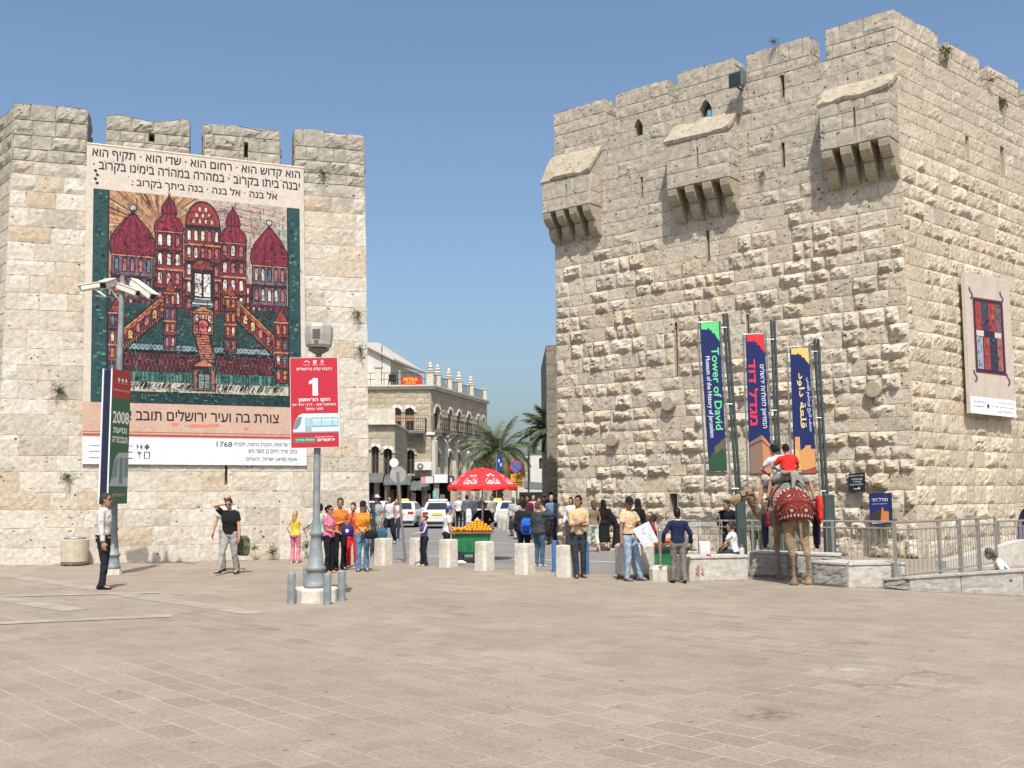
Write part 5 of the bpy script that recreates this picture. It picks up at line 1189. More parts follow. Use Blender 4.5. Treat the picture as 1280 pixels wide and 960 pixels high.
mb = MB()
masonry(mb, KP, KLEN, HZ, (.42, .5), (.5, .95), lambda u, v: random.choice((0, .03, .05)), .01, .35, .008, .01, holes=kh + lo, deep=.5)
mb.build('side_wall', [ST_TOWN, MORTAR_R], hotel)
for r in kh: win(KP, hotel, *r)
for r in lo: win(KP, hotel, *r)
balcony(HP, hotel, huv(492.5, 540)[0], huv(533, 540)[0], huv(510, 540)[1], 1.0)
for i, (x0, x1) in enumerate(((541, 552), (559, 567), (570, 578), (583, 590), (594, 601))):
    balcony(KP, hotel, kuv(x0, 541)[0], kuv(x1, 541)[0], 6.75, .85)
for k in range(6):     # pilasters and engaged buttresses on the side street
    u = KLEN * (k + .05) / 6 + .05; m_ = MB(); m_.prism([KP(u, 0, .0), KP(u, 0, .3), KP(u, 5.9, .3), KP(u, 6.3, .0)], KU * .55); fixn(m_.build('pilaster', ST_TRIM, hotel))
for (P, L_) in ((HP, HLEN), (KP, KLEN)):
    m_ = MB()
    for z0, z1, d_ in ((HZ - .02, HZ + .16, .22), (HZ + .165, HZ + .30, .34), (6.42, 6.58, .12)):
        m_.prism([P(0 if P is KP else 0, z0, 0.01), P(0, z0, d_), P(0, z1, d_), P(0, z1, 0.01)], P(L_ + (.3 if P is HP else 0), 0, 0) - P(0, 0, 0))
    fixn(m_.build('cornice', ST_TRIM, hotel))
m_ = MB(); m_.prism([HC - HU * HLEN - HN * .7, HC - HN * .7 - HU * .7, HE - KN * .7, HE - KN * 9, HC - HU * HLEN + V3((0, 9, 0))], (0, 0, HZ + .2)); fixn(m_.build('roof_deck', ST_TRIM, hotel))
zt_ = HZ + .3
def finial(p, urn=True, s=1.0):
    m_ = MB(); m_.box(p + UPW * .5, (.52, .52, 1.0)); m_.box(p + UPW * 1.04, (.64, .64, .09)); o = m_.build('pier', ST_TRIM, hotel)
    if urn:
        m_ = MB(); m_.lathe([(r_, 1.08 + (z_ - .93) * .62) for r_, z_ in ((.10, .93), (.26, 1.0), (.30, 1.15), (.18, 1.3), (.12, 1.36), (.22, 1.42), (.24, 1.55), (.13, 1.7), (.10, 1.75), (.15, 1.82), (.14, 1.95), (.05, 2.1), (.03, 2.2), (.0, 2.3))], c=p, n=12); fixn(m_.build('urn_finial', mat('white_urn', (.50, .46, .40), .8, .15, 3, .2), o))
us = [0.35] + [kuv(x, 480)[0] for x in (550, 564, 576.5, 591)] + [KLEN - .3]
for i, u in enumerate(us): finial(KP(u, zt_, -.2), i < 5, 1.0)
for a, b in zip(us, us[1:]):
    m_ = MB(); A_, B_ = KP(a + .3, zt_, -.2), KP(b - .3, zt_, -.2)
    for z in (.1, .85): m_.tube([A_ + UPW * z, B_ + UPW * z], .03, 5)
    n = int((B_ - A_).length / .2)
    for k in range(n + 1): p_ = A_.lerp(B_, k / max(1, n)); m_.tube([p_ + UPW * .1, p_ + UPW * .85], .015, 4)
    m_.build('roof_rail', MIRON, hotel)
for x in (472,): 
    u = huv(x, 480)[0]; p_ = HP(u, zt_, -.3); m_ = MB(); m_.box(p_ + UPW * .7, (.5, .5, 1.4)); m_.box(p_ + UPW * 1.45, (.65, .65, .12)); m_.build('pier', ST_TRIM, hotel)
m_ = MB(); A_, B_ = HP(.2, zt_, -.3), HP(HLEN - .5, zt_, -.3)
for z in (.5, 1.0): m_.tube([A_ + UPW * z, B_ + UPW * z], .025, 5)
for k in range(14): p_ = A_.lerp(B_, k / 13); m_.tube([p_, p_ + UPW * 1.0], .018, 4)
m_.build('roof_rail', MIRON, hotel)
# red terrace sign
q = [onplane(x, y, HC + HN * .12, HN) for x, y in ((501.5, 471), (528, 470.5), (528, 480.5), (501.5, 481))]
sgn = thing('terrace_sign', 'red roof terrace sign with yellow lettering on the corner hotel', 'sign', q[3]); s = sheet_of(q, q[3], .004); s.back((.42, .035, .02), .05)
s.text('PETRA', .12, .45, .78, .86, (.70, .42, .05), 1, .05); s.text('HOSTEL', .20, .12, .70, .36, (.70, .42, .05), 1, .04); s.mb.build('board', PAPER, sgn)
# pale upper house behind the terrace, with a sloping roof edge
uh = thing('upper_house', 'pale plastered house with sloping roof rising behind the hotel terrace', 'house')
MPLAS = mat('pale_plaster', (.48, .46, .42), .85, .1, .8, .1)
c0 = at(488, 470, 86); zL, zR, zE = at(462, 436, 86).z, at(488, 451, 86).z, at(527, 467, 97).z
m_ = MB(); A_ = V3((at(452, 470, 86).x, 86, 9.5)); B_ = V3((c0.x, 86, 9.5)); m_.add([A_, B_, V3((B_.x, 86, zR)), V3((A_.x, 86, at(452, 431, 86).z))], [(0, 1, 2, 3)]); fixn(m_.build('front_wall', MPLAS, uh))
e0 = at(527, 470, 97); D_ = V3((e0.x, 97, 9.5)); m_ = MB()
uhP = lambda u, v, w_: B_.lerp(D_, u) + UPW * v + V3((.75, -.65, 0)) * w_
hl = [(.24, 1.1, .30, 3.0), (.52, 1.1, .60, 2.6), (.80, .9, .86, 2.2)]
for r in cut((0, 0, 1, zR - 9.5), hl):
    f = lambda u, v: uhP(u, min(v, (zR - 9.5) * (1 - u) + (zE - 9.5) * u), 0)
    n = 6
    for k in range(n):
        u0, u1 = r[0] + (r[2] - r[0]) * k / n, r[0] + (r[2] - r[0]) * (k + 1) / n
        m_.add([f(u0, r[1]), f(u1, r[1]), f(u1, r[3]), f(u0, r[3])], [(0, 1, 2, 3)])
fixn(m_.build('side_wall', ST_TOWN, uh))
for r in hl: m_ = MB(); m_.add([uhP(r[0], r[1], -.25), uhP(r[2], r[1], -.25), uhP(r[2], r[3], -.25), uhP(r[0], r[3], -.25)], [(0, 1, 2, 3)]); fixn(m_.build('window', MGLASS, uh))
m_ = MB(); q = [V3((A_.x, 85.6, at(452, 431, 86).z)), V3((B_.x + .3, 85.6, zR - .02)), V3((D_.x + .3, 97, zE)), V3((D_.x - 7, 99, zE + 2.5)), V3((A_.x, 97, zR + 3))]
m_.prism(q, (0, 0, .16)); fixn(m_.build('roof', mat('roof_edge', (.42, .38, .33), .8), uh))
m_ = MB(); m_.tube([V3((at(476, 440, 85).x, 85.7, zR)), V3((at(476, 440, 85).x, 85.7, at(476, 432, 85.7).z))], .04, 5); m_.build('aerial', MIRON, uh)
# arcade wing in front of the hotel, nearer and lower
AY = 71.0; aw = thing('arcade_wing', 'low stone wing with two tall arches and a flat terrace beside the left wall', 'building')
ax0, ax1 = at(452, 560, AY).x, at(493.5, 560, AY).x; az = at(480, 531, AY).z
AP = plane_map((ax0, AY, 0), (1, 0, 0), (0, -1, 0))
ah = [(at(x0, 570, AY).x - ax0, 2.9, at(x1, 570, AY).x - ax0, at(480, y, AY).z) for x0, x1, y in ((464.5, 473.5, 558), (479.5, 490, 561))]
mb = MB(); masonry(mb, AP, ax1 - ax0, az, (.42, .5), (.5, .95), lambda u, v: random.choice((0, .03)), .01, .3, .008, .01, holes=ah, deep=.5)
masonry(mb, lambda u, v, w_: V3((ax1 + w_, AY + u, v)), 8.5, az, (.42, .5), (.6, 1.0), lambda u, v: 0.0, .01, .4, .008, .01); mb.build('front_wall', [ST_TOWN, MORTAR_R], aw)
for r in ah: win(AP, aw, *r)
m_ = MB(); m_.box(((ax0 + ax1) / 2, AY + 4, az + .06), (ax1 - ax0 + .2, 8.6, .12)); m_.build('terrace_deck', ST_TRIM, aw)
m_ = MB(); m_.box(((ax0 + ax1) / 2, AY + .15, az + .62), (ax1 - ax0, .16, 1.0)); m_.box(((ax0 + ax1) / 2 + .4, AY + .13, az + .62), (.45, .24, 1.02)); m_.build('parapet', ST_TRIM, aw)
# shops under both: recesses, awnings, fascia boards
shops = thing('street_shops', 'row of dark shop openings under grey awnings behind the white taxis', 'shop front', (0, 0, 0))
SY = 69.2
m_ = MB(); xa, xb = at(440, 640, SY).x, at(566, 640, SY).x
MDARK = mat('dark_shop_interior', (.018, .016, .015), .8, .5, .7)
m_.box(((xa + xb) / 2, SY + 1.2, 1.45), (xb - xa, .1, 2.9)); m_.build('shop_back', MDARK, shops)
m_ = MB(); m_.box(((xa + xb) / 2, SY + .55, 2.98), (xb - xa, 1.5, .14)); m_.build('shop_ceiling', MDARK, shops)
for x in (447, 470, 483, 498, 512, 530, 545, 566):
    m_ = MB(); X = at(x, 640, SY).x; m_.box((X, SY + .5, 1.46), (.35, .5, 2.92)); m_.build('shop_pier', ST_TOWN, shops)
for i, (x0, x1, y0, y1) in enumerate(((461, 482, 591, 603), (483, 500, 593, 606), (500, 516, 594, 606), (516, 538, 601, 613))):
    X0, X1 = at(x0, 600, SY).x, at(x1, 600, SY).x; zt2, zb2 = at(500, y0, SY).z, at(500, y1, SY - 1.6).z
    m_ = MB(); n = 6; rg = []
    for k in range(n + 1):
        a = k / n; rg.append([V3((X0 + (X1 - X0) * j / 8, SY + .2 - 1.8 * math.sin(a * math.pi / 2), zb2 + (zt2 - zb2) * math.cos(a * math.pi / 2) + .03 * math.sin(j * 2.5))) for j in range(9)])
    m_.loft(rg, caps=False, closed=False)
    for j in (0, 8): m_.add([rg[k][j] for k in range(n + 1)] + [V3((rg[0][j].x, SY + .2, zb2))], [tuple(range(n + 2))])
    m_.build('awning', MAWN, shops)
def board(x0, y0, x1, y1, Y, name, label, col, words=(), cat='sign'):
    q = [at(x0, y0, Y), at(x1, y0, Y), at(x1, y1, Y), at(x0, y1, Y)]; t = thing(name, label, cat, q[3]); s = sheet_of(q, q[3], .006); s.back(col, .08)
    for body, u0, v0, u1, v1, c in words: s.text(body, u0, v0, u1, v1, c, 1, .02)
    s.mb.build('board', PAPER, t); return t
board(531.5, 595.5, 541.5, 604, 67.3, 'shop_sign', 'small white shop signboard, left of the pair behind the umbrella', (.52, .50, .50))
board(542.5, 593, 559.5, 603.5, 67.3, 'shop_sign', 'wide white shop signboard, right of the pair behind the umbrella', (.58, .58, .57))
board(560.5, 596, 568, 604, 67.0, 'shop_sign', 'small dark shop sign with a white emblem beside the umbrella edge', (.05, .05, .06), [('i', .3, .2, .6, .85, W_)])
board(526, 596, 531, 604, 67.2, 'shop_sign', 'narrow pinkish sign next to the white signboards', (.55, .22, .2))
board(541, 613.5, 546, 622.5, 68.6, 'shop_sign', 'small turquoise sign with a white S in the shop opening', (.10, .35, .38), [('S', .3, .2, .7, .85, W_)])
# goods hung in the shop mouths
for i, (x, y, w_, h, c) in enumerate(((517, 616, 5, 12, (.5, .42, .42)), (512, 614, 4, 10, (.25, .12, .14)), (490, 612, 5, 14, (.20, .09, .05)), (466, 618, 4, 12, (.12, .1, .12)), (553, 618, 6, 9, (.25, .2, .2)), (534, 617, 8, 6, (.5, .3, .32)))):
    t = thing('hanging_cloth', ('pale', 'dark red', 'brown', 'black', 'beige', 'pink')[i] + ' cloth hanging in the mouth of the shops behind the taxis', 'cloth', at(x, y, 68.7))
    m_ = MB(); k = 68.7 / FPX; n = 6; m_.loft([[V3((w_ * k * (j / n - .5), .06 * math.sin(j * 2 + a), -h * k * a / 3)) for j in range(n + 1)] + [V3((w_ * k * (.5 - j / n), .06 + .06 * math.sin((n - j) * 2 + a), -h * k * a / 3)) for j in range(n + 1)] for a in range(4)]); fixn(m_.build('cloth', cloth(c), t))
# air conditioner on the hotel front
p_ = onplane(529, 583, HC + HN * .25, HN); t = thing('air_conditioner', 'white air conditioner unit on the hotel wall above the awnings', 'air conditioner', p_)
m_ = MB(); m_.box((0, 0, 0), (1.3, .45, .62), 0, 0, .04); m_.build('casing', MWHITE, t)
disc_plate(V3((-.2, -.24, 0)), .24, .02, (0, -1, 0), 'fan_grille', mat('grille_grey', (.16, .16, .16), .5), t); disc_plate(V3((-.2, -.262, 0)), .09, .02, (0, -1, 0), 'fan_hub', MWHITE, t)
# terrace chairs
for i, x in enumerate((489, 493)):
    p_ = onplane(x, 479, HC - HN * 1.2, HN); p_.z = HZ + .3; t = thing('terrace_chair', ('left', 'right')[i] + ' of two dark chairs on the hotel roof terrace', 'chair', p_, .5 * i)
    for nm, c, d_ in (('seat', (0, 0, .45), (.45, .45, .05)), ('backrest', (0, .21, .75), (.45, .05, .55))): m_ = MB(); m_.box(c, d_); m_.build(nm, MIRON, t)
    for sx in (-1, 1):
        for sy in (-1, 1): m_ = MB(); m_.box((sx * .19, sy * .19, .22), (.04, .04, .44)); m_.build('leg', MIRON, t)
# further buildings up the street
def plain_building(name, label, x0, x1, ytop, Y, m_wall, wins, depth=10, roof=None, stw=True):
    t = thing(name, label, 'building'); X0, X1 = at(x0, 600, Y).x, at(x1, 600, Y).x; z = at((x0 + x1) / 2, ytop, Y).z; P = plane_map((X0, Y, 0), (1, 0, 0), (0, -1, 0))
    hl = [(at(a, 600, Y).x - X0, at(a, d, Y).z, at(c, 600, Y).x - X0, at(a, b, Y).z) for a, b, c, d in wins]
    mb = MB()
    if stw: masonry(mb, P, X1 - X0, z, (.45, .55), (.6, 1.1), lambda u, v: .02, .01, .5, .008, .01, holes=hl, deep=.4)
    else:
        for r in cut((0, 0, X1 - X0, z), hl): mb.add([P(r[0], r[1], 0), P(r[2], r[1], 0), P(r[2], r[3], 0), P(r[0], r[3], 0)], [(0, 1, 2, 3)])
    mb.build('front_wall', [m_wall, MORTAR_R], t)
    for r in hl: win(P, t, *r, hood=False, st=m_wall)
    mb = MB(); mb.box(((X0 + X1) / 2, Y + depth / 2 + .45, z / 2), (X1 - X0 - .1, depth - .1, z - .04)); mb.build('block', m_wall, t)
    mb = MB(); mb.box(((X0 + X1) / 2, Y + .1, z + .1), (X1 - X0 + .3, .5, .2)); mb.build('cornice', ST_TRIM, t)
    if roof: roof(t, X0, X1, Y, z)
    return t
plain_building('stone_house', 'weathered stone house with dark windows behind the palm tree', 604, 664, 573, 104, ST_TOWN, [(612, 582, 617, 596), (624, 582, 629, 596), (637, 582, 642, 596), (650, 582, 655, 596)])
def green_roof(t, X0, X1, Y, z):
    m_ = MB(); c = (X0 + X1) / 2; m_.prism([(X0 - .3, Y - .3, z + .2), (X1 + .3, Y - .3, z + .2), (X1 - .5, Y + 2, z + 1.5), (X0 + 1.2, Y + 2, z + 1.5)], (0, 0, .1)); fixn(m_.build('roof', mat('grey_green_roof', (.14, .20, .17), .7), t))
    m_ = MB(); m_.box((X0 + 2.0, Y + 3, z + 2.0), (1.1, 1.0, 2.4)); m_.box((X0 + 2.0, Y + 3, z + 3.25), (1.3, 1.2, .15)); m_.build('chimney', mat('brick_chimney', (.28, .13, .09), .8), t)
plain_building('white_house', 'white house with one dark arched window and a green roof beside the gate tower', 663, 700, 566, 98, mat('white_plaster', (.52, .50, .47), .85, .08, 1.2, .1), [(674, 572, 680, 586)], roof=green_roof, stw=False)
t = thing('street_awning', 'dark flat awning below the white house', 'awning'); m_ = MB(); a, b = at(655, 603, 88), at(694, 606, 88); m_.prism([(a.x, 88, a.z), (b.x, 88, b.z), (b.x, 84, b.z - .5), (a.x, 84, a.z - .6)], (0, 0, .1)); fixn(m_.build('awning', MAWN, t))
t = thing('shop_wall', 'low pale shop wall with a cream shutter at the end of the street', 'shop'); m_ = MB(); a, b = at(640, 640, 90), at(705, 640, 90); m_.box(((a.x + b.x) / 2, 90.2, 1.2), (b.x - a.x, .3, 2.4)); m_.build('wall', mat('cream_shutter', (.5, .46, .38), .7), t); m_ = MB(); m_.box(((a.x + b.x) / 2 - .6, 90.0, 1.0), (2.0, .1, 2.0)); m_.build('doorway', MDARK, t)
# hazy hill line of roofs far behind so the street closes
for i, (x0, x1, yt, Y) in enumerate(((560, 640, 590, 150), (600, 720, 594, 170))):
    plain_building('distant_house', ('pale distant house closing the street behind the palm', 'pale distant house farther back behind the white house')[i], x0, x1, yt, Y, MPLAS, [(x0 + 12 + 14 * k, yt + 4, x0 + 15 + 14 * k, yt + 9) for k in range(4)], stw=False)
t = thing('tall_pole', 'thin dark utility pole beside the no parking sign', 'pole', gx(661, 82)); m_ = MB(); m_.tube([(0, 0, 0), (0, 0, at(661, 552, 82).z)], .06, 6); m_.build('pole', MIRON, t)
t = thing('street_flag', 'small blue street banner hanging at the palm trunk', 'flag', at(624.5, 570, 66)); m_ = MB(); m_.box((0, 0, -.45), (.36, .02, .95)); o = m_.build('flag_cloth', cloth((.02, .05, .22)), t); m_ = MB(); m_.box((-.05, -.014, -.3), (.08, .006, .2)); m_.box((.08, -.014, -.55), (.08, .006, .2)); m_.build('mark', MWHITE, o)
m_ = MB(); m_.tube([(-.2, .05, -3.3), (-.2, .05, .1)], .03, 6); m_.build('pole', MGAL, t)

# ---- palms
MTRUNK = mat('palm_bark', (.10, .075, .05), .95, .5, 9, .8)
MFROND = mat('palm_leaf', (.105, .125, .065), .6, .5, 3)
MDRY = mat('dry_palm_leaf', (.17, .125, .06), .8, .3, 6)
def palm(loc, h, r, crown, n, label, seed, dead=10):
    rr = random.Random(seed); t = thing('palm_tree', label, 'tree', loc)
    mb = MB(); rings = []; k = int(h / .16)
    for i in range(k + 1):
        z = h * i / k; q = r * (1.15 - .25 * i / k) * (1.12 if i % 2 else .9); rings.append([V3((q * math.cos(a * .628 + i * .3), q * math.sin(a * .628 + i * .3), z)) for a in range(10)])
    mb.loft(rings); mb.build('trunk', MTRUNK, t)
    cr = MB(); dr = MB()
    def frond(m_, az, el, L, droop):
        d = V3((math.cos(az), math.sin(az), 0)); side = V3((-d.y, d.x, 0)); p = V3((0, 0, h - .1)) + d * r * .6; seg = 16; a = el; last = p
        pts = [p]
        for i in range(seg): p = p + (d * math.cos(a) + UPW * math.sin(a)) * (L / seg); a -= droop / seg * (.5 + 1.2 * i / seg); pts.append(p)
        m_.tube(pts, [.035 * (1 - .8 * i / seg) for i in range(seg + 1)], 4)
        for i in range(2, seg + 1):
            for j in range(3):
                q = pts[i - 1].lerp(pts[i], j / 3); tang = (pts[i] - pts[i - 1]).normalized(); up = side.cross(tang)
                ll = L * .24 * math.sin(math.pi * min(1, (i + .6) / (seg + 1.5))) + .12
                for s_ in (-1, 1):
                    dd = (side * s_ * .8 + tang * .75 + up * rr.uniform(.05, .45) + UPW * rr.uniform(-.35, 0)).normalized(); e = q + dd * ll * rr.uniform(.8, 1.1); wv = tang * .028
                    m_.add([q - wv, q + wv, e], [(0, 1, 2)])
    for i in range(n): frond(cr, rr.uniform(0, 6.283), R(rr.choice((78, 62, 45, 30, 12, -5)) + rr.uniform(-9, 9)), crown * rr.uniform(.85, 1.1), rr.uniform(.9, 1.7))
    for i in range(dead): frond(dr, rr.uniform(0, 6.283), R(rr.uniform(-35, -5)), crown * rr.uniform(.75, 1.0), rr.uniform(1.0, 1.6))
    cr.build('crown', MFROND, t); dr.build('dead_fronds', MDRY, t); return t
palm(gx(622, 70), at(622, 561, 70).z, .36, 2.75, 46, 'bushy date palm in the street behind the red umbrella', 3, 30)
palm(gx(690.5, 46), at(690, 538, 46).z, .24, 1.5, 46, 'slim palm half hidden behind the left edge of the gate tower', 5, 6)

# ---- cars
def make_car(loc, rz, paint, label, taxi=True, kind=0):
    t = thing('taxi' if taxi else 'parked_car', label, 'car', loc, rz)       # local +Y is forward, rear at -Y
    P_ = mat('car_paint_%d' % kind, paint, .25, .05, 2, 0, 0, .6); GL = mat('car_glass', (.02, .026, .03), .08, .2, 2, 0, 0, .7); RB = mat('tyre_rubber', (.02, .02, .02), .8); RED_ = mat('tail_light_red', (.40, .015, .02), .25); PL = mat('yellow_plate', (.62, .50, .08), .5)
    mb = MB(); rings = []
    for y, hw, z0, z1 in ((-2.22, .70, .38, .80), (-2.18, .80, .27, .96), (-2.0, .86, .23, 1.0), (-1.2, .88, .22, 1.0), (0, .89, .22, .96), (1.1, .87, .22, .93), (1.7, .84, .24, .84), (2.05, .78, .28, .74), (2.15, .66, .36, .62)):
        c = .10; rings.append([V3(p) for p in ((-hw + c, y, z0), (hw - c, y, z0), (hw, y, z0 + c), (hw * 1.01, y, (z0 + z1) * .55), (hw - .03, y, z1 - .1), (hw - .13, y, z1), (-hw + .13, y, z1), (-hw + .03, y, z1 - .1), (-hw * 1.01, y, (z0 + z1) * .55), (-hw, y, z0 + c))])
    mb.loft(rings); o = fixn(mb.build('body', P_, t, smooth=False)); bv = o.modifiers.new('soft', 'BEVEL'); bv.width = .03; bv.segments = 2; bv.limit_method = 'ANGLE'
    mb = MB(); rg = []
    for z, y0, y1, hw in ((.95, -1.68, 1.05, .76), (1.2, -1.372, .585, .679), (1.38, -1.15, .25, .62), (1.44, -.95, .02, .54)):
        c = .12; rg.append([V3(p) for p in ((-hw + c, y0, z), (hw - c, y0, z), (hw, y0 + c, z), (hw, y1 - c, z), (hw - c, y1, z), (-hw + c, y1, z), (-hw, y1 - c, z), (-hw, y0 + c, z))])
    mb.loft(rg); fixn(mb.build('cabin', P_, t))
    def pane(q, name):
        m_ = MB(); q = [V3(p) for p in q]; n = (q[1] - q[0]).cross(q[3] - q[0]).normalized(); m_.prism([p + n * .004 for p in q], n * .012); fixn(m_.build(name, GL, t))
    RZ_ = lambda z: -1.688 + (z - .95) * 1.2326
    FZ_ = lambda z: 1.058 - (z - .95) * 1.8605
    SZ_ = lambda z: .766 - (z - .95) * .3256
    pane([(-.60, RZ_(.99), .99), (.60, RZ_(.99), .99), (.48, RZ_(1.35), 1.35), (-.48, RZ_(1.35), 1.35)], 'rear_window')
    pane([(.60, FZ_(.99), .99), (-.60, FZ_(.99), .99), (-.48, FZ_(1.35), 1.35), (.48, FZ_(1.35), 1.35)], 'windscreen')
    for s_ in (-1, 1):
        q = [(s_ * SZ_(1.02), -1.4, 1.02), (s_ * SZ_(1.02), -.38, 1.02), (s_ * SZ_(1.34), -.38, 1.34), (s_ * SZ_(1.34), -1.02, 1.34)]; pane(q if s_ > 0 else [q[1], q[0], q[3], q[2]], 'side_window')
        q = [(s_ * SZ_(1.02), -.30, 1.02), (s_ * SZ_(1.02), .75, 1.02), (s_ * SZ_(1.34), .2, 1.34), (s_ * SZ_(1.34), -.30, 1.34)]; pane(q if s_ > 0 else [q[1], q[0], q[3], q[2]], 'side_window')
        m_ = MB(); m_.box((s_ * .60, -2.19, .80), (.32, .07, .17), 0, 0, .03); m_.build('tail_light', RED_, t)
        m_ = MB(); m_.box((s_ * .93, .55, 1.02), (.16, .10, .12), 0, 0, .03); m_.build('wing_mirror', P_, t)
        m_ = MB(); m_.box((s_ * .62, 2.08, .62), (.3, .08, .13), 0, 0, .03); m_.build('headlight', MATS['milky_lamp_shade'], t)
        for y in (-1.32, 1.35):
            m_ = MB(); q = Matrix.Rotation(math.pi / 2, 3, 'Y'); rr = []
            for x, r_ in ((-.11, .22), (-.10, .30), (.10, .30), (.11, .22)): rr.append([V3((s_ * .80 + x, y + r_ * math.cos(a * math.pi / 9), .30 + r_ * math.sin(a * math.pi / 9))) for a in range(18)])
            m_.loft(rr); o = fixn(m_.build('wheel', RB, t)); disc_plate(V3((s_ * .912, y, .30)), .19, .012, (s_, 0, 0), 'rim', MGAL, o, 14)
    m_ = MB(); m_.box((0, -2.25, .44), (1.62, .10, .17), 0, 0, .04); m_.build('bumper', P_, t); m_ = MB(); m_.box((0, -2.20, .27), (1.4, .12, .10)); m_.build('bumper_skirt', RB, t)
    m_ = MB(); m_.box((0, -2.235, .78), (.54, .02, .13)); m_.build('number_plate', PL, t)
    if taxi: m_ = MB(); m_.loft([[V3((x * k, y * k - .5, z)) for x, y in ((-.25, -.09), (.25, -.09), (.25, .09), (-.25, .09))] for z, k in ((1.43, 1), (1.52, .95), (1.59, .7))]); m_.build('roof_sign', mat('taxi_yellow', (.62, .48, .06), .4), t)
    if kind == 1: m_ = MB(); m_.box((0, -.55, 1.50), (1.05, 1.0, .12), 0, 0, .04); m_.build('roof_rack_box', MWHITE, t)
    return t
WHP = (.72, .72, .72)
make_car(gx(508, 60), R(-4), (.57, .57, .57), 'white taxi seen from behind with a yellow roof sign, left of the pair', True, 0)
make_car(gx(548, 58), R(2), (.60, .60, .60), 'white car with a roof box seen from behind, right of the taxi pair', False, 1)
make_car(gx(628, 60), R(-32), (.62, .62, .62), 'white car turned three quarters beside the round-topped bollards', True, 2)
make_car(gx(582, 74), R(65), (.60, .60, .60), 'white car parked behind the group of men in jackets', False, 3)
make_car(gx(475, 66), R(-10), (.55, .55, .55), 'pale car farther left, mostly hidden behind the wall edge and people', False, 4)

# ---- fruit cart with oranges and red umbrella
MGREEN = mat('green_cart_paint', (.025, .17, .065), .5, .2, 6); MBOARD = mat('brown_board', (.17, .095, .05), .8, .3, 8)
CTp = gx(591, 27.6)
cart = thing('fruit_cart', 'green handcart with a brown top board heaped with oranges', 'cart', CTp)
mb = MB(); mb.loft([[V3((sx * a, sy * b, z)) for sx, sy in ((-1, -1), (1, -1), (1, 1), (-1, 1))] for z, a, b in ((.22, .36, .30), (.30, .40, .34), (.74, .47, .42), (.76, .47, .42))]); mb.build('tub', MGREEN, cart)
mb = MB()
for k in range(5): mb.box((-.34 + k * .17, -.385, .5), (.025, .03, .40))
mb.build('tub_ribs', MGREEN, cart)
mb = MB(); mb.box((-.02, 0, .79), (1.12, .95, .05)); mb.build('board', MBOARD, cart)
for x in (-.40, .18):
    for y in (-.34, .34):
        mb = MB(); rr = [[V3((x + r_ * math.cos(a * math.pi / 9), y + d, .17 + r_ * math.sin(a * math.pi / 9))) for a in range(18)] for d, r_ in ((-.03, .13), (-.028, .17), (.028, .17), (.03, .13))]; mb.loft(rr); fixn(mb.build('wheel', MBLACK, cart))
mb = MB(); mb.tube([(-.5, -.3, .75), (-.75, -.3, .85), (-.75, .3, .85), (-.5, .3, .75)], .02, 6); mb.build('handle', MGAL, cart)
MORAN = mat('orange_peel', (.72, .27, .012), .45, .12, 30, .2)
og = MB(); og.ell((0, 0, 0), (.046, .046, .044), 8, 5); om = None; cnt = 0
def orange(p, lb, gr, m_=MORAN, src=[None]):
    if src[0] is None:
        src[0] = tag(og.build('orange', MORAN, loc=p, smooth=True), lb, 'orange', gr); return src[0]
    o = src[0].copy(); o.location = p; o['label'] = lb; o['group'] = gr; COL.objects.link(o); return o
for lay, (nx, ny) in enumerate(((9, 7), (8, 6), (6, 5), (4, 4), (2, 2))):
    for i in range(nx):
        for j in range(ny):
            if lay == 0 and 0 < j < ny - 1 and 0 < i < nx - 1 and j > 1: continue
            if lay in (1, 2) and j > 1 and j < ny - 1 and 0 < i < nx - 1: continue
            orange(CTp + V3((.12 + (i - (nx - 1) / 2) * .085 + random.uniform(-.01, .01), -.02 + (j - (ny - 1) / 2) * .085 + random.uniform(-.01, .01), .86 + lay * .056)), 'orange in the tall heap on the green cart', 'oranges heaped on the cart')
for i in range(4):
    for j in range(3): orange(CTp + V3((-.46 + i * .08, -.3 + j * .09, .86 + .03 * ((i + j) % 2))), 'orange in the small flat heap at the left end of the green cart', 'oranges at the left end of the cart')
t = thing('white_bag', 'crumpled white plastic bag on the ground by the cart wheel', 'bag', gx(575.5, 26.9)); mb = MB(); mb.ell((0, 0, .05), (.13, .09, .06), 9, 5); mb.ell((.1, 0, .04), (.07, .05, .04), 8, 5); remesh(mb.build('bag', MWHITE, t), .02, 2, .5, .03)
UMp = V3((gx(603, 28.1).x, 28.1, 0))
um = thing('market_umbrella', 'big red umbrella with white lettering over the orange cart', 'umbrella', UMp)
mb = MB(); zt3 = at(604, 586.5, 28.1).z; ze = at(604, 609, 28.1).z; mb.tube([(0, 0, 0), (0, 0, zt3 + .05)], .022, 8); mb.build('pole', mat('umbrella_pole', (.52, .50, .48), .4), um)
mb = MB(); RU = .93; NP_ = 8; rows = 6
def up(a, t_, o_=0.0):
    k = (a / (2 * math.pi) * NP_) % 1; sag = 1 - .05 * math.sin(math.pi * k) * t_; r_ = RU * t_ * sag
    return V3((r_ * math.cos(a), r_ * math.sin(a), ze + .03 + (zt3 - ze) * (1 - t_ ** 1.9) - .035 * math.sin(math.pi * k) * t_ + o_))
rings = [[up(2 * math.pi * i / 48, max(.02, j / rows)) for i in range(48)] for j in range(rows + 1)]
rings.append([up(2 * math.pi * i / 48, 1.0) - UPW * (.085 + .02 * math.sin(2 * math.pi * i / 6)) for i in range(48)])
mb.loft(rings, caps=False); o = mb.build('canopy', mat('umbrella_red', (.60, .022, .025), .6, .12, 4), um)
so_ = o.modifiers.new('cloth', 'SOLIDIFY'); so_.thickness = .008
rb = MB()
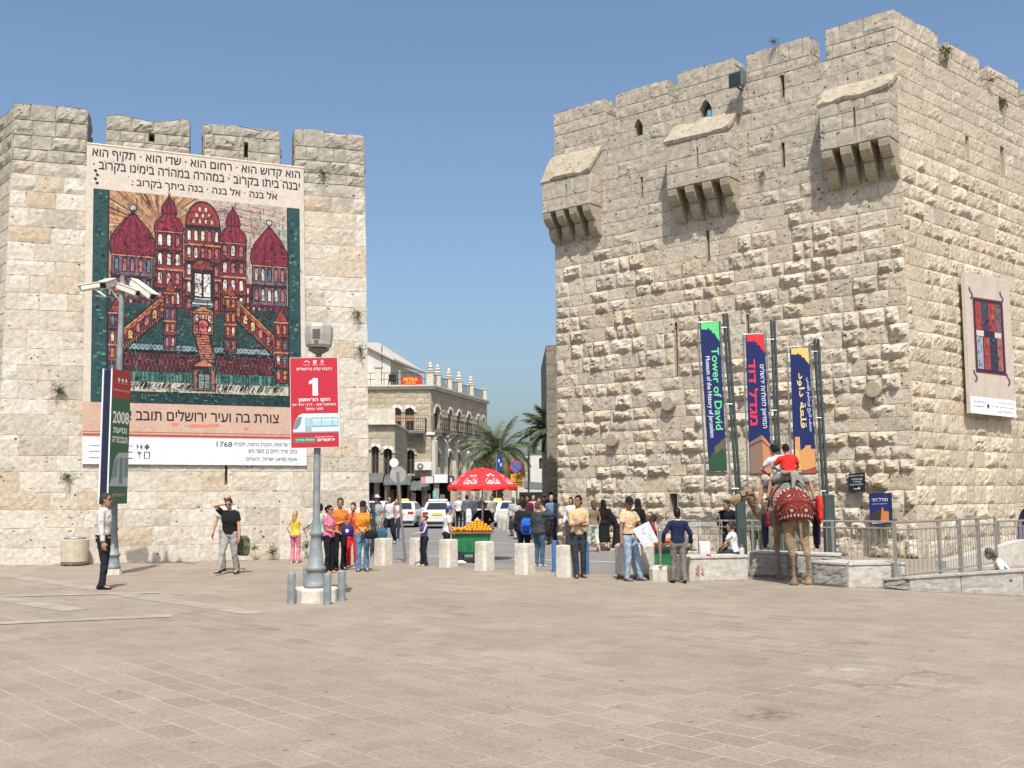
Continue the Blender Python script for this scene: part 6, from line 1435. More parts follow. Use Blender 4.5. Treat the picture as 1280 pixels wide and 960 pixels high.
for k in range(NP_): a = 2 * math.pi * k / NP_; rb.tube([V3((0, 0, zt3 - .5)), up(a, .5, -.02)], .008, 4); rb.tube([up(a, .05, -.02), up(a, .98, -.02)], .007, 4)
rb.build('ribs', MGAL, um)
def ulet(body, a0, a1, t0, t1, m_):
    vs, fs = glyphs(body, .03); x0 = min(p[0] for p in vs); x1 = max(p[0] for p in vs); y0 = min(p[1] for p in vs); y1 = max(p[1] for p in vs)
    sh = lambda p: (p[0] + .25 * (p[1] - y0) - x0) / (x1 - x0 + .25 * (y1 - y0))
    m_.add([up(a0 + (a1 - a0) * sh(p), t1 + (t0 - t1) * (p[1] - y0) / (y1 - y0), .014) for p in vs], fs)
mb = MB()
for k in range(NP_):
    a = 2 * math.pi * (k + .5) / NP_; ulet('Coca-Cola', a - .24, a + .26, .74, .93, mb)
    if k % 2 == 0:
        for i in range(14): b_ = a - .16 + .32 * i / 13; t_ = .60 + .05 * math.sin(i * .6); mb.add([up(b_, t_ - .02, .014), up(b_ + .024, t_ - .02, .014), up(b_ + .024, t_ + .022, .014), up(b_, t_ + .022, .014)], [(0, 1, 2, 3)])
    ulet('Coca-Cola', a - .17, a + .17, .58, .68, mb) if k % 2 else None
mb.build('lettering', mat('umbrella_white', (.72, .70, .70), .6), um)
# second, smaller cart behind the stone block
t = thing('fruit_cart', 'small green cart with mixed fruit half hidden behind the map reader and low stone block', 'cart', gx(830, 23.6)); c2 = V3(t.location)
mb = MB(); mb.loft([[V3((sx * a, sy * b, z)) for sx, sy in ((-1, -1), (1, -1), (1, 1), (-1, 1))] for z, a, b in ((.14, .40, .30), (.52, .46, .36))]); mb.build('tub', MGREEN, t); mb = MB(); mb.box((0, 0, .54), (1.05, .8, .05)); mb.build('board', MBLACK, t)
for x in (-.3, .3): mb = MB(); mb.lathe([(.1, -.03), (.13, -.03), (.13, .03), (.1, .03)], n=12); o = mb.build('wheel', MBLACK, t); o.location = (x, -.28, .13); o.rotation_euler = (math.pi / 2, 0, 0)
FR = [mat('apple_red', (.42, .05, .03), .4), mat('melon_yellow', (.62, .42, .10), .5), MORAN]
for k, nm in enumerate(('apple', 'melon', 'orange')):
    proto = None
    for i in range((9, 5, 8)[k]):
        p_ = c2 + V3((-.42 + .84 * ((i * 3 + k) % 10) / 9.0, -.3 + .07 * (i % 4) + .1 * k, .61 + .05 * (i % 3)))
        if proto is None: m_ = MB(); m_.ell((0, 0, 0), (.05 + .02 * (k == 1),) * 3, 8, 5); proto = tag(m_.build(nm, FR[k], loc=p_, smooth=True), ('red apple', 'yellow melon', 'orange')[k] + ' on the small cart behind the map reader', nm, 'fruit on the small cart')
        else: o = proto.copy(); o.location = p_; COL.objects.link(o)
# ================================================================== PEOPLE
SKINS = [(.46, .25, .165), (.36, .19, .12), (.24, .125, .075), (.52, .31, .22)]
def skin(i): return mat('skin_%d' % i, SKINS[i], .55, .1, 12)
HAIRC = {'black': (.012, .010, .009), 'dark': (.028, .018, .013), 'brown': (.075, .040, .022), 'red': (.13, .045, .022), 'blond': (.33, .20, .09), 'grey': (.10, .095, .09), 'bald': None}
MBLK = (.013, .013, .016)
def rot3(yaw=0, pitch=0, roll=0): return Matrix.Rotation(yaw, 3, 'Z') @ Matrix.Rotation(pitch, 3, 'X') @ Matrix.Rotation(roll, 3, 'Y')
def ik(a, c, l1, l2, hint):
    a, c = V3(a), V3(c); d = c - a; L = d.length; mx = (l1 + l2) * .998
    if L > mx: c = a + d * (mx / L); d = c - a; L = mx
    u = d / L; x = (l1 * l1 - l2 * l2 + L * L) / (2 * L); h = math.sqrt(max(0, l1 * l1 - x * x)); hv = V3(hint); hv = hv - u * hv.dot(u)
    hv = hv.normalized() if hv.length > 1e-5 else V3((0, 0, 1)); return a + u * x + hv * h, c
def fing(mb, wrist, dirv, palmn, side, curl=.6, s=1.0):
    """palm, four unequal bent fingers, thumb leaving the side of the palm"""
    d = V3(dirv).normalized(); n = V3(palmn); n = (n - d * n.dot(d)).normalized(); sd = d.cross(n) * side
    pal = []
    for t, a, b in ((-.015, .026, .022), (.02, .036, .018), (.06, .042, .017), (.09, .040, .014), (.098, .03, .01)):
        c = wrist + d * t * s; pal.append([c + (sd * a * math.cos(k * .785) + n * b * math.sin(k * .785)) * s for k in range(8)])
    mb.loft(pal)
    for k, (o, L) in enumerate(((-.030, .070), (-.010, .080), (.010, .074), (.029, .058))):
        p0 = wrist + (d * .075 + sd * o) * s; d1 = (d + n * curl * .5).normalized(); d2 = (d + n * curl * 1.5).normalized(); p1 = p0 + d1 * (L * .5 + .015) * s; p2 = p1 + d2 * L * .55 * s
        mb.tube([p0, p1, p2], [.0095 * s, .0088 * s, .007 * s], 6)
    p0 = wrist + (d * .022 - sd * .026) * s; p1 = p0 + (d * .035 - sd * .030 + n * .012) * s; p2 = p1 + (d * .034 - sd * .004 + n * .014) * s; mb.tube([p0, p1, p2], [.013 * s, .011 * s, .008 * s], 6)
def person(loc, H, head, label, top=(.5, .5, .5), sleeve='short', bottom=(.05, .05, .06), kind='trousers', hair='dark', hairlen=0, sx='m', sk=0,
           arms=None, legs=None, lean=0.0, look=(0, 0), cap=None, glasses=False, stripes=None, jacket=False, shoe=MBLK, fat=1.0, pelvis=None, scarf=None, fine=True, torso_yaw=0, group=None, belt=None, cropped=False, side_lean=0.0, collar=None, bare_leg=False, over=None):
    """built standing at 1.75 m, facing +Y, then scaled to H. arms: ((wrist, hint) for left(-x), right(+x)); legs: ((ankle, kneehint), ...)"""
    s = H / 1.75; f = sx == 'f'
    sh = .152 if f else .174; hp = .092
    hipc = V3(pelvis or (0, 0, .93)); TR_ = rot3(torso_yaw, -lean, side_lean)
    tp = lambda x, y, z: hipc + TR_ @ V3((x, y, z - .93))
    arms = arms or ((( -.23, .06, .87), (-.4, -.6, 0)), ((.23, .05, .87), (.4, -.6, 0)))
    legs = legs or (((-.10, .0, .085), (0, 1, 0)), ((.11, .02, .085), (0, 1, 0)))
    TOR = [(.86, .15, .105, -.01), (.93, .165, .118, -.01), (1.02, .152, .108, 0), (1.11, .142, .105, .005), (1.24, .162, .118, .01), (1.35, .170, .115, .0), (1.415, .140, .09, -.012), (1.462, .085, .068, -.015)]
    if f: TOR = [(.86, .165, .118, -.015), (.93, .172, .125, -.012), (1.02, .150, .108, 0), (1.10, .130, .098, .005), (1.22, .145, .122, .02), (1.31, .150, .125, .015), (1.39, .130, .085, -.01), (1.455, .078, .062, -.015)]
    def torso_rings(k, z0=None, add=0.0, z1=None):
        out = []
        for z, a, b, y in TOR:
            if z0 and z < z0 - .06: continue
            if z1 and z > z1 + .01: continue
            zz = max(z, z0) if z0 else z; w_ = fat if z < 1.32 else 1.0
            out.append([tp((a * k * w_ + add) * math.cos(q * .4488), y + (b * k * w_ + add) * math.sin(q * .4488), zz) for q in range(14)])
        return out
    S_ = [tp(-sh, -.01, 1.39), tp(sh, -.01, 1.39)]
    E_ = []; W_2 = []
    for i, (w_, hint) in enumerate(arms):
        e, w2 = ik(S_[i], w_, .285, .25, hint); E_.append(e); W_2.append(w2)
    K_ = []; A_ = []; Hh = [hipc + V3((-hp, 0, -.03)), hipc + V3((hp, 0, -.03))]
    for i, (a, hint) in enumerate(legs): k, a2 = ik(Hh[i], a, .412, .408, hint); K_.append(k); A_.append(a2)
    foot = lambda i: (lambda d: V3((d.x, d.y, 0)).normalized())((V3((legs[i][2])) if len(legs[i]) > 2 else V3(((-.12, .12)[i], 1, 0))))
    # ---- body: one continuous skin surface
    mb = MB()
    mb.loft(torso_rings(.90)); nk = TR_ @ V3((0, 0, 1))
    hc = tp(0, .015, 1.625); HR = TR_ @ rot3(look[0], look[1])
    mb.tube([tp(0, -.02, 1.40), tp(0, -.012, 1.48), hc + HR @ V3((0, -.02, -.06))], [.062, .054, .05], 10)
    hs = 1.03 if not f else .98
    prof = [(-.122, .018, .022, .060), (-.112, .036, .040, .045), (-.085, .053, .068, .022), (-.05, .064, .086, .006), (-.01, .071, .096, -.004), (.03, .075, .100, -.010), (.065, .070, .092, -.012), (.095, .053, .070, -.012), (.115, .024, .034, -.012)]
    mb.loft([[hc + HR @ V3((a * hs * math.cos(q * .5236), (y + b * math.sin(q * .5236)) * hs, z * hs)) for q in range(12)] for z, a, b, y in prof])
    mb.tube([hc + HR @ V3((0, .085, .025)), hc + HR @ V3((0, .108, -.015)), hc + HR @ V3((0, .112, -.03)), hc + HR @ V3((0, .09, -.038))], [.010, .013, .016, .012], 6)   # nose
    for q in (-1, 1): mb.ell(hc + HR @ V3((q * .075, -.008, -.005)), (.014, .022, .034), 7, 5)
    mb.tube([hc + HR @ V3((-.022, .085, -.066)), hc + HR @ V3((0, .094, -.064)), hc + HR @ V3((.022, .085, -.066))], .009, 6)
    for i in (0, 1):
        g_ = .86 if f else 1.0
        mb.tube([tp((-1, 1)[i] * sh * .6, -.01, 1.41), S_[i], S_[i].lerp(E_[i], .5), E_[i], E_[i].lerp(W_2[i], .35), W_2[i]], [.05 * g_, .052 * g_, .045 * g_, .036 * g_, .038 * g_, .025 * g_], 9)
        d = (W_2[i] - E_[i]).normalized(); inward = V3(((1, -1)[i], .15, 0)); inward = inward if abs(d.z) > .4 else V3((0, 0, -1))
        fing(mb, W_2[i], d, inward, (1, -1)[i], .55, .95 if f else 1.05)
        mb.tube([Hh[i] + V3((0, 0, .03)), Hh[i].lerp(K_[i], .35), K_[i], K_[i].lerp(A_[i], .35), A_[i]], [.082, .074, .05, .052, .033], 9)
        fd = foot(i); mb.tube([A_[i] + V3((0, 0, .0)) - fd * .03 - V3((0, 0, .04)), A_[i] + fd * .08 - V3((0, 0, .045)), A_[i] + fd * .15 - V3((0, 0, .06))], [.035, .034, .024], 8)
    for i in range(len(mb.v)): mb.v[i] = mb.v[i] * s
    body = mb.build('person', skin(sk), loc=loc, rz=R(head)); remesh(body, .0105 if fine else .017, 2, .4)
    tag(body, label, 'person', group)
    def part(name, m_, mb_, vox=.014, smooth=2, fold=.026, fs=.10):
        for i in range(len(mb_.v)): mb_.v[i] = mb_.v[i] * s
        o = mb_.build(name, m_, body)
        if vox: remesh(o, vox * (1 if fine else 1.35), smooth, .5, fold)
        return o
    # ---- face
    if fine:
        for q in (-1, 1): e = MB(); e.ell(hc + HR @ V3((q * .031, .084, .008)), (.012, .010, .007), 8, 5); part('eye', mat('eye_dark', (.03, .02, .018), .3), e, 0)
        for q in (-1, 1): e = MB(); e.tube([hc + HR @ V3((q * .016, .091, .030)), hc + HR @ V3((q * .034, .089, .034)), hc + HR @ V3((q * .05, .076, .029))], .0045, 5); part('eyebrow', mat('hair_' + (hair if hair != 'bald' else 'dark'), HAIRC.get(hair) or (.03, .02, .015), .7), e, 0)
        e = MB(); e.tube([hc + HR @ V3((-.02, .0955, -.064)), hc + HR @ V3((0, .1035, -.063)), hc + HR @ V3((.02, .0955, -.064))], .0048, 5); part('mouth', mat('lips', (.28, .09, .08), .5), e, 0)
    if glasses:
        e = MB()
        for q in (-1, 1): e.ell(hc + HR @ V3((q * .036, .099, .010)), (.030, .010, .019), 9, 6); e.tube([hc + HR @ V3((q * .062, .085, .014)), hc + HR @ V3((q * .078, .0, .01))], .004, 5)
        part('sunglasses', mat('sunglass_black', (.008, .008, .01), .15), e, 0)
    # ---- hair
    if HAIRC.get(hair):
        hm = mat('hair_' + hair, HAIRC[hair], .85, .3, 40, .4, 0, .12); e = MB()
        def cap_pts(k, zlow_f, zlow_b):
            rg = []
            for j in range(8):
                t_ = j / 7; rr = []
                for q in range(14):
                    an = q * 2 * math.pi / 14; yy = math.sin(an); low = zlow_b + (zlow_f - zlow_b) * sm((yy + .3) / 1.0)
                    z = .132 + (low - .132) * t_ ** 1.15; zz = (z - .015) / .122; r_ = math.sqrt(max(.02, 1 - max(-.75, min(.99, zz)) ** 2)) if zz > 0 else 1.0
                    rr.append(hc + HR @ V3((.084 * k * r_ * math.cos(an), -.012 + .108 * k * r_ * yy * (.95 if yy > 0 else 1), z)))
                rg.append(rr)
            return rg
        e.loft(cap_pts(1.0, .055, -.085 if hairlen < .05 else -.11))
        if hairlen > 0:
            e.tube([hc + HR @ V3((0, -.07, .05)), hc + HR @ V3((0, -.10, -.05)), hc + HR @ V3((0, -.105, -.05 - hairlen * .5)), hc + HR @ V3((0, -.10, -.06 - hairlen))], [.07, .088, .085, .045], 10, 0, .55)
        if hairlen < 0: e.ell(hc + HR @ V3((0, -.125, .03)), (.05, .05, .05), 8, 6)
        part('hair', hm, e, .012, 2, .014)
    if cap:
        e = MB(); col_, style = cap
        if style == 'scarf':
            e.loft([[hc + HR @ V3((a * math.cos(q * .5236), y + b * math.sin(q * .5236), z)) for q in range(12)] for z, a, b, y in ((.135, .02, .03, -.02), (.11, .065, .085, -.02), (.04, .088, .112, -.018), (-.04, .088, .105, -.025), (-.10, .085, .095, -.03), (-.17, .12, .10, -.04), (-.30, .17, .11, -.045), (-.48, .16, .09, -.06), (-.55, .10, .06, -.06))]); part('headscarf', cloth(col_), e, .016, 3, .015)
        else:
            rg = []
            for z, a, b in ((.045, .083, .107), (.075, .084, .106), (.115, .070, .085), (.140, .04, .05), (.147, .01, .015)): rg.append([hc + HR @ V3((a * math.cos(q * .5236), -.012 + b * math.sin(q * .5236), z)) for q in range(12)])
            e.loft(rg)
            if style == 'cap': e.loft([[hc + HR @ V3((x * .075, .06 + (.10 if t_ else 0) * (1 - x * x * .6) + .01, .047 - .02 * t_ + dz)) for x in (-1, -.6, 0, .6, 1)] + [hc + HR @ V3((x * .075, .06, .050 + dz)) for x in (1, .6, 0, -.6, -1)] for t_, dz in ((1, 0), (1, .012))])
            if style == 'hat': e.lathe([(.15, .05), (.152, .058), (.08, .065), (.08, .05)], c=hc, n=14)
            part('cap' if style == 'cap' else 'hat', cloth(col_), e, 0)
            if style == 'cap' and len(cap) < 4 and False: pass
    # ---- clothes
    e = MB(); add = .016 + (.022 if jacket else 0); hem = 1.04 if cropped else (.90 if not jacket else .86)
    e.loft(torso_rings(1.0, hem, add))
    tk = {'none': 0, 'cap': .35, 'short': .62, 'elbow': 1.0, 'long': 2.0}[sleeve]
    for i in (0, 1):
        if tk == 0: continue
        g_ = 1 if not f else .88; p0 = tp((-1, 1)[i] * sh * .55, -.01, 1.405); pts = [p0, S_[i]]; rad = [.062 * g_ + add * .5, .060 * g_ + add * .6]
        if tk <= 1: pts += [S_[i].lerp(E_[i], tk * .5), S_[i].lerp(E_[i], tk)]; rad += [.058 * g_ + add * .6, .054 * g_ + add * .7]
        else: pts += [S_[i].lerp(E_[i], .5), E_[i], E_[i].lerp(W_2[i], .5), E_[i].lerp(W_2[i], .96)]; rad += [.052 * g_ + add * .6, .047 * g_ + add * .6, .043 * g_ + add * .5, .036 * g_ + add * .4]
        e.tube(pts, rad, 10)
    part('jacket' if jacket else ('vest' if sleeve == 'none' else 'shirt'), cloth(top, stripes), e)
    if collar:
        e = MB(); rg = [[tp(a * math.cos(q * .5236), y + a * .95 * math.sin(q * .5236), z) for q in range(12)] for z, a, y in ((1.445, .085, -.015), (1.475, .072, -.013), (1.485, .066, -.012), (1.455, .060, -.012))]; e.loft(rg, caps=False); part('collar', cloth(collar), e, 0)
    e = MB()
    if kind in ('trousers', 'shorts', 'flared', 'capri'):
        rg = torso_rings(1.0, None, .014, 1.03)
        low = [[hipc + V3((.135 * fat * math.cos(q * .4488), -.01 + .10 * math.sin(q * .4488), -.09)) for q in range(14)]]
        e.loft(low + rg)
        for i in (0, 1):
            kl, al = K_[i], A_[i]
            if kind == 'shorts': e.tube([Hh[i] + V3((0, 0, .05)), Hh[i].lerp(kl, .4), Hh[i].lerp(kl, .85)], [.102 * fat, .100, .092], 11)
            else:
                end = al + (al - kl).normalized() * (.03 if kind != 'capri' else -.16)
                e.tube([Hh[i] + V3((0, 0, .05)), Hh[i].lerp(kl, .45), kl, kl.lerp(al, .5), end], [.104 * fat, .090 * (fat * .5 + .5), .068, .064 if kind != 'flared' else .068, .060 if kind != 'flared' else .088], 11)
        part({'shorts': 'shorts'}.get(kind, 'trousers'), cloth(bottom), e)
    elif kind == 'skirt' or kind == 'robe':
        zb = .12 if kind == 'robe' else .30
        rg = [[V3((hipc.x, hipc.y, 0)) + V3(((a + .012 * math.sin(q * 2.2)) * math.cos(q * .3927), (b + .012 * math.cos(q * 3.1)) * math.sin(q * .3927), z)) for q in range(16)] for z, a, b in ((zb, .235, .21), (zb + .01, .24, .215), (.55, .205, .18), (.80, .19, .15), (.93, .178, .132), (1.03, .155, .115))]
        e.loft(rg); part('robe' if kind == 'robe' else 'skirt', cloth(bottom), e, .018, 3, .02)
    if belt: e = MB(); e.loft([[tp(a * math.cos(q * .4488), -.008 + a * .72 * math.sin(q * .4488), z) for q in range(14)] for z, a in ((.955, .186 * fat), (.99, .182 * fat))], caps=False); part('belt', cloth(belt), e, 0)
    for i in (0, 1):
        fd = foot(i); sd = V3((-fd.y, fd.x, 0)); a = A_[i]; rg = []; g0 = a.z - .085
        for t_, wd, h in ((-.085, .030, .05), (-.07, .038, .075), (-.02, .040, .085), (.05, .045, .062), (.11, .046, .045), (.155, .036, .034), (.172, .015, .02)):
            c = V3((a.x, a.y, g0)) + fd * t_; rg.append([c + sd * wd * math.cos(q * .7854) + UPW * (h / 2 + (h / 2) * math.sin(q * .7854)) for q in range(8)])
        e = MB(); e.loft(rg); part('shoe', cloth(shoe), e, 0)
    return body, (lambda p: Matrix.Translation(V3(loc)) @ Matrix.Rotation(R(head), 4, 'Z') @ (V3(p) * s)), W_2
def bag(name, label, p, dims, col, rz=0, strap=None, cat='bag', marks=None, logo=False):
    t = thing(name, label, cat, p, rz); mb = MB(); a, b, c = dims
    mb.loft([[V3((sx * a * k / 2, sy * b * k / 2, z * c)) for sx, sy in ((-1, -.6), (-.6, -1), (.6, -1), (1, -.6), (1, .6), (.6, 1), (-.6, 1), (-1, .6))] for z, k in ((-.5, .7), (-.42, .98), (0, 1.05), (.35, .95), (.5, .6))])
    o = mb.build('bag_body', cloth(col) if not isinstance(col, bpy.types.Material) else col, t); remesh(o, .018, 2, .5, .02)
    if strap: mb = MB(); mb.tube([V3(q) - V3(p) if False else V3(q) for q in strap], .012, 6); mb.build('strap', cloth((.03, .03, .035)), t)
    if logo: mb = MB(); mb.ell((0, -b * .52, 0), (a * .16, .008, a * .16), 8, 5); mb.build('badge', MWHITE, t)
    return t
UP_ = lambda z: (0, 0, z)
# 1 man in the striped shirt
person(gx(130.5, 20.3), 1.84, -83, 'man in a pale striped shirt and dark trousers standing at the far left', (.62, .58, .52), 'long', (.020, .022, .028), 'trousers', 'dark', 0, 'm', 1,
       (((-.22, .02, .82), (-.4, -.6, 0)), ((.23, .06, .80), (.4, -.6, 0))), (((-.09, -.03, .085), (0, 1, 0)), ((.10, .03, .085), (0, 1, 0))), glasses=True, stripes=(.40, .36, .33), belt=MBLK, collar=(.62, .58, .52))
# 2 / 3 the pair walking by the left wall
person(gx(288.5, 24.0), 1.74, 172, 'walking man in a black T-shirt and grey trousers shading his eyes', (.016, .015, .017), 'short', (.30, .28, .25), 'trousers', 'dark', 0, 'm', 0,
       (((-.26, .10, .85), (-.5, -.4, 0)), ((.06, .16, 1.60), (1, .1, -.5))), (((-.13, -.10, .10), (0, 1, 0)), ((.15, .26, .085), (0, 1, 0))), lean=R(9), look=(R(8), R(-14)), glasses=True, fat=1.1)
person(gx(284.5, 25.0), 1.82, 176, 'taller sunburnt man with sunglasses close behind the man in the black T-shirt', (.50, .47, .45), 'short', (.30, .28, .25), 'trousers', 'bald', 0, 'm', 0,
       (((-.32, .05, .84), (-.5, -.4, 0)), ((.32, .05, .84), (.5, -.4, 0))), (((-.28, .05, .085), (0, 1, 0)), ((.10, -.08, .085), (0, 1, 0))), glasses=True)
MCAMO = bpy.data.materials.new('camouflage_cloth'); MCAMO.use_nodes = True
_t = MCAMO.node_tree; _tc = node(_t, 'ShaderNodeTexCoord'); _t.links.new(ramp(_t, [(.40, (.03, .035, .02)), (.48, (.12, .11, .06)), (.58, (.07, .08, .035)), (.66, (.22, .19, .12))], noi(_t, _tc.outputs['Object'], 11, 2)), _t.nodes['Principled BSDF'].inputs['Base Color']); _t.nodes['Principled BSDF'].inputs['Roughness'].default_value = .9
bag('shoulder_bag', 'camouflage carrier bag hanging beside the man in the black T-shirt', at(304.5, 682, 24.4), (.28, .16, .46), MCAMO, .2, [(-.1, 0, .2), (-.14, .0, .5), (-.1, .02, .62)])
# 4 girl
person(gx(369.5, 28.0), 1.40, -14, 'girl in a yellow top and pink trousers with long fair hair, seen from behind', (.66, .50, .06), 'none', (.62, .20, .28), 'flared', 'blond', .34, 'f', 3,
       (((-.20, .06, .93), (-.5, -.5, 0)), ((.33, .12, .93), (.6, -.5, 0))), shoe=(.62, .45, .47))
# 5 behind the lamp post
person(gx(399.5, 26.3), 1.58, 62, 'person in a pale green shirt reaching out, hidden behind the lamp post', (.42, .50, .42), 'long', (.03, .03, .04), 'trousers', 'black', 0, 'f', 1,
       (((-.20, .35, 1.06), (-.5, -.4, -.2)), ((.05, .45, 1.02), (.5, -.4, 0))), (((-.1, -.1, .085), (0, 1, 0)), ((.12, .25, .085), (0, 1, 0))), fine=False)
# 6-9 women beside the lamp
person(gx(411.5, 24.2), 1.55, -118, 'woman in a pink T-shirt and black trousers beside the lamp post', (.62, .16, .27), 'short', MBLK, 'flared', 'black', -.1, 'f', 1,
       (((-.10, .24, 1.05), (-.4, -.5, -.6)), ((.02, .25, 1.06), (.4, -.5, -.6))), glasses=True, shoe=(.35, .19, .12))
person(gx(425, 25.2), 1.72, -152, 'woman in an orange T-shirt with crossed arms and black trousers', (.68, .17, .03), 'short', MBLK, 'flared', 'dark', -.1, 'f', 1,
       (((.03, .17, 1.13), (-.35, -.1, -1)), ((-.05, .21, 1.17), (.35, -.1, -1))), look=(R(-25), 0))
person(gx(453.5, 24.7), 1.63, 197, 'woman in an orange T-shirt and blue jeans with dark cap and auburn hair', (.72, .25, .03), 'elbow', (.10, .18, .27), 'flared', 'red', .2, 'f', 0,
       (((.05, .21, 1.00), (-.45, -.4, -.6)), ((.0, .24, .98), (.45, -.4, -.6))), cap=((.012, .014, .035), 'cap'), glasses=True, fat=1.18, shoe=(.03, .04, .08), look=(R(-15), 0))
bag('handbag', 'black handbag carried by the woman in orange and jeans', at(464, 668, 24.4), (.30, .14, .20), (.016, .015, .016), .2, [(.1, -.04, .06), (.02, -.08, .4), (-.16, -.05, .72)])
bag('shoulder_bag', 'navy blue bag with a white badge beside the woman in orange and jeans', at(434.5, 663.5, 24.8), (.28, .18, .26), (.03, .025, .12), 0, [(.05, 0, .1), (.14, .05, .5)], logo=True)
person(gx(441.5, 26.0), 1.60, 170, 'person in bright red trousers standing behind the woman with the dark cap', (.55, .08, .05), 'short', (.60, .025, .03), 'trousers', 'dark', 0, 'f', 0, fine=False, shoe=(.6, .58, .56))
# 10-12 walking out of the street by the left wall
person(gx(487, 38), 1.76, 160, 'tall man in a white sleeveless vest and dark trousers walking towards the plaza', (.74, .74, .77), 'none', (.02, .022, .035), 'trousers', 'black', 0, 'm', 1,
       (((-.27, .06, .86), (-.5, -.4, 0)), ((.27, .02, .86), (.5, -.4, 0))), (((-.12, -.22, .15), (0, 1, 0)), ((.13, .25, .085), (0, 1, 0))), look=(R(20), 0), shoe=(.3, .36, .5))
person(gx(471, 34), 1.78, 165, 'person under a white sun hat at the edge of the left wall', (.30, .32, .33), 'short', (.32, .30, .27), 'trousers', 'dark', .05, 'f', 1, cap=((.74, .74, .74), 'hat'))
for i, x in enumerate((474.5, 479.5)): bag('shopping_bag', ('left', 'right')[i] + ' of two blue mesh shopping bags carried behind the woman in jeans', at(x, 668, 33.0), (.22, .16, .40), (.05, .11, .17), .2 * i, [(-.06, 0, .15), (0, 0, .42), (.06, 0, .15)])
person(gx(496, 41), 1.66, 172, 'woman in a pale pink blouse and dark trousers behind the man in the white vest', (.62, .48, .47), 'short', (.03, .035, .06), 'trousers', 'red', .1, 'f', 0, None, (((-.1, .2, .085), (0, 1, 0)), ((.12, -.18, .1), (0, 1, 0))), shoe=(.55, .58, .62), fine=False)
# 13 girl, 14 boy
person(gx(530.5, 26.4), 1.28, 118, 'girl in a blue cropped top and black trousers between two stone bollards', (.05, .07, .24), 'none', (.015, .016, .022), 'flared', 'brown', -.1, 'f', 3,
       (((-.16, .36, 1.12), (-.5, -.4, -.6)), ((.26, .04, .86), (.5, -.5, 0))), cropped=True, shoe=(.3, .3, .3))
person(gx(558, 27.6), 1.48, -78, 'boy in a white T-shirt and blue cap at the left end of the orange cart', (.70, .70, .68), 'short', (.02, .02, .03), 'trousers', 'dark', 0, 'm', 0,
       (((-.12, .34, 1.0), (-.5, -.5, -.4)), ((.22, .16, .84), (.5, -.5, 0))), cap=((.04, .09, .38), 'cap'), lean=R(6))
# 15 vendor
person(gx(606, 29.2), 1.62, 160, 'dark clothed vendor bending behind the orange cart', (.02, .02, .022), 'long', (.03, .03, .03), 'trousers', 'dark', 0, 'm', 1,
       (((-.16, .30, 1.02), (-.7, -.3, 0)), ((.18, .28, 1.02), (.7, -.3, 0))), lean=R(14), fine=False)
# people near the cars
far = dict(fine=False)
WALK = (((-.1, .2, .085), (0, 1, 0)), ((.11, -.2, .12), (0, 1, 0)))
person(gx(573.5, 56), 1.76, -20, 'bald man in a white shirt and black trousers by the taxis, seen from behind', (.72, .72, .74), 'short', MBLK, 'trousers', 'bald', 0, 'm', 1, **far)
person(gx(583.5, 55), 1.78, 10, 'man in a grey green suit jacket with a white bag, by the taxis', (.11, .125, .12), 'long', (.05, .05, .055), 'trousers', 'black', 0, 'm', 1, None, WALK, jacket=True, **far)
bag('shopping_bag', 'white carrier bag beside the man in the grey green jacket', at(586, 645, 54.5), (.3, .2, .75), (.62, .62, .6))
person(gx(590, 57), 1.75, 170, 'man in a dark open jacket over white, second in the group by the taxis', (.07, .08, .09), 'long', (.04, .05, .06), 'trousers', 'dark', 0, 'm', 0, jacket=True, **far)
person(gx(596, 59), 1.74, 30, 'man in a dark grey jacket at the right end of the taxi group', (.045, .05, .055), 'long', (.05, .055, .06), 'trousers', 'grey', 0, 'm', 0, None, WALK, jacket=True, **far)
person(gx(603, 62), 1.70, -60, 'woman in a brown coat behind the umbrella pole', (.14, .10, .07), 'long', (.06, .05, .05), 'trousers', 'brown', .15, 'f', 0, **far)
person(gx(614.5, 54), 1.72, 40, 'person in a sand coloured coat at the rear of the white car', (.35, .31, .26), 'long', (.22, .20, .18), 'trousers', 'grey', 0, 'm', 0, jacket=True, **far)
person(gx(641.5, 45), 1.66, 5, 'woman in a pale blue top and dark skirt under the no parking sign', (.34, .37, .42), 'short', (.025, .03, .045), 'skirt', 'grey', .02, 'f', 0, **far)
person(gx(647, 42), 1.62, 20, 'person in pale green trousers half hidden behind the backpack man', (.42, .45, .42), 'short', (.45, .50, .44), 'trousers', 'brown', .1, 'f', 0, **far)
person(gx(660, 41), 1.74, 150, 'man in a maroon shirt in the crowd behind the backpack man', (.085, .022, .04), 'long', (.03, .03, .035), 'trousers', 'black', 0, 'm', 2, **far)
person(gx(653, 47), 1.80, 175, 'man in a black hat and black clothes deep in the crowd', (.02, .02, .022), 'long', MBLK, 'trousers', 'black', 0, 'm', 1, cap=(MBLK, 'hat'), **far)
person(gx(667, 50), 1.74, 160, 'man in a red and white top at the back of the crowd', (.55, .30, .30), 'short', (.04, .04, .05), 'trousers', 'bald', 0, 'm', 0, **far)
person(gx(674, 39), 1.66, 172, 'woman in a white top with long red brown hair in the crowd', (.70, .66, .64), 'none', (.05, .05, .07), 'trousers', 'red', .22, 'f', 0, **far)
person(gx(681, 46), 1.70, 185, 'dark haired woman in black behind the woman with red hair', (.02, .02, .02), 'long', MBLK, 'trousers', 'black', .25, 'f', 1, **far)
person(gx(688.5, 44), 1.86, 170, 'tall man in a black hat at the edge of the gate tower', (.02, .02, .025), 'long', MBLK, 'trousers', 'black', 0, 'm', 1, cap=(MBLK, 'hat'), **far)
person(gx(689.5, 37.5), 1.76, 165, 'balding man in a denim shirt beside the woman in pink', (.13, .20, .29), 'long', (.03, .03, .035), 'trousers', 'bald', 0, 'm', 0, **far)
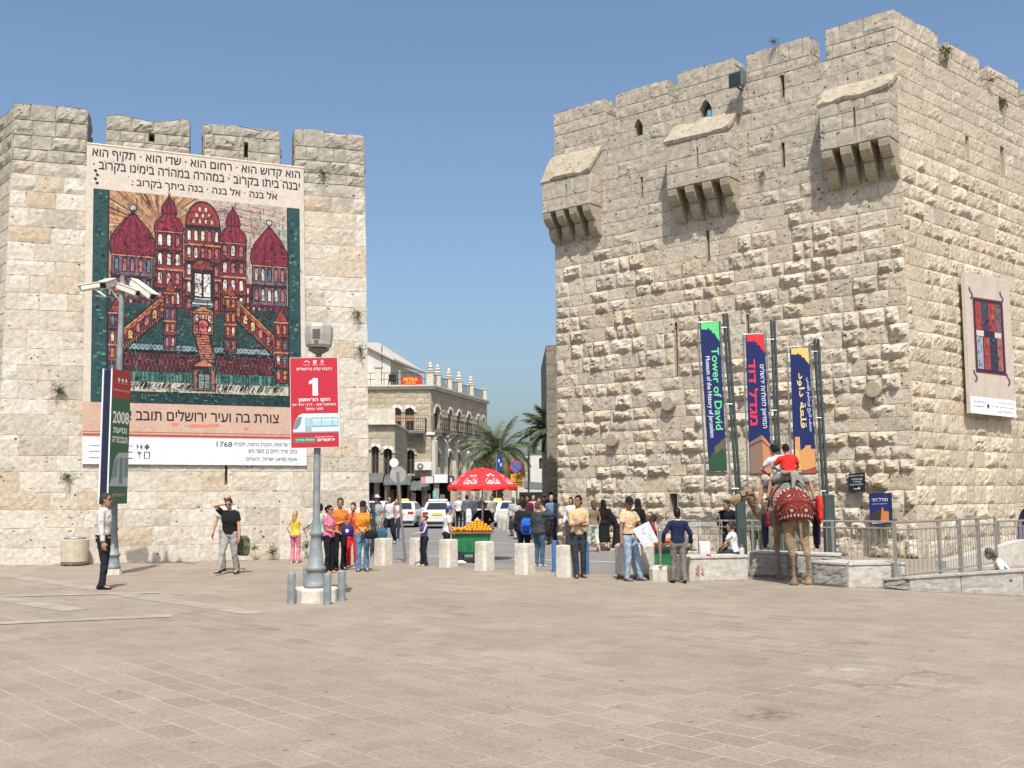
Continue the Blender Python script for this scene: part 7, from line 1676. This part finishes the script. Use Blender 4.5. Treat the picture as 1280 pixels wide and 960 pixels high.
bag('handbag', 'black bag carried by the balding man in denim', at(683.5, 664, 37), (.3, .18, .34), (.016, .016, .02), 0, [(0, 0, .15), (.05, 0, .5)])
person(gx(698.5, 40.5), 1.70, 12, 'woman in a pink shirt and pale grey trousers walking away', (.62, .22, .23), 'long', (.42, .39, .42), 'trousers', 'dark', .08, 'f', 1,
       (((-.2, .1, .9), (-.5, -.5, 0)), ((.22, .14, 1.02), (.5, -.5, 0))), WALK, **far)
person(gx(713.5, 35), 1.68, 165, 'woman in a white blouse behind the man with crossed arms', (.72, .72, .74), 'long', (.05, .05, .06), 'trousers', 'black', .15, 'f', 1, **far)
# 21, 22 backpack and leather jacket
b21 = person(gx(654.5, 27.2), 1.62, -12, 'man in a black jacket with a blue backpack, seen from behind', (.020, .020, .024), 'long', MBLK, 'trousers', 'black', 0, 'm', 2, jacket=True, look=(R(-10), R(-8)))
t = bag('backpack', 'bright blue backpack worn by the man in the black jacket', at(658.5, 658, 26.93), (.30, .17, .42), (.02, .11, .45), R(-14))
mb = MB(); mb.box((0, -.10, -.05), (.18, .04, .16), 0, 0, .02); mb.build('pocket', cloth((.012, .03, .12)), t)
for sx_ in (-1, 1): mb = MB(); mb.tube([(sx_ * .09, .07, .17), (sx_ * .11, .16, .26), (sx_ * .12, .2, .1)], .018, 6); mb.build('strap', cloth((.02, .03, .06)), t)
person(gx(673, 25.9), 1.60, -48, 'man in a grey leather jacket and blue jeans raising a hand to his face', (.045, .052, .056), 'long', (.06, .10, .145), 'trousers', 'brown', 0, 'm', 0,
       (((-.20, .10, .9), (-.5, -.5, 0)), ((.10, .17, 1.50), (.9, -.1, -.7))), jacket=True, fat=1.15, shoe=(.4, .4, .42), look=(R(-12), 0))
# 27 man with crossed arms
person(gx(722.5, 22.4), 1.74, 186, 'man in a tan long sleeved shirt with crossed arms and dark jeans', (.50, .36, .20), 'elbow', (.030, .036, .042), 'trousers', 'black', 0, 'm', 2,
       (((.03, .17, 1.13), (-.35, -.1, -1)), ((-.05, .21, 1.17), (.35, -.1, -1))), (((-.10, .0, .085), (0, 1, 0)), ((.06, .12, .085), (0, 1, 0))), look=(R(-38), 0), collar=(.50, .36, .20), shoe=(.04, .045, .045))
# 28-30
person(gx(741.5, 32.2), 1.58, 22, 'woman in a brown top and pale green trousers walking away beside the tower', (.20, .145, .10), 'short', (.50, .56, .47), 'capri', 'brown', .16, 'f', 0,
       (((-.2, .05, .9), (-.5, -.5, 0)), ((.25, .1, .9), (.5, -.5, 0))), WALK, shoe=(.3, .2, .15), fine=False)
person(gx(754, 32.8), 1.60, 15, 'woman in a long black dress and headscarf walking away beside the woman in brown', (.014, .014, .016), 'long', (.014, .014, .016), 'skirt', 'black', .3, 'f', 1, None, WALK, cap=((.016, .013, .012), 'scarf'), fine=False)
person(gx(771, 33.0), 1.38, 92, 'stooping woman in black robes by the foot of the tower', (.014, .014, .016), 'long', (.016, .015, .017), 'robe', 'black', 0, 'f', 1, (((-.15, .4, .85), (-.5, -.4, 0)), ((.15, .4, .85), (.5, -.4, 0))), lean=R(28), cap=((.014, .014, .016), 'scarf'), fine=False)
person(gx(797.5, 29.0), 1.64, 20, 'woman in a black headscarf behind the man with the map', (.014, .013, .014), 'long', (.016, .016, .018), 'robe', 'black', 0, 'f', 1, cap=((.015, .013, .012), 'scarf'), fine=False)
person(gx(804, 27.2), 1.35, -60, 'person in dark red bending over the small fruit cart', (.22, .035, .05), 'long', (.03, .03, .035), 'trousers', 'black', 0, 'f', 1, (((-.15, .42, .9), (-.5, -.4, 0)), ((.15, .42, .9), (.5, -.4, 0))), lean=R(40), cap=((.03, .02, .02), 'scarf'), fine=False)
# 31 man with the map
b31 = person(gx(786, 21.5), 1.69, 226, 'man in a beige T-shirt, black cap and faded jeans holding a paper map', (.56, .40, .24), 'short', (.24, .33, .42), 'trousers', 'black', 0, 'm', 2,
       (((-.16, .30, 1.02), (-.6, -.5, -.2)), ((.30, .02, .86), (.5, -.5, 0))), (((-.15, .16, .085), (0, 1, 0)), ((.10, .0, .085), (0, 1, 0))), cap=((.014, .016, .022), 'cap'), look=(R(-25), R(-18)), belt=(.04, .025, .02), shoe=(.13, .12, .12), torso_yaw=R(-6))
mp_ = thing('paper_map', 'open white paper map in the hands of the man in the beige T-shirt', 'map', at(807, 667, 21.2))
k = 21.2 / FPX
q = [V3((-16 * k, .02, 5 * k)), V3((5 * k, .10, 15 * k)), V3((15.5 * k, .0, -9 * k)), V3((-3 * k, -.10, -17 * k))]
s = Sheet(*[c + V3(mp_.location) for c in q]); rel(s, V3(mp_.location)); s.step = .001
for i in range(4):
    for j in range(2):
        c = (.46, .46, .47) if (i + j) % 2 else (.39, .39, .41); u0, u1, v0, v1 = i / 4, (i + 1) / 4, j / 2, (j + 1) / 2; z = [(.02 if (ii % 2) else 0) for ii in (i, i + 1)]
        s.mb.add([s.P(u0, v0) + s.n * z[0], s.P(u1, v0) + s.n * z[1], s.P(u1, v1) + s.n * z[1], s.P(u0, v1) + s.n * z[0]], [(0, 1, 2, 3)], 0, c)
for i in range(9): u = random.uniform(.1, .7); v = random.uniform(.1, .85); s.line([(u, v), (u + random.uniform(.08, .2), v + random.uniform(-.02, .02))], .006, (.25, .28, .35), 24)
o = s.mb.build('map_sheet', PAPER, mp_); o.modifiers.new('paper', 'SOLIDIFY').thickness = .003
# 33 boy in navy
person(gx(846.5, 20.9), 1.48, 4, 'boy in a navy sweater and grey trousers walking away from the camera', (.018, .020, .055), 'long', (.17, .155, .13), 'trousers', 'black', 0, 'm', 2,
       (((-.34, .06, .92), (-.6, -.5, 0)), ((.33, .08, .90), (.6, -.5, 0))), (((-.12, .06, .085), (0, 1, 0)), ((.13, -.08, .085), (0, 1, 0))), collar=(.5, .5, .5))
# 34-36 behind the railing
person(gx(911, 25.3), 1.66, 155, 'man in black leaning forward behind the railing beside the camel head', (.014, .014, .016), 'long', MBLK, 'trousers', 'dark', 0, 'm', 0, (((-.2, .42, .95), (-.5, -.4, 0)), ((.1, .42, .95), (.5, -.4, 0))), lean=R(20), look=(R(-30), 0))
SITLEG = (((-.12, .42, .085), (0, .5, 1)), ((.12, .44, .085), (0, .5, 1)))
person((gx(917, 23.4).x, 23.4, .06), 1.42, 60, 'boy in a white T-shirt sitting behind the low wall', (.72, .72, .73), 'short', (.04, .04, .05), 'trousers', 'dark', 0, 'm', 0, (((-.1, .35, .62), (-.5, -.3, 0)), ((.12, .35, .62), (.5, -.3, 0))), SITLEG, pelvis=(0, 0, .50), lean=R(8))
person(gx(945.5, 25.5), 1.62, 170, 'soldier in camouflage standing behind the railing and the camel neck', (.10, .105, .075), 'long', (.05, .055, .04), 'trousers', 'dark', 0, 'm', 1, stripes=(.16, .15, .11))
bt = thing('stone_stool', 'low stone step under the seated boy', 'step', gx(917, 23.4)); mb = MB(); mb.box((0, 0, .2), (.5, .45, .42), .2, 0, .03); mb.build('block', ST_LOW, bt)
# 39 woman low at the right edge
person((gx(1262, 19.9).x, 19.9, -.02), 1.62, 70, 'grey haired woman seated low behind the ramp wall at the right edge', (.66, .64, .60), 'short', (.10, .10, .12), 'trousers', 'grey', .02, 'f', 0, (((-.1, .32, .32), (-.5, -.3, 0)), ((.12, .32, .32), (.5, -.3, 0))), (((-.12, .45, .085), (0, .3, 1)), ((.12, .47, .085), (0, .3, 1))), pelvis=(0, 0, .10), lean=R(36), look=(R(-30), R(20)))

# ================================================================== CAMEL (seen from behind, head turned left) AND RIDERS
CMat, _t, _b = newmat('camel_coat')
_tc = node(_t, 'ShaderNodeTexCoord'); _c = ramp(_t, [(.3, (.20, .135, .085)), (.5, (.31, .22, .14)), (.7, (.40, .295, .20))], noi(_t, _tc.outputs['Object'], 5, 6, .65))
_sep = node(_t, 'ShaderNodeSeparateXYZ'); _t.links.new(_tc.outputs['Object'], _sep.inputs[0])
_c = mixc(_t, 1.0, _c, ramp(_t, [(.3, (.75, .75, .75)), (.7, (1.15, 1.12, 1.1))], noi(_t, _tc.outputs['Object'], 45, 4)), 'MULTIPLY')
_t.links.new(_c, _b.inputs['Base Color']); _b.inputs['Roughness'].default_value = .95; _b.inputs['Specular IOR Level'].default_value = .1
_bp = node(_t, 'ShaderNodeBump'); _bp.inputs['Strength'].default_value = 1.0; _bp.inputs['Distance'].default_value = .05; _t.links.new(noi(_t, _tc.outputs['Object'], 38, 6), _bp.inputs['Height']); _t.links.new(_bp.outputs[0], _b.inputs['Normal'])
CH = -5.0                                   # heading: away and slightly left
CML = V3((gx(993.5, 20.45).x, 20.45, 0))    # ground under the hind quarters
mb = MB()
def ringy(y, z, a, b, n=14, zt=None): return [V3((a * .82 * math.cos(q * 2 * math.pi / n), y, z + b * math.sin(q * 2 * math.pi / n))) for q in range(n)]
mb.loft([ringy(-.30, 1.32, .05, .10), ringy(-.26, 1.34, .20, .22), ringy(-.10, 1.38, .29, .30), ringy(.15, 1.38, .32, .34), ringy(.5, 1.36, .35, .37), ringy(.85, 1.32, .34, .38), ringy(1.15, 1.28, .30, .36), ringy(1.35, 1.28, .22, .30), ringy(1.45, 1.30, .10, .16)])
mb.ell((0, .55, 1.70), (.22, .42, .30), 12, 8)                     # hump under the rug
# neck: dips forward, rises and sweeps to the left (-x)
NP2 = [(0, 1.15, 1.32), (-.10, 1.45, 1.22), (-.28, 1.66, 1.24), (-.46, 1.70, 1.40), (-.56, 1.62, 1.58), (-.62, 1.55, 1.70)]
mb.tube(NP2, [.26, .20, .165, .14, .12, .11], 12)
HB = V3((-.64, 1.54, 1.74)); hd = V3((-.93, -.22, -.20)).normalized()
hs_ = hd.cross(UPW).normalized(); hu = hs_.cross(hd)
rg = []
for t_, a, b, dz in ((-.10, .05, .07, .0), (-.04, .095, .115, .0), (.06, .105, .125, .01), (.16, .085, .105, .0), (.26, .068, .085, -.02), (.36, .07, .082, -.03), (.43, .066, .075, -.04), (.48, .035, .045, -.045)):
    c = HB + hd * t_ + hu * dz; rg.append([c + hs_ * a * math.cos(q * .5236) + hu * b * math.sin(q * .5236) for q in range(12)])
mb.loft(rg)
mb.tube([HB + hd * .22 - hu * .07, HB + hd * .36 - hu * .115, HB + hd * .44 - hu * .11], [.05, .045, .03], 8)    # lower jaw and lip
for q in (-1, 1):
    mb.ell(HB + hd * .08 + hs_ * .085 * q + hu * .075, (.04, .04, .03), 8, 5)                                         # brow
    e0 = HB - hd * .05 + hs_ * .09 * q + hu * .08; mb.tube([e0, e0 + hu * .06 + hs_ * q * .04 - hd * .03, e0 + hu * .10 + hs_ * q * .05 - hd * .05], [.02, .028, .008], 7)
def cleg(x, ytop, ztop, kn, fe, ft, r0, hind=True):
    """thigh, joint and near vertical shank to a broad two-toed pad"""
    x *= .88; kn = (kn[0] * .88, kn[1], kn[2]); fe = (fe[0] * .88, fe[1], fe[2]); r0 *= .84; p = [V3((x * .85, ytop, ztop)), V3((x * 1.0, (ytop + kn[1]) / 2 + (.05 if hind else -.02), (ztop + kn[2]) / 2)), V3(kn), V3(kn).lerp(V3(fe), .12), V3(kn).lerp(V3(fe), .55), V3(fe)]
    mb.tube(p, [r0 * .95, r0 * .62, .060, .048, .034, .042], 10)
    rg = []
    for z, a, b, yo in ((ft - .0, .085, .105, .04), (ft + .03, .09, .11, .04), (ft + .07, .07, .085, .025), (ft + .13, .05, .052, 0)):
        rg.append([V3((fe[0], fe[1] + yo, z)) + V3((a * math.cos(q * .6283), b * math.sin(q * .6283), 0)) for q in range(10)])
    mb.loft(rg)
cleg(-.17, -.10, 1.20, (-.14, -.30, .56), (-.10, -.20, .12), 0.0, .19)
cleg(.17, -.02, 1.20, (.20, -.22, .56), (.22, -.12, .12), 0.0, .19)
cleg(-.20, 1.12, 1.12, (-.20, 1.18, .60), (-.16, 1.16, .12), 0.0, .13, False)
cleg(.12, 1.10, 1.12, (.10, 1.30, .64), (.13, 1.06, .36), .22, .13, False)
mb.tube([(0, -.28, 1.45), (.02, -.37, 1.30), (.03, -.38, 1.08), (.04, -.36, .86), (.04, -.35, .76)], [.05, .04, .03, .035, .012], 8)   # tail
camel = mb.build('camel', CMat, loc=CML, rz=R(CH)); remesh(camel, .018, 4, .5, .012)
tag(camel, 'sandy brown camel carrying two boys, seen from behind with its head turned left', 'camel')
mb = MB()
for q in (-1, 1): mb.ell(HB + hd * .10 + hs_ * .10 * q + hu * .045, (.022, .022, .020), 8, 5)
mb.build('eye', mat('eye_dark', (.03, .02, .018), .3), camel)
mb = MB(); c = HB + hd * .22; mb.tube([c + hs_ * .085 * math.cos(q * .5236) + hu * (.10 * math.sin(q * .5236) - .01) for q in range(13)], .012, 6)
mb.tube([c + hs_ * .085, HB + hs_ * .11 - hd * .03 + hu * .02, HB - hd * .06 + hu * .02 + hs_ * .11 - hu * .12], .010, 6); mb.tube([c - hs_ * .085, HB - hs_ * .11 - hd * .03, HB - hd * .05 - hs_ * .1 - hu * .14], .010, 6)
mb.tube([V3(NP2[4]) + V3((.13 * math.cos(q * .5236), .10 * math.sin(q * .5236) * .9, .10 * math.sin(q * .5236))) for q in range(13)], .010, 6)
mb.build('bridle', cloth((.05, .03, .03)), camel)
# rug: woven patterned saddle cloth over back and rump
RUG, _t, _b = newmat('woven_rug')
_uv = node(_t, 'ShaderNodeVertexColor', layer_name='ink'); _tc = node(_t, 'ShaderNodeTexCoord')
_c = mixc(_t, 1.0, _uv.outputs[0], ramp(_t, [(.3, (.6, .6, .6)), (.7, (1.3, 1.3, 1.3))], noi(_t, _tc.outputs['Object'], 60, 4, .7)), 'MULTIPLY'); _t.links.new(_c, _b.inputs['Base Color']); _b.inputs['Roughness'].default_value = .95; _b.inputs['Specular IOR Level'].default_value = .1
mb = MB(); NX, NY = 64, 60
def rugp(u, v, o_=0.0):
    """u across (-1..1), v from the rump edge (0) to the withers (1)"""
    K = ((0, -.43, 1.27, .29), (.12, -.45, 1.44, .31), (.24, -.41, 1.60, .325), (.34, -.28, 1.71, .335), (.5, .0, 1.80, .36), (.72, .42, 2.0, .37), (.85, .70, 1.97, .37), (1.01, 1.02, 1.80, .36))
    for (a0, y0, z0, h0), (a1, y1, z1, h1) in zip(K, K[1:]):
        if a0 <= v <= a1: q_ = (v - a0) / (a1 - a0); y = y0 + (y1 - y0) * q_; top = z0 + (z1 - z0) * q_; half = h0 + (h1 - h0) * q_; break
    rw = sm((.42 - v) / .30)                    # hanging rear: the cloth wraps round the rump instead of over it
    ang = u * 1.68; aa = max(-1.571, min(1.571, ang)); x = half * math.sin(aa); z = top - (1 - math.cos(aa)) * (.40 * (1 - rw) + .10 * rw); y += rw * (1 - math.cos(aa)) * .34
    if abs(ang) > 1.571: ex = abs(ang) - 1.571; z -= ex * half * 1.2 * (1 - .8 * rw); y += rw * ex * .35; x *= 1 + ex * .12
    n_ = noise.noise(V3((x * 6, y * 6, z * 6))) * .014
    return V3((x * (1 + n_ + o_), y, z + n_ + o_ * .3))
for j in range(NY):
    for i in range(NX):
        u0, u1 = -1 + 2 * i / NX, -1 + 2 * (i + 1) / NX; v0, v1 = j / NY, (j + 1) / NY
        a, b = (i - NX / 2 + .5), j; col_ = (.17, .030, .026)
        dm = abs((i % 16) - 7.5) + abs((b % 14) - 6.5) * 1.2
        if dm < 2.2: col_ = (.42, .35, .27)
        elif dm < 4.0: col_ = (.20, .03, .028)
        elif dm < 5.6: col_ = (.035, .02, .03)
        elif dm < 6.6: col_ = (.36, .12, .06)
        if b in (2, 3) or b in (31, 32): col_ = (.48, .36, .24) if (i // 2) % 2 else (.06, .03, .035)
        if 33 <= b <= 37: col_ = (.42, .30, .20) if (i + b) % 3 else (.20, .05, .05)
        if b > 37: col_ = ((.28, .04, .04), (.05, .03, .04), (.34, .20, .13), (.22, .03, .03))[(b // 3) % 4]
        if b < 2: col_ = (.10, .02, .022)
        mb.add([rugp(u0, v0), rugp(u1, v0), rugp(u1, v1), rugp(u0, v1)], [(0, 1, 2, 3)], 0, col_)
rug = mb.build('saddle_rug', RUG, loc=CML, rz=R(CH)); so_ = rug.modifiers.new('cloth', 'SOLIDIFY'); so_.thickness = .025; so_.offset = 1
tag(rug, 'red patterned woven rug draped over the camel back and rump', 'rug')
CT = lambda p: Matrix.Translation(CML) @ Matrix.Rotation(R(CH), 4, 'Z') @ V3(p)
mb = MB()
mb.loft([[V3((.27 * math.sin(u * 1.3), y, zt_ - (1 - math.cos(u * 1.3)) * .22)) for u in (-1, -.75, -.5, -.25, 0, .25, .5, .75, 1)] + [V3((.26 * math.sin(u * 1.3), y, zt_ - .05 - (1 - math.cos(u * 1.3)) * .22)) for u in (1, .75, .5, .25, 0, -.25, -.5, -.75, -1)] for y, zt_ in ((.10, 1.88), (.2, 1.95), (.42, 2.035), (.8, 2.0), (.98, 1.86))])
o = mb.build('saddle_blanket', cloth((.16, .15, .145)), loc=CML, rz=R(CH)); remesh(o, .025, 3, .5, .02); tag(o, 'grey folded blanket under the two riders on the camel', 'blanket')
for i, (p, d, c_, lb) in enumerate((((-.50, .55, 1.05), (.10, .42, .62), (.02, .02, .045), 'dark navy saddlebag hanging on the left flank of the camel'), ((.50, .50, 1.04), (.10, .40, .62), (.02, .02, .045), 'dark navy saddlebag hanging on the right flank of the camel'), ((.50, .15, 1.46), (.12, .30, .50), (.50, .035, .03), 'bright red tasselled bag on the right side of the camel rug'), ((-.49, .3, 1.25), (.08, .36, .3), (.16, .02, .03), 'dark red saddle fringe on the left flank of the camel'))):
    bag('saddlebag', lb, CT(p), d, c_, R(CH))
    if i < 3:
        mb = MB(); 
        for k in range(5): mb.tube([(0, -d[1] * .4 + k * d[1] * .2, -d[2] * .42), (0, -d[1] * .4 + k * d[1] * .2, -d[2] * .62)], [.02, .008], 6)
        mb.build('tassel', cloth(c_), bpy.data.objects[[o_.name for o_ in bpy.data.objects if o_.name.startswith('saddlebag')][-1]])
# riders sit astride: pelvis on the blanket, knees out, feet down
ASTR = lambda y: (((-.50, y, -.62 + .93), (-1, .6, .3)), ((.50, y, -.62 + .93), (1, .6, .3)))
def rider(y, z, H, *a, **k):
    s_ = H / 1.75; base = CT((k.pop('xo', 0), y, z)) - V3((0, 0, .82 * s_)); return person(base, H, CH + k.pop('turn', 0), *a, **k)
rider(.34, 1.99, 1.46, 'boy in a bright red T-shirt riding at the back of the camel', (.58, .028, .022), 'short', (.19, .18, .165), 'shorts', 'black', 0, 'm', 1,
      (((-.24, .40, 1.12), (-.7, -.4, -.2)), ((.08, .42, 1.10), (.7, -.4, -.2))), (((-.50, .25, .46), (-1, .9, .5)), ((.56, .10, .42), (1, .6, .6))), lean=R(14), look=(R(5), R(-8)), side_lean=R(-5), shoe=(.05, .05, .06))
rider(.78, 1.97, 1.52, 'boy in a white T-shirt riding in front on the camel', (.72, .72, .73), 'short', (.10, .10, .10), 'shorts', 'black', .03, 'm', 1,
      (((-.30, .30, 1.05), (-.8, -.4, -.2)), ((.12, .40, 1.08), (.7, -.4, -.2))), (((-.52, .12, .32), (-1, .6, .4)), ((.50, .2, .40), (1, .6, .5))), lean=R(8), look=(R(30), R(-6)), side_lean=R(-13), xo=-.10, shoe=(.35, .36, .42))
t = thing('tied_jacket', 'grey jacket tied round the waist of the boy in red', 'jacket', CT((.0, .16, 2.12)), R(CH)); mb = MB(); mb.tube([(-.2, .10, .05), (0, .0, .04), (.2, .10, .05)], .045, 7); mb.tube([(.0, -.02, .06), (.02, -.08, -.10), (-.02, -.14, -.28)], [.05, .06, .035], 7, 0, .5); mb.tube([(.06, -.0, .06), (.14, -.06, -.1), (.22, -.10, -.24)], [.05, .055, .03], 7, 0, .5); o = mb.build('cloth', cloth((.21, .20, .175)), t); remesh(o, .018, 2, .5, .02)
